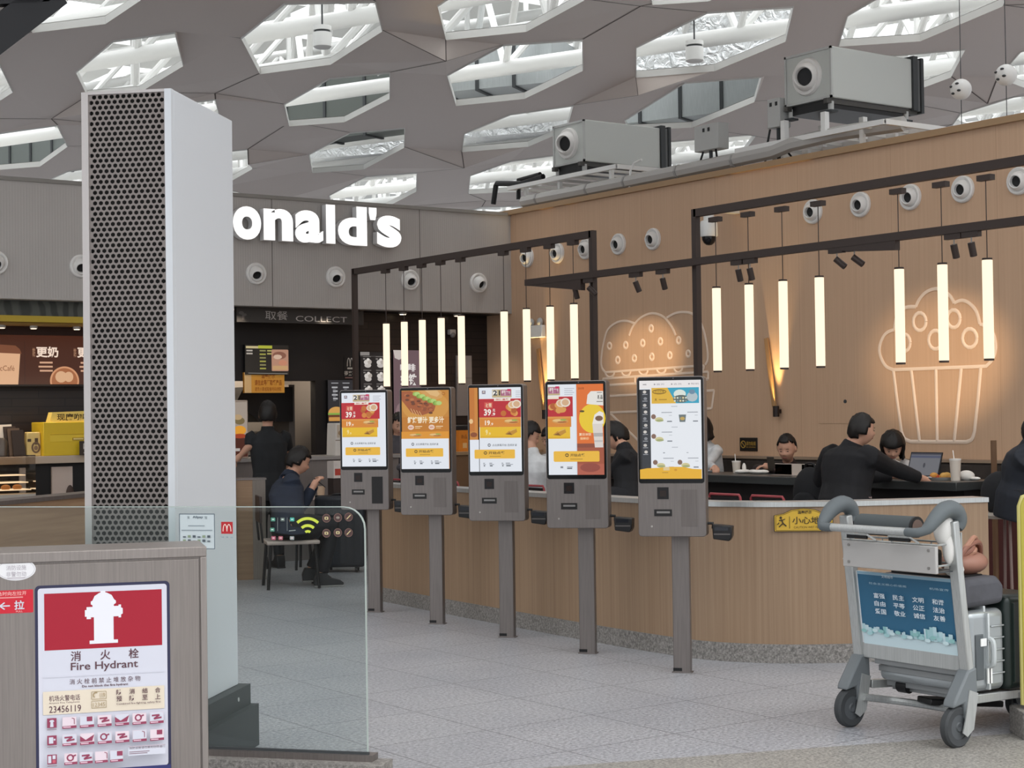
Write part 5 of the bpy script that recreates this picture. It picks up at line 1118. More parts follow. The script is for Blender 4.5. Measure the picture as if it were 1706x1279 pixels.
def person(label, pel, chest, neck, head, yaw, face, armL, armR, legL, legR, top, trou, hair='short', shoe='1a1a1c', collar=None, sleeve=1.0, group=None, k=1.0, vox=.009, hs=1.07):
    pel, chest, neck, head = (Vector(v) for v in (pel, chest, neck, head)); O = Vector((pel.x, pel.y, 0)); V = lambda v: Vector(v) - O
    pel, chest, neck, head = pel - O, chest - O, neck - O, head - O
    f = Vector((math.cos(yaw), math.sin(yaw), 0)); l = Vector((-f.y, f.x, 0)); fc = Vector(face).normalized(); hl = Vector((0, 0, 1)).cross(fc).normalized(); hu = fc.cross(hl)
    HM = Matrix((fc, hl, hu)).transposed() @ Matrix.Scale(hs, 3)
    def torso(m, g, mt, low=0.0):
        d1 = (chest - pel).normalized(); fr1 = (f - d1 * f.dot(d1)).normalized(); d2 = (neck - chest).normalized(); fr2 = (f - d2 * f.dot(d2)).normalized()
        loft(m, [(pel - d1 * (.09 + low), l, fr1, (.155 + g) * k, (.105 + g) * k), (pel, l, fr1, (.17 + g) * k, (.12 + g) * k), (pel.lerp(chest, .45), l, fr1, (.155 + g) * k, (.105 + g) * k), (chest, l, fr1.lerp(fr2, .5), (.175 + g) * k, (.118 + g) * k), (chest.lerp(neck, .55), l, fr2, (.185 + g) * k, (.105 + g) * k), (chest.lerp(neck, .82), l, fr2, (.15 + g) * k, (.08 + g) * k), (neck, l, fr2, (.07 + g) * k, (.062 + g * .7) * k)], mt)
    sh = [neck + (chest - neck).normalized() * .07 + l * (.185 * k), neck + (chest - neck).normalized() * .07 - l * (.185 * k)]
    arms = [[V(p) for p in armL], [V(p) for p in armR]]; legs = [[V(p) for p in legL], [V(p) for p in legR]]
    hips = [pel + l * .09 * k - Vector((0, 0, .03)), pel - l * .09 * k - Vector((0, 0, .03))]
    m = MB(); torso(m, 0, SKIN)
    m.tube([neck - (neck - chest).normalized() * .03, neck.lerp(head, .35), head - hu * .04], [.06 * k, .052 * k, .055], SKIN, 14)
    # head: skull, jaw, nose, ears, brow
    vs = []; b0 = len(m.v); m.ball((0, 0, 0), (.098, .077, .118), SKIN, 20, 16)
    for i in range(b0, len(m.v)):
        v = Vector(m.v[i]); z = v.z
        if z < -.01: q = 1 + z * 2.2; v.y *= max(.5, q); v.x = v.x * max(.62, 1 + z * 1.3) + (.012 if v.x > 0 else .02)
        if v.x > .06 and -.02 < z < .04: v.x -= .006
        m.v[i] = tuple(head + HM @ v)
    nb = len(m.v); m.add([(.085, 0, .03), (.098, .018, -.03), (.098, -.018, -.03), (.122, 0, -.022), (.07, .02, -.035), (.07, -.02, -.035), (.07, 0, .035)], [(0, 1, 3), (0, 3, 2), (1, 2, 3), (0, 6, 1), (0, 2, 6), (1, 4, 5, 2), (6, 4, 1), (6, 2, 5), (6, 5, 4)], SKIN)
    for i in range(nb, len(m.v)): m.v[i] = tuple(head + HM @ Vector(m.v[i]))
    for s in (-1, 1): m.ball(head + HM @ Vector((-.005, s * .08, -.005)), (.018, .012, .032), SKIN, 10, 8, HM.to_4x4())
    for i, (e, w) in enumerate(arms):
        m.tube([sh[i], sh[i].lerp(e, .5), e, e.lerp(w, .4), w], [.05 * k, .046 * k, .04 * k, .038 * k, .026 * k], SKIN, 12)
        d = (w - e).normalized(); dn = Vector((0, 0, -1)) - d * (-d.z); dn = dn.normalized() if dn.length > .1 else -f; sd = d.cross(dn).normalized()
        tsd = sd if sd.dot(l * (1 if i == 0 else -1)) < 0 else -sd
        m.tube([w - d * .01, w + d * .03, w + d * .08], [.026, .034, .032], SKIN, 10)
        for q, ln in zip((-1.5, -.5, .5, 1.5), (.06, .075, .07, .055)):
            r0 = w + d * .075 + sd * (q * .0205); m.tube([r0, r0 + d * ln * .5 + dn * .006, r0 + d * ln * .85 + dn * ln * .4, r0 + d * ln * .9 + dn * ln * .75], [.0105, .0098, .009, .008], SKIN, 8)
        r0 = w + d * .03 + tsd * .024; m.tube([r0, r0 + tsd * .022 + d * .025 + dn * .006, r0 + tsd * .026 + d * .055 + dn * .02], [.012, .011, .009], SKIN, 8)
    for i, (kn, an) in enumerate(legs):
        m.tube([hips[i], hips[i].lerp(kn, .5), kn, kn.lerp(an, .35), an], [.085 * k, .075 * k, .055, .054, .036], SKIN, 12)
    body = remesh(m, 'person', vox, None); body.location = O; tag(body, label, 'person', group)
    # clothes
    m = MB(); torso(m, .014, top, .07)
    for i, (e, w) in enumerate(arms):
        e2 = e.lerp(w, sleeve) if sleeve < 1 else w; pts = [sh[i] - (sh[i] - neck) * .25, sh[i], sh[i].lerp(e, .5), e] + ([e.lerp(w, .5), w - (w - e).normalized() * .015] if sleeve >= 1 else [])
        rr = [.07 * k, .07 * k, .06 * k, .054 * k] + ([.05 * k, .04 * k] if sleeve >= 1 else []); m.tube(pts if sleeve >= .5 else pts[:3], rr if sleeve >= .5 else rr[:3], top, 12)
    if collar is None: m.tube([neck - (neck - chest).normalized() * .03, neck.lerp(head, .3)], [.08 * k, .066 * k], top, 14)
    remesh(m, 'jacket', .01, body)
    if collar:
        m = MB(); m.tube([neck - (neck - chest).normalized() * .02, neck.lerp(head, .3)], [.078 * k, .064 * k], collar, 14); remesh(m, 'collar', .008, body)
    m = MB()
    loft(m, [(pel - Vector((0, 0, .1)), l, f, .165 * k, .125 * k), (pel + (chest - pel).normalized() * .06, l, f, .178 * k, .13 * k)], trou)
    for i, (kn, an) in enumerate(legs): m.tube([hips[i], hips[i].lerp(kn, .5), kn, kn.lerp(an, .4), an + (kn - an).normalized() * .03], [.1 * k, .09 * k, .072, .066, .055], trou, 12)
    remesh(m, 'trousers', .012, body)
    for i, (kn, an) in enumerate(legs):
        dd = f; m = MB(); c = an
        m.prism([(-.07, -.09), (.19, -.09), (.2, -.07), (.17, -.045), (.08, -.02), (.04, .03), (-.05, .03), (-.075, -.03)], -.042, .042, mat(shoe, .5), 1)
        m.prism([(-.075, -.1), (.205, -.1), (.205, -.085), (-.075, -.085)], -.046, .046, mat('8d8b88' if shoe != '1a1a1c' else '2a2a2a', .6), 1)
        for j in range(len(m.v)): v = m.v[j]; m.v[j] = tuple(c + dd * v[0] + l * v[1] + Vector((0, 0, v[2])))
        m.build('shoe', body, .012, 2)
    # hair
    m = MB(); nu, nv = 28, 20; vs = []; keep = []
    lowz = {'short': -.045, 'bob': -.15, 'crop': -.02}[hair]
    for j in range(nv + 1):
        th = PI * j / nv
        for q in range(nu):
            a = 2 * PI * q / nu; v = Vector((.108 * math.sin(th) * math.cos(a), .087 * math.sin(th) * math.sin(a), .128 * math.cos(th)))
            if hair == 'bob':
                v = Vector((v.x * 1.1 - .004, v.y * 1.16, v.z))
                if v.z < 0: v.z *= 1.25; r_ = max(.001, math.hypot(v.x, v.y)); s_ = .1 / max(r_, .05) if r_ > .02 else 1; v.x *= min(1.8, max(1, s_ * .95)); v.y *= min(1.8, max(1, s_ * .95))
            v += Vector((-.004, 0, .004)); w_ = 1 + .035 * math.sin(q * 1.7 + j * .9) + random.uniform(-.012, .02); vs.append(v * w_ * 1.03)
    def ok(v):
        if hair == 'crop' and v.x > .0: return v.z > (.088 if v.x > .045 else .055)
        if v.x > .05: return v.z > (.072 if hair != 'bob' else .045)
        if v.x > .015: return v.z > (.03 if hair != 'bob' else -.13)
        if hair == 'bob': return v.z > lowz
        return v.z > lowz - (.03 if v.x < -.05 and hair == 'short' else 0)
    fs = []
    for j in range(nv):
        for q in range(nu):
            q2 = (q + 1) % nu; F = (j * nu + q, (j + 1) * nu + q, (j + 1) * nu + q2, j * nu + q2); c = (vs[F[0]] + vs[F[1]] + vs[F[2]] + vs[F[3]]) / 4
            if ok(c): fs.append(F)
    m.add([head + HM @ v for v in vs], fs, HAIRM); ho = m.build('hair', body, smooth=180, clean=False)
    bm = bmesh.new(); bm.from_mesh(ho.data); bmesh.ops.delete(bm, geom=[v for v in bm.verts if not v.link_faces], context='VERTS'); bmesh.ops.recalc_face_normals(bm, faces=bm.faces); bm.to_mesh(ho.data); bm.free()
    so_ = ho.modifiers.new('thick', 'SOLIDIFY'); so_.thickness = .018; so_.offset = -1
    for s in (-1, 1):
        m = MB(); m.ball(head + HM @ Vector((.0885, s * .031, .004)), (.005, .009, .0035), mat('1b1412', .3), 10, 6, HM.to_4x4()); m.build('eye', body)
        m = MB(); m.ball(head + HM @ Vector((.09, s * .032, .026)), (.004, .015, .0022), HAIRM, 10, 6, HM.to_4x4()); m.build('eyebrow', body)
    m = MB(); m.ball(head + HM @ Vector((.086, 0, -.058)), (.008, .023, .006), mat('95544a', .5), 10, 6, HM.to_4x4()); m.build('mouth', body)
    return body
def cm_(n, h): return nmat(n, cloth(h))
JK = cm_('black_jacket', '151519'); NV = cm_('navy_jacket', '1c2536'); TR = cm_('dark_trousers', '191a1f'); WS = cm_('white_shirt', 'd2d4d6'); BR_ = cm_('dark_brown_jacket', '2c2020'); BG = cm_('pale_trousers', 'b09a94'); GJ = cm_('grey_jacket', '4e4b50')
def legs_std(p, yaw, zk=.47, w=.1, fwd=.0):
    f = Vector((math.cos(yaw), math.sin(yaw), 0)); l = Vector((-f.y, f.x, 0)); p = Vector((p[0], p[1], 0)); out = []
    for s in (1, -1): out.append(((p + l * w * s + f * (fwd + .03) + Vector((0, 0, zk))), (p + l * w * s + f * (fwd - .02) + Vector((0, 0, .1)))))
    return out
def legs_sit(p, yaw, zs, zk=None, reach=.42, w=.11, back=.0):
    f = Vector((math.cos(yaw), math.sin(yaw), 0)); l = Vector((-f.y, f.x, 0)); p = Vector((p[0], p[1], 0)); out = []
    for s in (1, -1): out.append(((p + l * w * s + f * reach + Vector((0, 0, zs + .02))), (p + l * w * s + f * (reach - back) + Vector((0, 0, max(.1, zs - .42))))))
    return out
# man leaning over the bar table, seen from behind
X = 9.78; hd = at(1436, 716, 0, X + .05); pl = at(1408, 838, 0, X - .12); ch = at(1412, 782, 0, X - .03); nk = at(1418, 745, 0, X)
L_ = legs_std(pl, 0.1); person('person in a black jacket leaning over the table, seen from behind', pl, ch, nk, hd, R(-6), (.85, -.5, -.12), (at(1362, 800, 0, X + .12), (10.45, 9.3, 1.0)), (at(1482, 778, 0, 10.1), at(1532, 796, 0, 10.42)), L_[0], L_[1], JK, BG, 'short', k=1.25, hs=1.0)
# woman bent over her laptop on the bench side
X = 11.2; hd = at(1487, 742, 0, X - .05); pl = Vector((11.5, 9.95, .56)); ch = Vector((11.42, 9.98, .9)); nk = at(1476, 768, 0, X + .1)
L_ = legs_sit(pl, PI, .52); person('person with black bobbed hair and white collar bent down behind the laptop', pl, ch, nk, hd, PI, (-.62, -.55, -.62), ((11.1, 9.68, 1.0), (10.92, 9.5, 1.0)), ((11.15, 10.2, 1.0), (10.95, 10.05, 1.0)), L_[0], L_[1], WS, TR, 'bob', k=.93, hs=1.06)
# man looking at his phone on the bench
X = 11.25; hd = at(1311, 747, 0, X); pl = Vector((11.5, 11.35, .55)); ch = Vector((11.46, 11.36, .86)); nk = at(1313, 775, 0, X + .1)
L_ = legs_sit(pl, PI, .52); person('person with cropped hair in a dark brown jacket looking at a phone on the bench', pl, ch, nk, hd, PI, (-.8, -.45, -.3), ((11.2, 11.05, .98), (10.98, 11.25, 1.02)), ((11.2, 11.68, .98), at(1296, 782, 0, 10.96)), L_[0], L_[1], BR_, TR, 'crop', k=1.0)
# man bent forward between the last two kiosks
X = 9.45; hd = at(1026, 727, 0, X); pl = at(1046, 822, 0, X - .1) ; ch = at(1044, 775, 0, X - .02); nk = at(1042, 748, 0, X)
L_ = legs_sit(pl, R(140), pl.z - .04, reach=.3); person('person in black with head bowed, seen between the last two kiosks', pl, ch, nk, hd, R(140), (-.72, .62, -.5), (at(1020, 785, 0, 9.3), at(1012, 792, 0, 9.6)), (at(1030, 790, 0, 9.8), at(1016, 786, 0, 10.1)), L_[0], L_[1], JK, TR, 'short', k=1.0)
# far seat, hair just showing beyond the last kiosk
X = 11.3; hd = at(1164, 712, 0, X); pl = Vector((11.5, hd.y + .03, .56)); L_ = legs_sit(pl, PI, .52)
person('person whose dark hair just shows beside the kiosk with the menu screen', pl, (11.46, hd.y + .02, .95), (11.4, hd.y, hd.z - .17), hd, PI, (-.8, .4, -.4), ((11.15, hd.y - .3, 1.02), at(1190, 779, 0, 10.9)), ((11.2, hd.y + .3, 1.0), (10.95, hd.y + .15, 1.0)), L_[0], L_[1], WS, TR, 'bob', k=.85)
# white shirted pair between the third and fourth kiosk
X = 9.6; hd = at(881, 725, 0, X + .02); pl = at(886, 830, 0, X); L_ = legs_sit(pl, .4, pl.z - .04, reach=.38)
person('person in white leaning on the table between the third and fourth kiosks', pl, at(890, 786, 0, X), at(888, 757, 0, X), hd, R(30), (.6, -.6, -.4), (at(880, 790, 0, X + .3), at(884, 785, 0, 10.05)), (at(905, 776, 0, X + .25), at(914, 779, 0, 10.0)), L_[0], L_[1], WS, TR, 'short', k=.95)
X = 11.3; hd = at(918, 730, 0, X); pl = Vector((11.5, hd.y, .56)); L_ = legs_sit(pl, PI, .52)
person('person with dark hair mostly hidden behind the half orange kiosk', pl, (11.46, hd.y, .9), (11.38, hd.y, hd.z - .17), hd, PI, (-.9, .1, -.4), ((11.2, hd.y - .3, 1.0), (10.98, hd.y - .12, 1.0)), ((11.2, hd.y + .3, 1.0), (10.98, hd.y + .12, 1.0)), L_[0], L_[1], WS, TR, 'short', k=.95)
# seated far guest between the first two kiosks
X = 9.9; hd = at(664, 707, 0, X); pl = Vector((hd.x + .02, hd.y + .05, .6)); L_ = legs_sit(pl, R(-110), .55)
person('person in grey sitting far back between the first two kiosks', pl, (pl.x, pl.y, .93), (hd.x, hd.y + .03, hd.z - .17), hd, R(-110), (-.3, -.9, -.3), ((hd.x + .25, hd.y - .1, .95), (hd.x + .08, hd.y - .28, .98)), ((hd.x - .25, hd.y - .1, .95), (hd.x - .08, hd.y - .28, .98)), L_[0], L_[1], GJ, TR, 'short', k=.95)
# staff member at the counter, back turned
Y = 15.35; hd = at(446, 690, 1, Y); pl = at(449, 808, 1, Y); L_ = legs_std(pl, R(80), w=.09)
person('person in a dark short sleeved uniform standing at the counter with back turned', pl, at(448, 760, 1, Y), at(446, 718, 1, Y), hd, R(80), (.35, .9, -.1), (at(416, 742, 1, Y + .02), at(401, 758, 1, Y + .12)), (at(480, 745, 1, Y + .1), at(478, 775, 1, Y + .3)), L_[0], L_[1], cm_('dark_uniform', '17191c'), TR, 'short', sleeve=.5, k=1.0)
# man with a phone on the chair by the pier
st = at(482, 897, 2, .44); hd = at(497, 768, 1, 14.35); fw = Vector((.93, -.36, 0)).normalized(); lf = Vector((-fw.y, fw.x, 0)); pl = st + Vector((0, 0, .12)); nk = at(482, 797, 1, 14.37); ch = pl.lerp(nk, .62) - fw * .03
kl = pl + fw * .42 + lf * .1; kr = pl + fw * .4 - lf * .1
person('person in a navy jacket sitting hunched over a phone beside the brown pier', pl, ch, nk, hd, math.atan2(fw.y, fw.x), (fw.x, fw.y, -.45), (nk + fw * .12 + lf * .24 - Vector((0, 0, .33)), at(524, 807, 1, 14.3)), (nk + fw * .04 - lf * .26 - Vector((0, 0, .34)), at(520, 813, 1, 14.12)),
       (kl, Vector((kl.x - fw.x * .22, kl.y - fw.y * .22, .13))), (kr, Vector((kr.x - fw.x * .12, kr.y - fw.y * .12, .1))), NV, TR, 'short', '2b2b2d', k=1.25, hs=1.12)
m = MB(); m.b2((-.035, -.004, -.07), (.035, .004, .07), BLACK); p = at(533, 804, 1, 14.16); o = m.build('phone', loc=p, bevel=.003); o.rotation_euler = (R(-50), 0, R(60)); tag(o, 'black phone held by the person in the navy jacket', 'phone')
# guest at the right picture edge
X = 8.95; pl = at(1704, 826, 0, X); ch = at(1714, 782, 0, X + .02); nk = at(1722, 745, 0, X + .05); hd = at(1735, 718, 0, X + .1); L_ = legs_sit(pl, R(-60), pl.z - .05, reach=.4)
person('person in a dark puffy jacket on a stool, cut by the right picture edge', pl, ch, nk, hd, R(-60), (.6, -.8, -.3), (at(1760, 790, 0, X + .2), (9.2, pl.y - .35, 1.0)), (at(1690, 790, 0, X - .05), (9.0, pl.y - .3, .98)), L_[0], L_[1], cm_('puffy_jacket', '191d26'), TR, 'short', k=1.3)

# ================================================================== SEATING
TX0, TX1, TY0, TY1, TZ = 10.42, 11.02, 8.62, 14.6, .96
t = thing('bar_table', 'long dark bar table running along the timber wall', 'table', (10.72, 11.6, 0))
TT = mat('3a3c3c', .35, name='dark_stone_top'); m = MB(); m.b2((TX0 - 10.72, TY0 - 11.6, TZ - .07), (TX1 - 10.72, TY1 - 11.6, TZ), TT); m.build('tabletop', t, .006)
m = MB(); m.b2((TX0 - 10.72 + .12, TY0 - 11.6 + .02, 0), (TX1 - 10.72 - .1, TY1 - 11.6 - .05, TZ - .07), mat('161314', .5)); m.build('base_panel', t)
t = thing('wall_bench', 'long dark upholstered bench fixed along the timber wall', 'bench', (11.75, 9.5, 0)); UP = cm_('dark_leatherette', '3a322d')
m = MB(); m.b2((-.42, -5.5, .38), (.17, 6.6, .5), UP); m.build('seat', t, .03)
m = MB(); m.b2((.06, -5.5, .5), (.18, 6.6, 1.06), UP); m.build('backrest', t, .03)
m = MB(); m.b2((.05, -5.5, 1.06), (.19, 6.6, 1.085), mat('9a8470', .5)); m.build('top_rail', t)
m = MB(); m.b2((-.36, -5.5, 0), (.17, 6.6, .38), DARK); m.build('base', t)
RED_ = mat('a3464c', .4, name='red_painted_tube')
def chair(x, y, label):
    c = thing('bar_chair', label, 'chair', (x, y, 0), 0, 'red framed chairs at the bar table')
    m = MB(); m.b2((-.16, -.19, .585), (.22, .19, .615), DARK); m.build('seat', c, .012)
    m = MB(); m.tube([(-.15, -.19, .6), (-.19, -.19, .83), (-.19, -.175, .85), (-.19, .175, .85), (-.19, .19, .83), (-.15, .19, .6)], .011, RED_, 8); m.build('back_frame', c)
    m = MB(); m.b2((-.19, -.175, .66), (-.175, .175, .83), mat('1a1417', .7)); m.build('backrest', c, .004)
    for sx, sy in ((-.15, -.18), (-.15, .18), (.2, -.18), (.2, .18)): m = MB(); m.tube([(sx, sy, .6), (sx * 1.25, sy * 1.15, 0)], .011, RED_, 8); m.build('leg', c)
    m = MB(); m.tube([(-.17, -.19, .22), (.23, -.19, .22), (.23, .19, .22), (-.17, .19, .22), (-.17, -.19, .22)], .008, RED_, 6); m.build('foot_rail', c)
    return c
for y, s in [(10.304, 'directly right of the kiosk with the menu screen'), (9.796, 'above the yellow caution notice'), (8.42, 'just right of the leaning person in black'), (11.98, 'left of the person with bowed head'), (13.05, 'under the person in white'), (14.55, 'seen between the second and third kiosks'), (15.6, 'seen between the first two kiosks')]:
    chair(9.69, y, 'red tube framed bar chair ' + s)
def cup(name, px, py, X, r, h, label, straw=True):
    p = at(px, py, 0, X); t = thing(name, label, 'cup', (p.x, p.y, TZ))
    m = MB(); m.lathe([(0, 0), (r * .78, 0), (r, h), (r * .96, h), (r * .75, .006), (0, .006)], mat('d9cec2', .5), 20); m.build('cup_body', t)
    m = MB(); m.lathe([(r * 1.05, h - .004), (r * 1.05, h + .008), (0, h + .012)], mat('e6e2dc', .35), 20); m.build('lid', t)
    if straw: m = MB(); m.cyl((0, .01, h), (.01, .03, h + .075), .0035, mat('ece8e2', .5), 8); m.build('straw', t)
    return t
cup('drink_cup', 1592, 802, 10.66, .046, .17, 'tall pale drink cup with straw at the near end of the bar table')
cup('drink_cup', 1227, 783, 10.9, .042, .105, 'small pale drink cup with straw by the bench, left of the man with the phone')
m = MB(); m.lathe([(0, 0), (.1, 0), (.13, .025), (.125, .025), (.1, .008), (0, .008)], WHITE, 24); p = at(1570, 798, 0, 10.72); tr = thing('food_plate', 'pale plate of food left of the tall drink cup', 'plate', (p.x, p.y, TZ)); m.build('plate', tr)
m = MB()
for i in range(7): m.ball((random.uniform(-.05, .05), random.uniform(-.06, .06), .025 + random.random() * .02), (.035, .03, .02), mat(['d79a4a', 'c7553a', 'e0b060'][i % 3], .6), 10, 7)
o = m.build('food', tr); o['kind'] = 'stuff'
m = MB(); m.ball((0, 0, .035), (.07, .065, .045), mat('e8e4de', .7), 14, 9); m.ball((.0, -.09, .015), (.03, .05, .015), mat('e8e4de', .7), 10, 6); p = at(1610, 797, 0, 10.8); o = m.build('paper_wrapper', loc=(p.x, p.y, TZ)); tag(o, 'crumpled white paper wrapper right of the tall drink cup', 'wrapper')
m = MB()
for i in range(6): m.ball((random.uniform(-.06, .06), random.uniform(-.14, .14), .02), (.05, .06, .02), mat('e4e0da', .7), 10, 6)
m.ball((0, .1, .05), (.02, .02, .05), mat('e4e0da', .7), 8, 6); p = at(1252, 783, 0, 10.8); o = m.build('paper_wrapper', loc=(p.x, p.y, TZ)); tag(o, 'white paper and napkins before the man with the phone', 'wrapper', kind=None)
# laptop
p = at(1512, 793, 0, 10.78); lp = thing('laptop', 'open grey laptop whose lit screen faces the room', 'laptop', (p.x, p.y - .06, TZ), R(-90))
m = MB(); m.b2((-.17, -.115, 0), (.17, .115, .015), mat('3a3b3d', .4)); m.build('keyboard_base', lp, .003)
m = MB(); M = Matrix.Translation((0, .115, .012)) @ Matrix.Rotation(R(-18), 4, 'X'); m.box((0, 0, 0), (.34, .008, .215), mat('25262a', .4))
for i in range(len(m.v)): v = Vector(m.v[i]) + Vector((0, 0, .108)); m.v[i] = tuple(M @ v)
ld_ = m.build('display_lid', lp)
a = Art(step=.0003, y0=-.0045); a.rect(-.16, .012, .16, .205, E('6f7076', .8)); a.rect(-.16, .165, .16, .185, E('4a5068', .8)); a.rect(-.16, .192, .16, .205, E('3a3a48', .8)); a.disc(.0, .1, .012, E('3a3b44', .8), .022, 12)
for i in range(len(a.v)): a.v[i] = tuple(M @ Vector(a.v[i]))
a.build('lit_screen', lp, smooth=0)
# acrylic divider, phone, bags
p = at(1325, 785, 0, 10.72); dv = thing('acrylic_divider', 'clear low table divider with a white card before the man with the phone', 'divider', (10.72, 10.66, TZ))
m = MB(); m.b2((-.004, -.3, 0), (.004, .28, .1), glassmat('acrylic', (.85, .85, .85))); m.build('clear_panel', dv)
m = MB(); m.b2((-.007, -.3, .1), (.007, .28, .106), mat('c9bdb2', .3)); m.b2((-.05, -.3, 0), (.05, .28, .006), mat('a89a90', .3)); m.build('edge_rail', dv)
m = MB(); m.b2((-.012, -.06, .006), (-.006, .06, .1), mat('cbbdb2', .6)); m.build('card', dv)
m = MB(); m.b2((-.006, -.036, -.07), (.006, .036, .07), mat('3a332c', .4)); o = m.build('phone', loc=(10.93, 11.21, 1.05), bevel=.004); o.rotation_euler = (0, R(-15), R(20)); tag(o, 'phone held upright by the man in the brown jacket', 'phone')
bk = thing('backpack', 'black backpack hanging on a chair left of the leaning person', 'backpack', (9.92, 9.72, .74), R(10))
m = MB(); m.ball((0, 0, .12), (.1, .16, .22), cm_('black_nylon', '15161a'), 18, 14); m.build('pack_body', bk)
m = MB(); m.tube(smoothline([(0, .05, .3), (0, .04, .36), (0, -.04, .36), (0, -.05, .3)], 3), .01, BLACK, 8); m.ball((-.09, 0, .04), (.04, .12, .1), cm_('black_nylon', '15161a'), 12, 8); m.build('front_pocket', bk)
hb_ = thing('black_bag', 'black bag with a curved handle on the bench behind the divider', 'bag', (11.4, 10.75, .5)); m = MB(); m.b2((-.12, -.28, 0), (.12, .28, .52), cm_('black_nylon', '15161a')); m.build('bag_body', hb_, .05, 3)
m = MB(); m.tube(smoothline([(0, .14, .5), (0, .11, .58), (0, -.11, .58), (0, -.14, .5)], 4), .012, BLACK, 8); m.build('bag_handle', hb_)
m = MB(); m.ball((0, 0, .1), (.07, .16, .15), cm_('black_nylon', '15161a'), 16, 12); p = at(1668, 815, 0, 8.85); o = m.build('black_bag', loc=(p.x, p.y, p.z - .13)); tag(o, 'black bag beside the guest at the right picture edge', 'bag')
bn = thing('waste_bin', 'grey tapered bin standing past the near end of the bar table', 'bin', (10.75, 8.33, 0)); m = MB(); m.lathe([(0, 0), (.13, 0), (.165, 1.0), (.155, 1.0), (.12, .02), (0, .02)], mat('5f6468', .5), 24); m.build('bin_body', bn)
m = MB(); m.lathe([(.17, .985), (.175, 1.01), (.12, 1.02), (.115, 1.0)], mat('8a6e5c', .5), 24, None, False); m.build('rim', bn)
sp_ = at(1678, 858, 0, 8.95); so2 = thing('bar_stool', 'round bar stool with thin metal legs under the guest at the picture edge', 'stool', (8.95, sp_.y, 0)); zt = .86
m = MB(); m.lathe([(0, zt - .04), (.17, zt - .04), (.18, zt - .02), (.17, zt), (0, zt)], mat('a39a90', .5), 24); m.build('seat', so2)
for k in range(4):
    a0 = R(45 + 90 * k); m = MB(); m.tube([(.13 * math.cos(a0), .13 * math.sin(a0), zt - .04), (.21 * math.cos(a0), .21 * math.sin(a0), 0)], .01, mat('7d6a64', .4), 8); m.build('leg', so2)
m = MB(); m.tube([(.19 * math.cos(R(15 * k)), .19 * math.sin(R(15 * k)), .3) for k in range(25)], .007, mat('7d6a64', .4), 6, False); m.build('foot_ring', so2)
m = MB(); m.b2((9.7, 6.2, 0), (9.76, 8.3, .83), mat('4a1f1c', .5)); m.b2((9.66, 6.2, .83), (9.82, 8.3, .87), mat('8a8580', .5)); struct(m.build('wall_right.001', smooth=0), 'low dark red partition behind the bar stools')
pst = at(1656, 775, 0, 9.2); m = MB(); m.cyl((0, 0, -pst.z), (0, 0, .17), .02, mat('6d5038', .5), 12); o = m.build('coat_post', loc=pst); tag(o, 'brown wooden post end beside the guest at the picture edge', 'post')

# ================================================================== SHOP INTERIOR
YW = 17.345
def wall_art(name, label, cat, y=YW, depth=.03, frame=None, fn=None, box=None, glow=0.0):
    'a framed panel fixed on the shop wall: box = px limits on the plane'
    p = at(box[0], box[1], 1, y - depth); q = at(box[2], box[3], 1, y - depth); w, h = q.x - p.x, p.z - q.z
    t = thing(name, label, cat, (p.x, y, q.z)); m = MB(); m.b2((0, -depth, 0), (w, 0, h), frame or BLACK); m.build('panel', t)
    a = Art(y0=-depth - .0005, step=.0005, sx=w, sz=h); fn(a); a.build('print', t, smooth=0); return t
WK = mat('d7d3cf', .5); 
def f_head(a):
    a.rect(0, 0, 1, 1, mat('3a3735', .45)); a.text('取餐', .217, .2, .39, .82, mat('b5b0ab', .4), .0, 3); a.text('COLLECT', .453, .14, .863, .52, mat('bdb8b3', .4), .0, 3)
    g = mat('5e5a57', .45); a.disc(.035, .62, .02, g, .12, 10); a.disc(.06, .5, .015, g, .1, 10); a.poly([(.04, .15), (.055, .15), (.06, .5), (.04, .6)], g)
p = at(392, 513, 1, 17.0); 
t = wall_art('header_sign', 'dark header sign lettered COLLECT above the pick up counter', 'sign', 17.06, .06, mat('33302e', .5), f_head, (394, 511.5, 606, 541))
def f_scr(a):
    a.rect(0, 0, 1, 1, E('1c1712', 1)); a.rect(.02, .88, .3, .96, E('c9b98a')); a.rect(.3, .88, .62, .98, E('b5b83a'))
    for i in range(2): a.rect(.03, .78 - .1 * i, .17, .83 - .1 * i, E('b9b0a6'))
    for i in range(6): a.rect(.33, .78 - .12 * i, .47, .83 - .12 * i, E('a3a048' if i % 2 else '8f8a58'))
    for i in range(2): a.rect(.5, .78 - .1 * i, .66, .83 - .1 * i, E('b0a860'))
    a.rrect(.6, .12, .99, .85, .03, E('b98a72')); a.disc(.78, .65, .16, E('8a5a48'), .13, 14); a.disc(.74, .6, .1, E('d9b8a0'), .08, 12); a.disc(.86, .4, .1, E('c9876a'), .1, 12); a.rect(.62, .16, .97, .3, E('c9a070')); a.line([(.06, .05), (.96, .03)], .02, E('8d8880'))
wall_art('order_screen', 'lit order status screen above the orange notice', 'screen', YW, .05, BLACK, f_scr, (408, 574, 481, 624))
def f_org(a):
    a.rect(0, 0, 1, 1, mat('e0a040', .5)); a.rect(0, 0, .17, 1, mat('e6c08a', .5)); k = mat('a85a1a', .5); a.text('温馨提示', .42, .7, .76, .98, k, .02); a.text('请在此等候取餐产品', .25, .36, .93, .64, k, .02); a.text('请凭小票或取餐号码领取', .25, .08, .92, .28, k)
wall_art('notice_board', 'orange notice board under the order status screen', 'notice', YW, .04, mat('c98a34', .5), f_org, (407, 620, 474, 654))
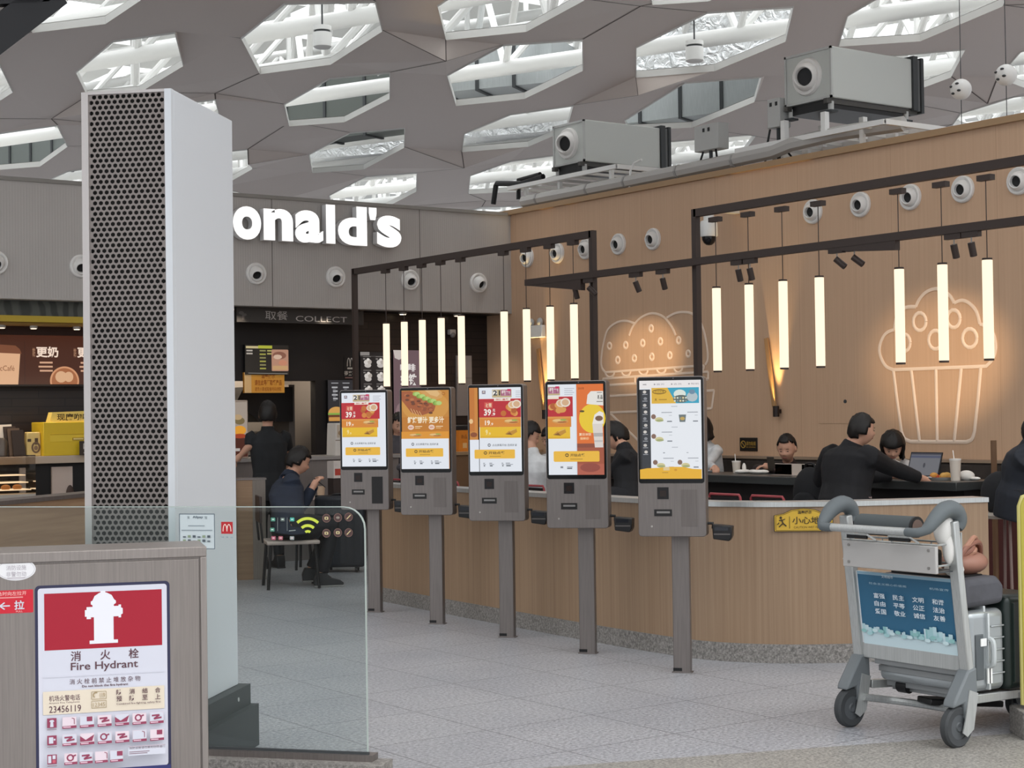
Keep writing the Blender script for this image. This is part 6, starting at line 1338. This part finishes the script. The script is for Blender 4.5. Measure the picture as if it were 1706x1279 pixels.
def f_arch(a):
    g = mat('c2bcb4', .5)
    for s in (-1, 1): a.ring(.38 + s * .09, .55, .09, g, .05, .38, 12, 0, 180)
    a.rect(.2, .42, .56, .5, g); a.text('得来不易', .0, .12, .95, .34, mat('b9b2aa', .5), .02); a.rect(.05, .0, .7, .05, mat('8d6a66', .5))
wall_art('wall_lettering', 'small pale lettering with arches on the dark shop wall', 'sign', YW, .004, mat('171416', .5), f_arch, (573, 594, 600, 630))
def f_menu1(a):
    a.rect(0, 0, 1, 1, E('24242a')); 
    for u in (.25, .68):
        a.rect(u - .12, .93, u + .15, .95, E('9a9a9e'))
        for i in range(4): a.rect(u - .1 + .04 * (i % 2), .84 - .075 * i, u + .12, .87 - .075 * i, E('b9b9bc')); a.rect(u - .06, .81 - .075 * i, u + .05, .825 - .075 * i, E('77777c'))
    for cx, cz, w in ((.66, .5, .42), (.3, .3, .62)): food(a, cx, cz, w, w * .62, 'burger')
    a.rect(0, 0, 1, .09, E('5a5a70')); a.rect(0, .09, 1, .12, E('3a3a48'))
wall_art('menu_board', 'lit menu board with two burgers beside the kiosk with the offer page', 'menu board', YW, .05, BLACK, f_menu1, (546, 633, 590, 716))
def f_menu2(a):
    a.rect(0, 0, 1, 1, E('181416')); a.rect(.0, .95, .35, 1, E('8d8884')); a.rect(0, .935, 1, .94, E('6a6560'))
    for r in range(5):
        for c in range(2):
            u, z = .28 + .48 * c, .84 - .2 * r; a.rect(u - .18, z + .085, u + .12, z + .1, E('6a6562')); a.disc(u, z - .035, .13, E('c9c2bc'), .035, 12); a.disc(u - .06, z + .01, .09, E('dcd6d0'), .035, 10); a.disc(u + .07, z + .015, .08, E('b9b0a8'), .035, 10); a.disc(u + .01, z + .05, .06, E('e6e0da'), .02, 10); a.rect(u - .18, z + .05, u - .1, z + .068, E('8d8884'))
wall_art('menu_board', 'dark menu board with rows of pale drinks behind the first lamp tubes', 'menu board', YW, .05, BLACK, f_menu2, (600, 586, 645, 700))
m = MB(); p = at(592, 583, 1, YW - .05); q = at(592, 652, 1, YW - .05); m.b2((-.008, -.01, 0), (.008, .01, p.z - q.z), mat('d6d2cc', .4, 0, .6)); o = m.build('light_strip', loc=(p.x, YW - .02, q.z)); tag(o, 'thin pale light strip between the two dark menu boards', 'light')
def f_post(a):
    a.rect(0, 0, 1, 1, E('6d565c', .9)); a.rect(0, 0, 1, .3, E('4a3c40', .9)); a.poly([(.0, 1), (.5, 1), (.42, .93), (.2, .9), (.05, .92)], E('cfc4be')); a.rect(.24, .8, .44, .85, E('d9d2d0')); a.rect(.5, .8, .62, .86, E('d9d2d0')); a.rect(.66, .8, .74, .86, E('d9d2d0'))
    a.text('咖啡', .24, .78, .8, .86, E('e6dfdc'), .02); a.text('奶铁', .24, .64, .84, .76, E('ece6e2'), .03); a.disc(.3, .35, .25, E('8d7478', .9), .12, 16); a.disc(.6, .2, .3, E('5c4a50', .9), .12, 16)
wall_art('drink_poster', 'mauve coffee poster with white characters behind the lamp tubes', 'poster', YW, .02, BLACK, f_post, (655, 583, 703, 745))
def f_gp(a): a.rect(0, 0, 1, 1, mat('8d8583', .5)); a.rect(0, .62, 1, .63, mat('6d6664', .5))
wall_art('grey_panel', 'plain grey panel on the dark plank wall behind the third kiosk', 'panel', YW, .03, mat('8d8583', .5), f_gp, (761, 592, 787, 692))
p = at(750, 555, 1, YW); t = thing('security_camera', 'small white security camera on the dark plank wall', 'security camera', (p.x, YW, p.z)); m = MB(); m.b2((-.045, -.07, -.02), (.045, 0, .045), mat('cfc8c4', .5)); m.build('body', t, .01); m = MB(); m.ball((0, -.06, -.025), (.035, .035, .035), mat('8d8886', .3), 14, 8); m.build('lens_dome', t)
# pick up window: hood and slanted steel inside the opening
t = thing('kitchen_hood', 'dark hood and steel chute seen through the kitchen window', 'kitchen equipment', (9.0, 18.2, 0)); m = MB(); m.prism([(-.2, 1.92), (.45, 1.92), (.45, 1.5), (.0, 1.5), (-.3, 1.75)], -.3, .3, mat('1a1616', .5), 1); m.build('hood', t)
m = MB(); m.b2((.42, -.25, .0), (.5, .3, 1.95), mat('6d6662', .5)); m.bar((-.0, -.2, 1.38), (.4, -.2, 1.1), .3, .02, mat('a9a29c', .35, .6)); m.b2((-.25, -.25, 0), (.45, .3, 1.08), mat('8d8784', .4, .5)); m.build('chute', t)
m = MB(); m.b2((-.3, -.2, 0), (.25, .2, 1.5), mat('6b625c', .6)); m.b2((-.26, -.21, 1.0), (.2, -.2, 1.45), mat('a8998a', .5)); o = m.build('kitchen_cabinet', loc=(8.4, 18.5, 0)); tag(o, 'pale kitchen cabinet seen through the window behind the staff member', 'cabinet')
# service counters
STG = nmat('counter_steel', brushed('8a8482', .4, .4))
t = thing('service_counter', 'grey steel fronted service counter behind the person in the navy jacket', 'counter', (8.6, 16.25, 0)); m = MB(); m.b2((-1.0, -.3, 0), (1.15, .35, 1.08), STG); m.build('body', t); m = MB(); m.b2((-1.02, -.33, 1.08), (1.17, .37, 1.12), mat('9a9592', .35)); m.build('worktop', t, .004)
t = thing('service_counter', 'brown fronted service counter behind the second and third kiosks', 'counter', (10.9, 16.4, 0)); m = MB(); m.b2((-1.1, -.25, 0), (.98, .35, 1.08), mat('7d5f45', .5)); m.build('body', t); m = MB(); m.b2((-1.12, -.28, 1.08), (1.0, .37, 1.12), mat('a08466', .4)); m.build('worktop', t, .004)
def on_counter(px, y): return at(px, 760, 1, y).x
x = on_counter(561, 16.1); t = thing('leaflet_rack', 'white leaflet rack on the service counter beside the first kiosk', 'rack', (x, 16.1, 1.12)); m = MB(); m.prism([(-.075, 0), (.075, 0), (.07, .2), (.055, .36), (-.06, .36)], -.1, .1, mat('dcd6cf', .6), 1); m.build('rack_body', t, .006)
a = Art(y0=-.101); a.rect(-.05, .2, .05, .34, mat('c9b9a4', .6)); a.disc(.0, .25, .035, mat('a3845f', .6), .03, 12); a.rect(-.07, .165, .07, .175, mat('8d7f72', .6)); a.build('leaflet_print', t, smooth=0)
x = at(561, 800, 1, 15.4).x; t = thing('display_stand', 'white stand with a red picture card beside the first kiosk', 'stand', (x, 15.4, 0)); m = MB(); m.b2((-.075, -.06, 0), (.1, .06, .9), mat('3a302d', .6)); m.b2((-.075, -.07, .9), (.1, .07, 1.08), mat('dcd3cc', .6)); m.build('stand_body', t)
a = Art(y0=-.071); a.rect(-.06, .93, .085, 1.05, mat('b9463a', .6)); a.rect(-.06, 1.0, .02, 1.05, mat('d9cfc9', .6)); a.disc(.03, .96, .03, mat('d98a5a', .6), .02, 10); a.build('picture_card', t, smooth=0)
x = on_counter(770, 16.3); t = thing('table_card', 'orange folded card standing on the brown counter beside the third kiosk', 'card', (x, 16.3, 1.12)); m = MB(); m.prism([(-.07, 0), (.1, 0), (.075, .25), (-.06, .25)], -.03, .03, mat('e58a2c', .6, 0, 0), 1); m.build('card_body', t)
a = Art(y0=-.031); a.text('新品', -.03, .15, .05, .2, mat('7d3a14', .6)); a.rect(-.01, .04, .05, .1, mat('f0c080', .6)); a.build('print', t, smooth=0)
m = MB(); m.lathe([(0, 0), (.04, 0), (.05, .2), (0, .2)], mat('5f9a98', .5), 16); o = m.build('drink_cup', loc=(on_counter(784, 16.3), 16.3, 1.12)); tag(o, 'teal cup on the brown counter beside the orange card', 'cup')
m = MB(); m.b2((-.25, -.15, 0), (.25, .15, .3), mat('1b1a1c', .4)); o = m.build('till', loc=(on_counter(776, 16.5), 16.55, 1.13), bevel=.02); tag(o, 'black till on the brown counter behind the orange card', 'till')
o = None
pp = at(407, 715, 1, 15.85); t = thing('burger_poster_stand', 'lit burger poster stand at the counter end beside the white column', 'poster', (pp.x, 15.98, 1.12)); m = MB(); m.b2((-.1, -.02, -.0), (.1, .02, .62), mat('b9a89a', .5)); m.build('frame', t, .01)
a = Art(y0=-.021); a.rect(-.09, .02, .09, .6, E('c2b2a4', .6)); a.rect(-.09, .02, .09, .22, E('5a2a1c', .6)); a.disc(0, .3, .075, E('e09a2c', .9), .05, 14); a.disc(0, .4, .06, E('8d7a50', .6), .04, 12); a.disc(-.02, .44, .05, E('d9b88a', .6), .03, 12); a.rect(-.06, .08, .0, .11, E('d9cfc9', .6)); a.disc(.0, .24, .08, E('a8401c', .8), .025, 12); a.build('picture', t, smooth=0)
m = MB(); m.lathe([(0, 0), (.06, 0), (.075, .14), (.06, .15), (0, .15)], mat('c9963a', .5), 16); pp = at(404, 758, 1, 15.9); o = m.build('sauce_tub', loc=(pp.x, 16.1, 1.12)); tag(o, 'mustard coloured tub on the counter below the burger poster', 'tub')
# steel faced pier with a code panel left off, at the end of the brown partition
t = thing('seat_end_pier', 'low brown pier with a steel face at the end of the partition', 'pier', (6.9, 14.42, 0), R(-35.4))
m = MB(); pa, pb = at(394, 798, 2, .965), at(442, 797, 2, .965); wpr = (pb - pa).length
t.location = (pa.x, pa.y, 0); d = pb - pa; t.rotation_euler = (0, 0, math.atan2(d.y, d.x)); m.b2((0, 0, 0), (wpr * .55, .25, .955), nmat('walnut_laminate', None)); m.build('wood_side', t)
m = MB(); m.b2((wpr * .55, -.004, 0), (wpr, .25, .96), nmat('pier_steel', brushed('7d746c', .4, .5))); m.b2((-.005, -.008, .955), (wpr + .01, .26, .97), STEEL); m.build('steel_face', t)
# chair, small table and suitcase by the pier
s0 = at(484, 897, 2, .44); t = thing('dining_chair', 'pale seated chair with dark legs under the person in the navy jacket', 'chair', (s0.x, s0.y, 0), R(-21))
m = MB(); m.b2((-.24, -.24, .40), (.24, .24, .435), mat('b0a29a', .5)); m.build('seat', t, .012)
m = MB(); m.b2((-.3, -.2, .6), (-.275, .2, .84), mat('3a2f2c', .5)); m.bar((-.27, -.17, .42), (-.29, -.17, .62), .02, .02, BLACK); m.bar((-.27, .17, .42), (-.29, .17, .62), .02, .02, BLACK); m.build('backrest', t, .008)
for sx, sy in ((-.2, -.2), (-.2, .2), (.2, -.2), (.2, .2)): m = MB(); m.tube([(sx, sy, .4), (sx * 1.15, sy * 1.1, 0)], .014, BLACK, 8); m.build('leg', t)
p = at(531, 827, 2, .74); t = thing('side_table', 'small pale topped table in front of the person in the navy jacket', 'table', (p.x + .02, p.y + .12, 0), R(-35))
m = MB(); m.b2((-.2, -.2, .71), (.2, .2, .74), mat('b9a69a', .5)); m.build('table_top', t, .006)
for sx, sy in ((-.16, -.16), (-.16, .16), (.16, -.16), (.16, .16)): m = MB(); m.tube([(sx, sy, .71), (sx * 1.1, sy * 1.1, 0)], .014, BLACK, 8); m.build('leg', t)
m = MB(); m.lathe([(0, 0), (.035, 0), (.045, .1), (0, .1)], mat('c2a88f', .5), 16); o = m.build('drink_cup', loc=(p.x + .08, p.y + .1, .74)); tag(o, 'tan paper cup on the small pale topped table', 'cup')
p = at(574, 953, 2, 0); CS = mat('23272e', .45, name='charcoal_suitcase'); t = thing('suitcase', 'black suitcase standing behind the glass beside the first kiosk', 'suitcase', (p.x + .02, p.y + .1, 0), R(-35))
m = MB(); m.b2((-.25, -.14, .05), (.25, .14, .76), CS); m.build('shell', t, .04, 4)
m = MB()
for k in range(5): xx = -.14 + .07 * k; m.b2((xx - .008, -.147, .1), (xx + .008, -.14, .7), CS)
m.build('shell_ribs', t)
m = MB(); m.b2((-.255, -.006, .06), (.255, .006, .765), BLACK); m.build('zip_band', t)
m = MB(); m.tube(smoothline([(-.08, 0, .74), (-.07, 0, .77), (.07, 0, .77), (.08, 0, .74)], 3), .012, BLACK, 8); m.build('carry_handle', t)
for sx, sy in ((-.16, -.09), (-.16, .09), (.16, -.09), (.16, .09)): m = MB(); m.cyl((sx - .012, sy, .026), (sx + .012, sy, .026), .026, BLACK, 14); m.bar((sx, sy, .026), (sx, sy, .06), .03, .03, BLACK); m.build('wheel', t)
# ================================================================== CAFE AT THE LEFT
YC = 17.895
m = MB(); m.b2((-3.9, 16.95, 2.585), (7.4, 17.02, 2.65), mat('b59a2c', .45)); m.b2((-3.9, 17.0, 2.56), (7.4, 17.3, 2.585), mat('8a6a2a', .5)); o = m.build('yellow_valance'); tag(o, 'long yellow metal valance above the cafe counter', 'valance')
def swirl(nt, b, N, L):
    tc = N('ShaderNodeTexCoord'); wv = N('ShaderNodeTexWave', Scale=2.2, Distortion=9.0, Detail=2.0); L(tc.outputs['Object'], wv.inputs['Vector']); r = ramp(N, [(.3, '3c403c'), (.7, '5c605a')]); L(wv.outputs['Color'], r.inputs[0]); L(r.outputs[0], b.inputs['Base Color']); b.inputs['Roughness'].default_value = .5
m = MB(); m.b2((-3.9, 17.04, 2.65), (7.4, 17.08, 2.81), nmat('swirled_grey_laminate', swirl)); o = m.build('swirl_panel'); tag(o, 'grey swirl patterned panel between cladding and yellow valance', 'panel')
for px in (3, 56, 128):
    p = at(px, 546, 1, 17.2); t = thing('downlight', {3: 'small lit downlight under the valance above the cup picture', 56: 'small lit downlight under the valance above the white characters', 128: 'small lit downlight under the valance beside the mesh column'}[px], 'downlight', (p.x, 17.2, 2.56))
    m = MB(); m.cyl((0, 0, -.03), (0, 0, 0), .04, OFFW, 16); m.build('can', t); m = MB(); m.cyl((0, 0, -.034), (0, 0, -.03), .03, mat('ffe6bd', .4, 0, 4), 16); m.build('lens', t)
def f_cafe(a):
    a.rect(0, 0, 1, 1, E('47200f', .9)); Z = lambda py: (640 - py) / 84.0; U = lambda px: (px + 60) / 220.0
    BRD = E('e6b48c', .9); BR2 = E('7d4a30', .9); TX = E('f2d9c6', 1)
    a.poly([(U(-12), Z(640)), (U(30), Z(640)), (U(34), Z(584)), (U(-16), Z(584))], BRD); a.poly([(U(-18), Z(586)), (U(36), Z(588)), (U(33), Z(580)), (U(26), Z(574)), (U(-8), Z(572)), (U(-16), Z(578))], BR2)
    a.text('McCafé', U(-8), Z(617), U(24), Z(608), E('8a5230', .9)); a.line([(U(41), Z(640)), (U(41), Z(566))], .003, E('2a130a', .9))
    for o_ in (0, 70):
        a.text('更奶', U(60 + o_), Z(594), U(98 + o_), Z(575), TX, .03, 3); a.text('拿铁', U(54 + o_), Z(593), U(58.5 + o_), Z(577), E('c99878', .9))
        for i in range(3): a.rect(U(66 + o_ - 2 * (i == 1)), Z(604 + 7 * i), U(88 + o_), Z(601 + 7 * i), E('d9a888', .9))
    a.disc(U(108), Z(634), 25 / 220, E('d99a70', .9), 25 / 84, 28, -13, 193); a.disc(U(108), Z(634), 22 / 220, E('a8663e', .9), 22 / 84, 28, -15, 195); a.disc(U(102), Z(627), 10 / 220, E('e0b088', .9), 10 / 84, 14); a.disc(U(115), Z(627), 8 / 220, E('e0b088', .9), 9 / 84, 14)
p = at(-60, 556, 1, 17.6); q = at(160, 640, 1, 17.6); t = thing('menu_lightbox', 'brown lit coffee menu with a paper cup and white characters', 'menu board', (p.x, 17.65, q.z)); m = MB(); m.b2((-.02, 0, -.02), (q.x - p.x + .02, .08, p.z - q.z + .02), DARK); m.b2((-.02, -.02, p.z - q.z), (q.x - p.x + .02, .08, p.z - q.z + .1), mat('3a1c10', .4)); m.build('case', t)
a = Art(y0=-.0006, step=.0005, sx=q.x - p.x, sz=p.z - q.z); f_cafe(a); 
keep = []
a.build('lit_face', t, smooth=0)
# counter shelf and what stands on it
YS = 17.25; zs = at(90, 759, 1, YS - .1).z
t = thing('cafe_counter', 'pale topped cafe counter with white and black cupboard fronts', 'counter', (6.2, 17.45, 0))
m = MB(); m.b2((-4, -.33, zs - .08), (1.2, .4, zs), mat('b9a896', .4)); m.build('worktop', t, .004)
m = MB(); x = lambda px: at(px, 800, 1, 17.2).x - 6.2
m.b2((-4, -.22, 0), (1.2, .4, zs - .08), BLACK); m.build('carcass', t)
for a0, b0, c in ((33, 43, 'bdb5ae'), (86.5, 121, 'c2b2a8')): m = MB(); m.b2((x(a0), -.25, 0), (x(b0), -.22, zs - .12), mat(c, .5)); m.build('cupboard_front', t)
m = MB(); m.ball((x(116), -.26, .72), (.05, .012, .14), mat('4a3a34', .6), 16, 10); m.build('cupboard_mark', t)
def sx_(px): return at(px, 740, 1, YS).x
def zz(py): return at(90, py, 1, YS).z
YEL = mat('d8b62a', .4, name='yellow_box'); t = thing('coffee_box', 'bright yellow freshly ground coffee box on the cafe counter', 'coffee box', (sx_(66), YS, zs))
w = sx_(140) - sx_(66); h = zz(703) - zs; m = MB(); m.b2((0, -.12, 0), (w, .25, h), YEL); m.build('box_body', t, .006)
m = MB(); m.b2((.07, -.123, h * .42), (w, -.12, h * .63), mat('e2c23a', .4)); m.b2((.07, -.126, h * .62), (w, -.12, h * .64), mat('c2a022', .4)); m.build('drawer', t); m = MB(); m.b2((w * .64, -.132, h * .45), (w * .9, -.123, h * .53), mat('a8882a', .4)); m.b2((w * .66, -.135, h * .47), (w * .88, -.131, h * .51), mat('e9d48a', .4)); m.build('slot_handle', t)
m = MB(); m.prism([(.09, h), (w, h), (w, h + .115), (.12, h + .105)], -.06, .06, mat('dcc46a', .5), 1); tp = m.build('top_sign', t)
a = Art(y0=-.0605); a.text('现磨咖啡', .17, h + .015, .17 + .37, h + .09, mat('4a3a14', .5), .02, 3); a.build('sign_print', tp, smooth=0)
t = thing('coffee_bag', 'cream coffee bag with a round dark emblem beside the yellow box', 'coffee bag', (sx_(54), YS, zs)); w = (sx_(66) - sx_(42)) / 2; h = zz(719) - zs
m = MB(); m.prism([(-w, 0), (w, 0), (w * .94, h * .85), (w * .9, h), (-w * .9, h), (-w * .94, h * .85)], -.05, .05, mat('d2b877', .5), 1); m.build('bag_body', t, .01)
a = Art(y0=-.0515); a.rect(-w * .9, h * .6, -w * .4, h * .72, mat('4a3a2c')); a.rect(w * .1, h * .48, w * .55, h * .75, mat('4a3a2c')); a.ring(w * .25, h * .36, w * .5, mat('6b5442'), .02, h * .2, 18); a.disc(w * .25, h * .34, w * .28, mat('8a6f58'), h * .1, 12); a.build('bag_print', t, smooth=0)
t = thing('menu_clip', 'stack of leaning dark menu cards on the cafe counter', 'menu holder', (sx_(24), YS, zs)); h = zz(706) - zs
for k in range(4):
    m = MB(); m.bar((-.07 + .035 * k, -.02 * k, 0), (-.1 + .035 * k + .02, -.02 * k + .05, h * (1 - .06 * k)), .012, .13, mat(['e0d2c2', '3a2a20', '5a4636', '2a1c14'][k], .5), (1, 0, 0)); m.build('menu_card', t)
t = thing('coffee_card', 'dark card with pale characters in front of the yellow box', 'card', (sx_(130), YS - .2, zs)); m = MB(); m.b2((-.06, -.006, 0), (.12, .006, zz(735) - zs), mat('3a302a', .5)); m.build('card_body', t); a = Art(y0=-.0065); a.text('咖啡', -.02, .05, .1, .13, mat('d2c9bf'), .02); a.rect(-.02, .02, .08, .03, mat('a89c90')); a.build('print', t, smooth=0)
t = thing('pastry_case', 'glass pastry case with lit shelves at the left end of the cafe counter', 'display case', (sx_(10), YS - .35, 0)); m = MB(); m.b2((-.35, -.15, .0), (.14, .15, .8), mat('a8a29a', .5)); m.build('base', t)
m = MB(); m.b2((-.35, -.15, .8), (.14, .15, 1.2), glassmat('case_glass', (.86, .84, .82))); m.build('glass', t)
for k in range(3):
    m = MB(); m.b2((-.35, -.13, .84 + .075 * k), (.1 - .03 * k, .13, .85 + .075 * k), mat('ffdcb0', .4, 0, 1.2)); m.build('lit_shelf', t)
for k in range(3): m = MB(); m.ball((-.02 - .12 * k, -.05, .87), (.05, .05, .03), mat('a8703c', .6), 12, 8); m.build('pastry', t)
m = MB(); m.lathe([(0, 0), (.06, 0), (.06, .16), (.03, .2), (0, .2)], mat('5a524c', .3, .6), 16); o = m.build('coffee_jug', loc=(sx_(3), YS, zs)); tag(o, 'dark metal jug at the left end of the cafe counter', 'jug')
# lamps of the shop itself: kitchen ceiling panel, cafe downlights
m = MB(); m.b2((-.5, -.25, -.03), (.5, .25, 0), mat('fff1dc', .4, 0, 3)); o = m.build('kitchen_ceiling_light', loc=(8.95, 18.3, 2.8)); tag(o, 'bright ceiling light panel inside the kitchen behind the window', 'ceiling light')
def lamp(kind, name, loc, e, size, col=(1, .86, .68), rot=None):
    ld = bpy.data.lights.new(name, kind); lo = bpy.data.objects.new(name, ld); COL.objects.link(lo); lo.location = loc; ld.energy = e; ld.color = col
    if kind == 'AREA': ld.size = size
    else: ld.shadow_soft_size = size
    if kind == 'SPOT': ld.spot_size = R(110); ld.spot_blend = .8
    if rot: lo.rotation_euler = rot
lamp('AREA', 'kitchen_light', (8.95, 18.3, 2.74), 45, .7)
for px in (3, 56, 128): pq = at(px, 546, 1, 17.2); lamp('SPOT', 'cafe_downlight', (pq.x, 17.15, 2.5), 28, .04, (1, .82, .6))
for xx in (8.3, 9.4, 10.6, 11.4):
    t = thing('downlight', 'recessed round downlight in the shop soffit, %s' % {8.3: 'over the pick up counter left end', 9.4: 'between order screen and burger menu', 10.6: 'above the mauve coffee poster', 11.4: 'nearest the corner with the timber wall'}[xx], 'downlight', (xx, 17.2, 2.81))
    m = MB(); m.cyl((0, 0, -.02), (0, 0, 0), .05, OFFW, 16); m.build('can', t); m = MB(); m.cyl((0, 0, -.024), (0, 0, -.02), .038, mat('ffe6bd', .4, 0, 4), 16); m.build('lens', t)
    lamp('SPOT', 'soffit_downlight', (xx, 16.9, 2.75), 14, .04)
bpy.data.objects.remove(_fo)
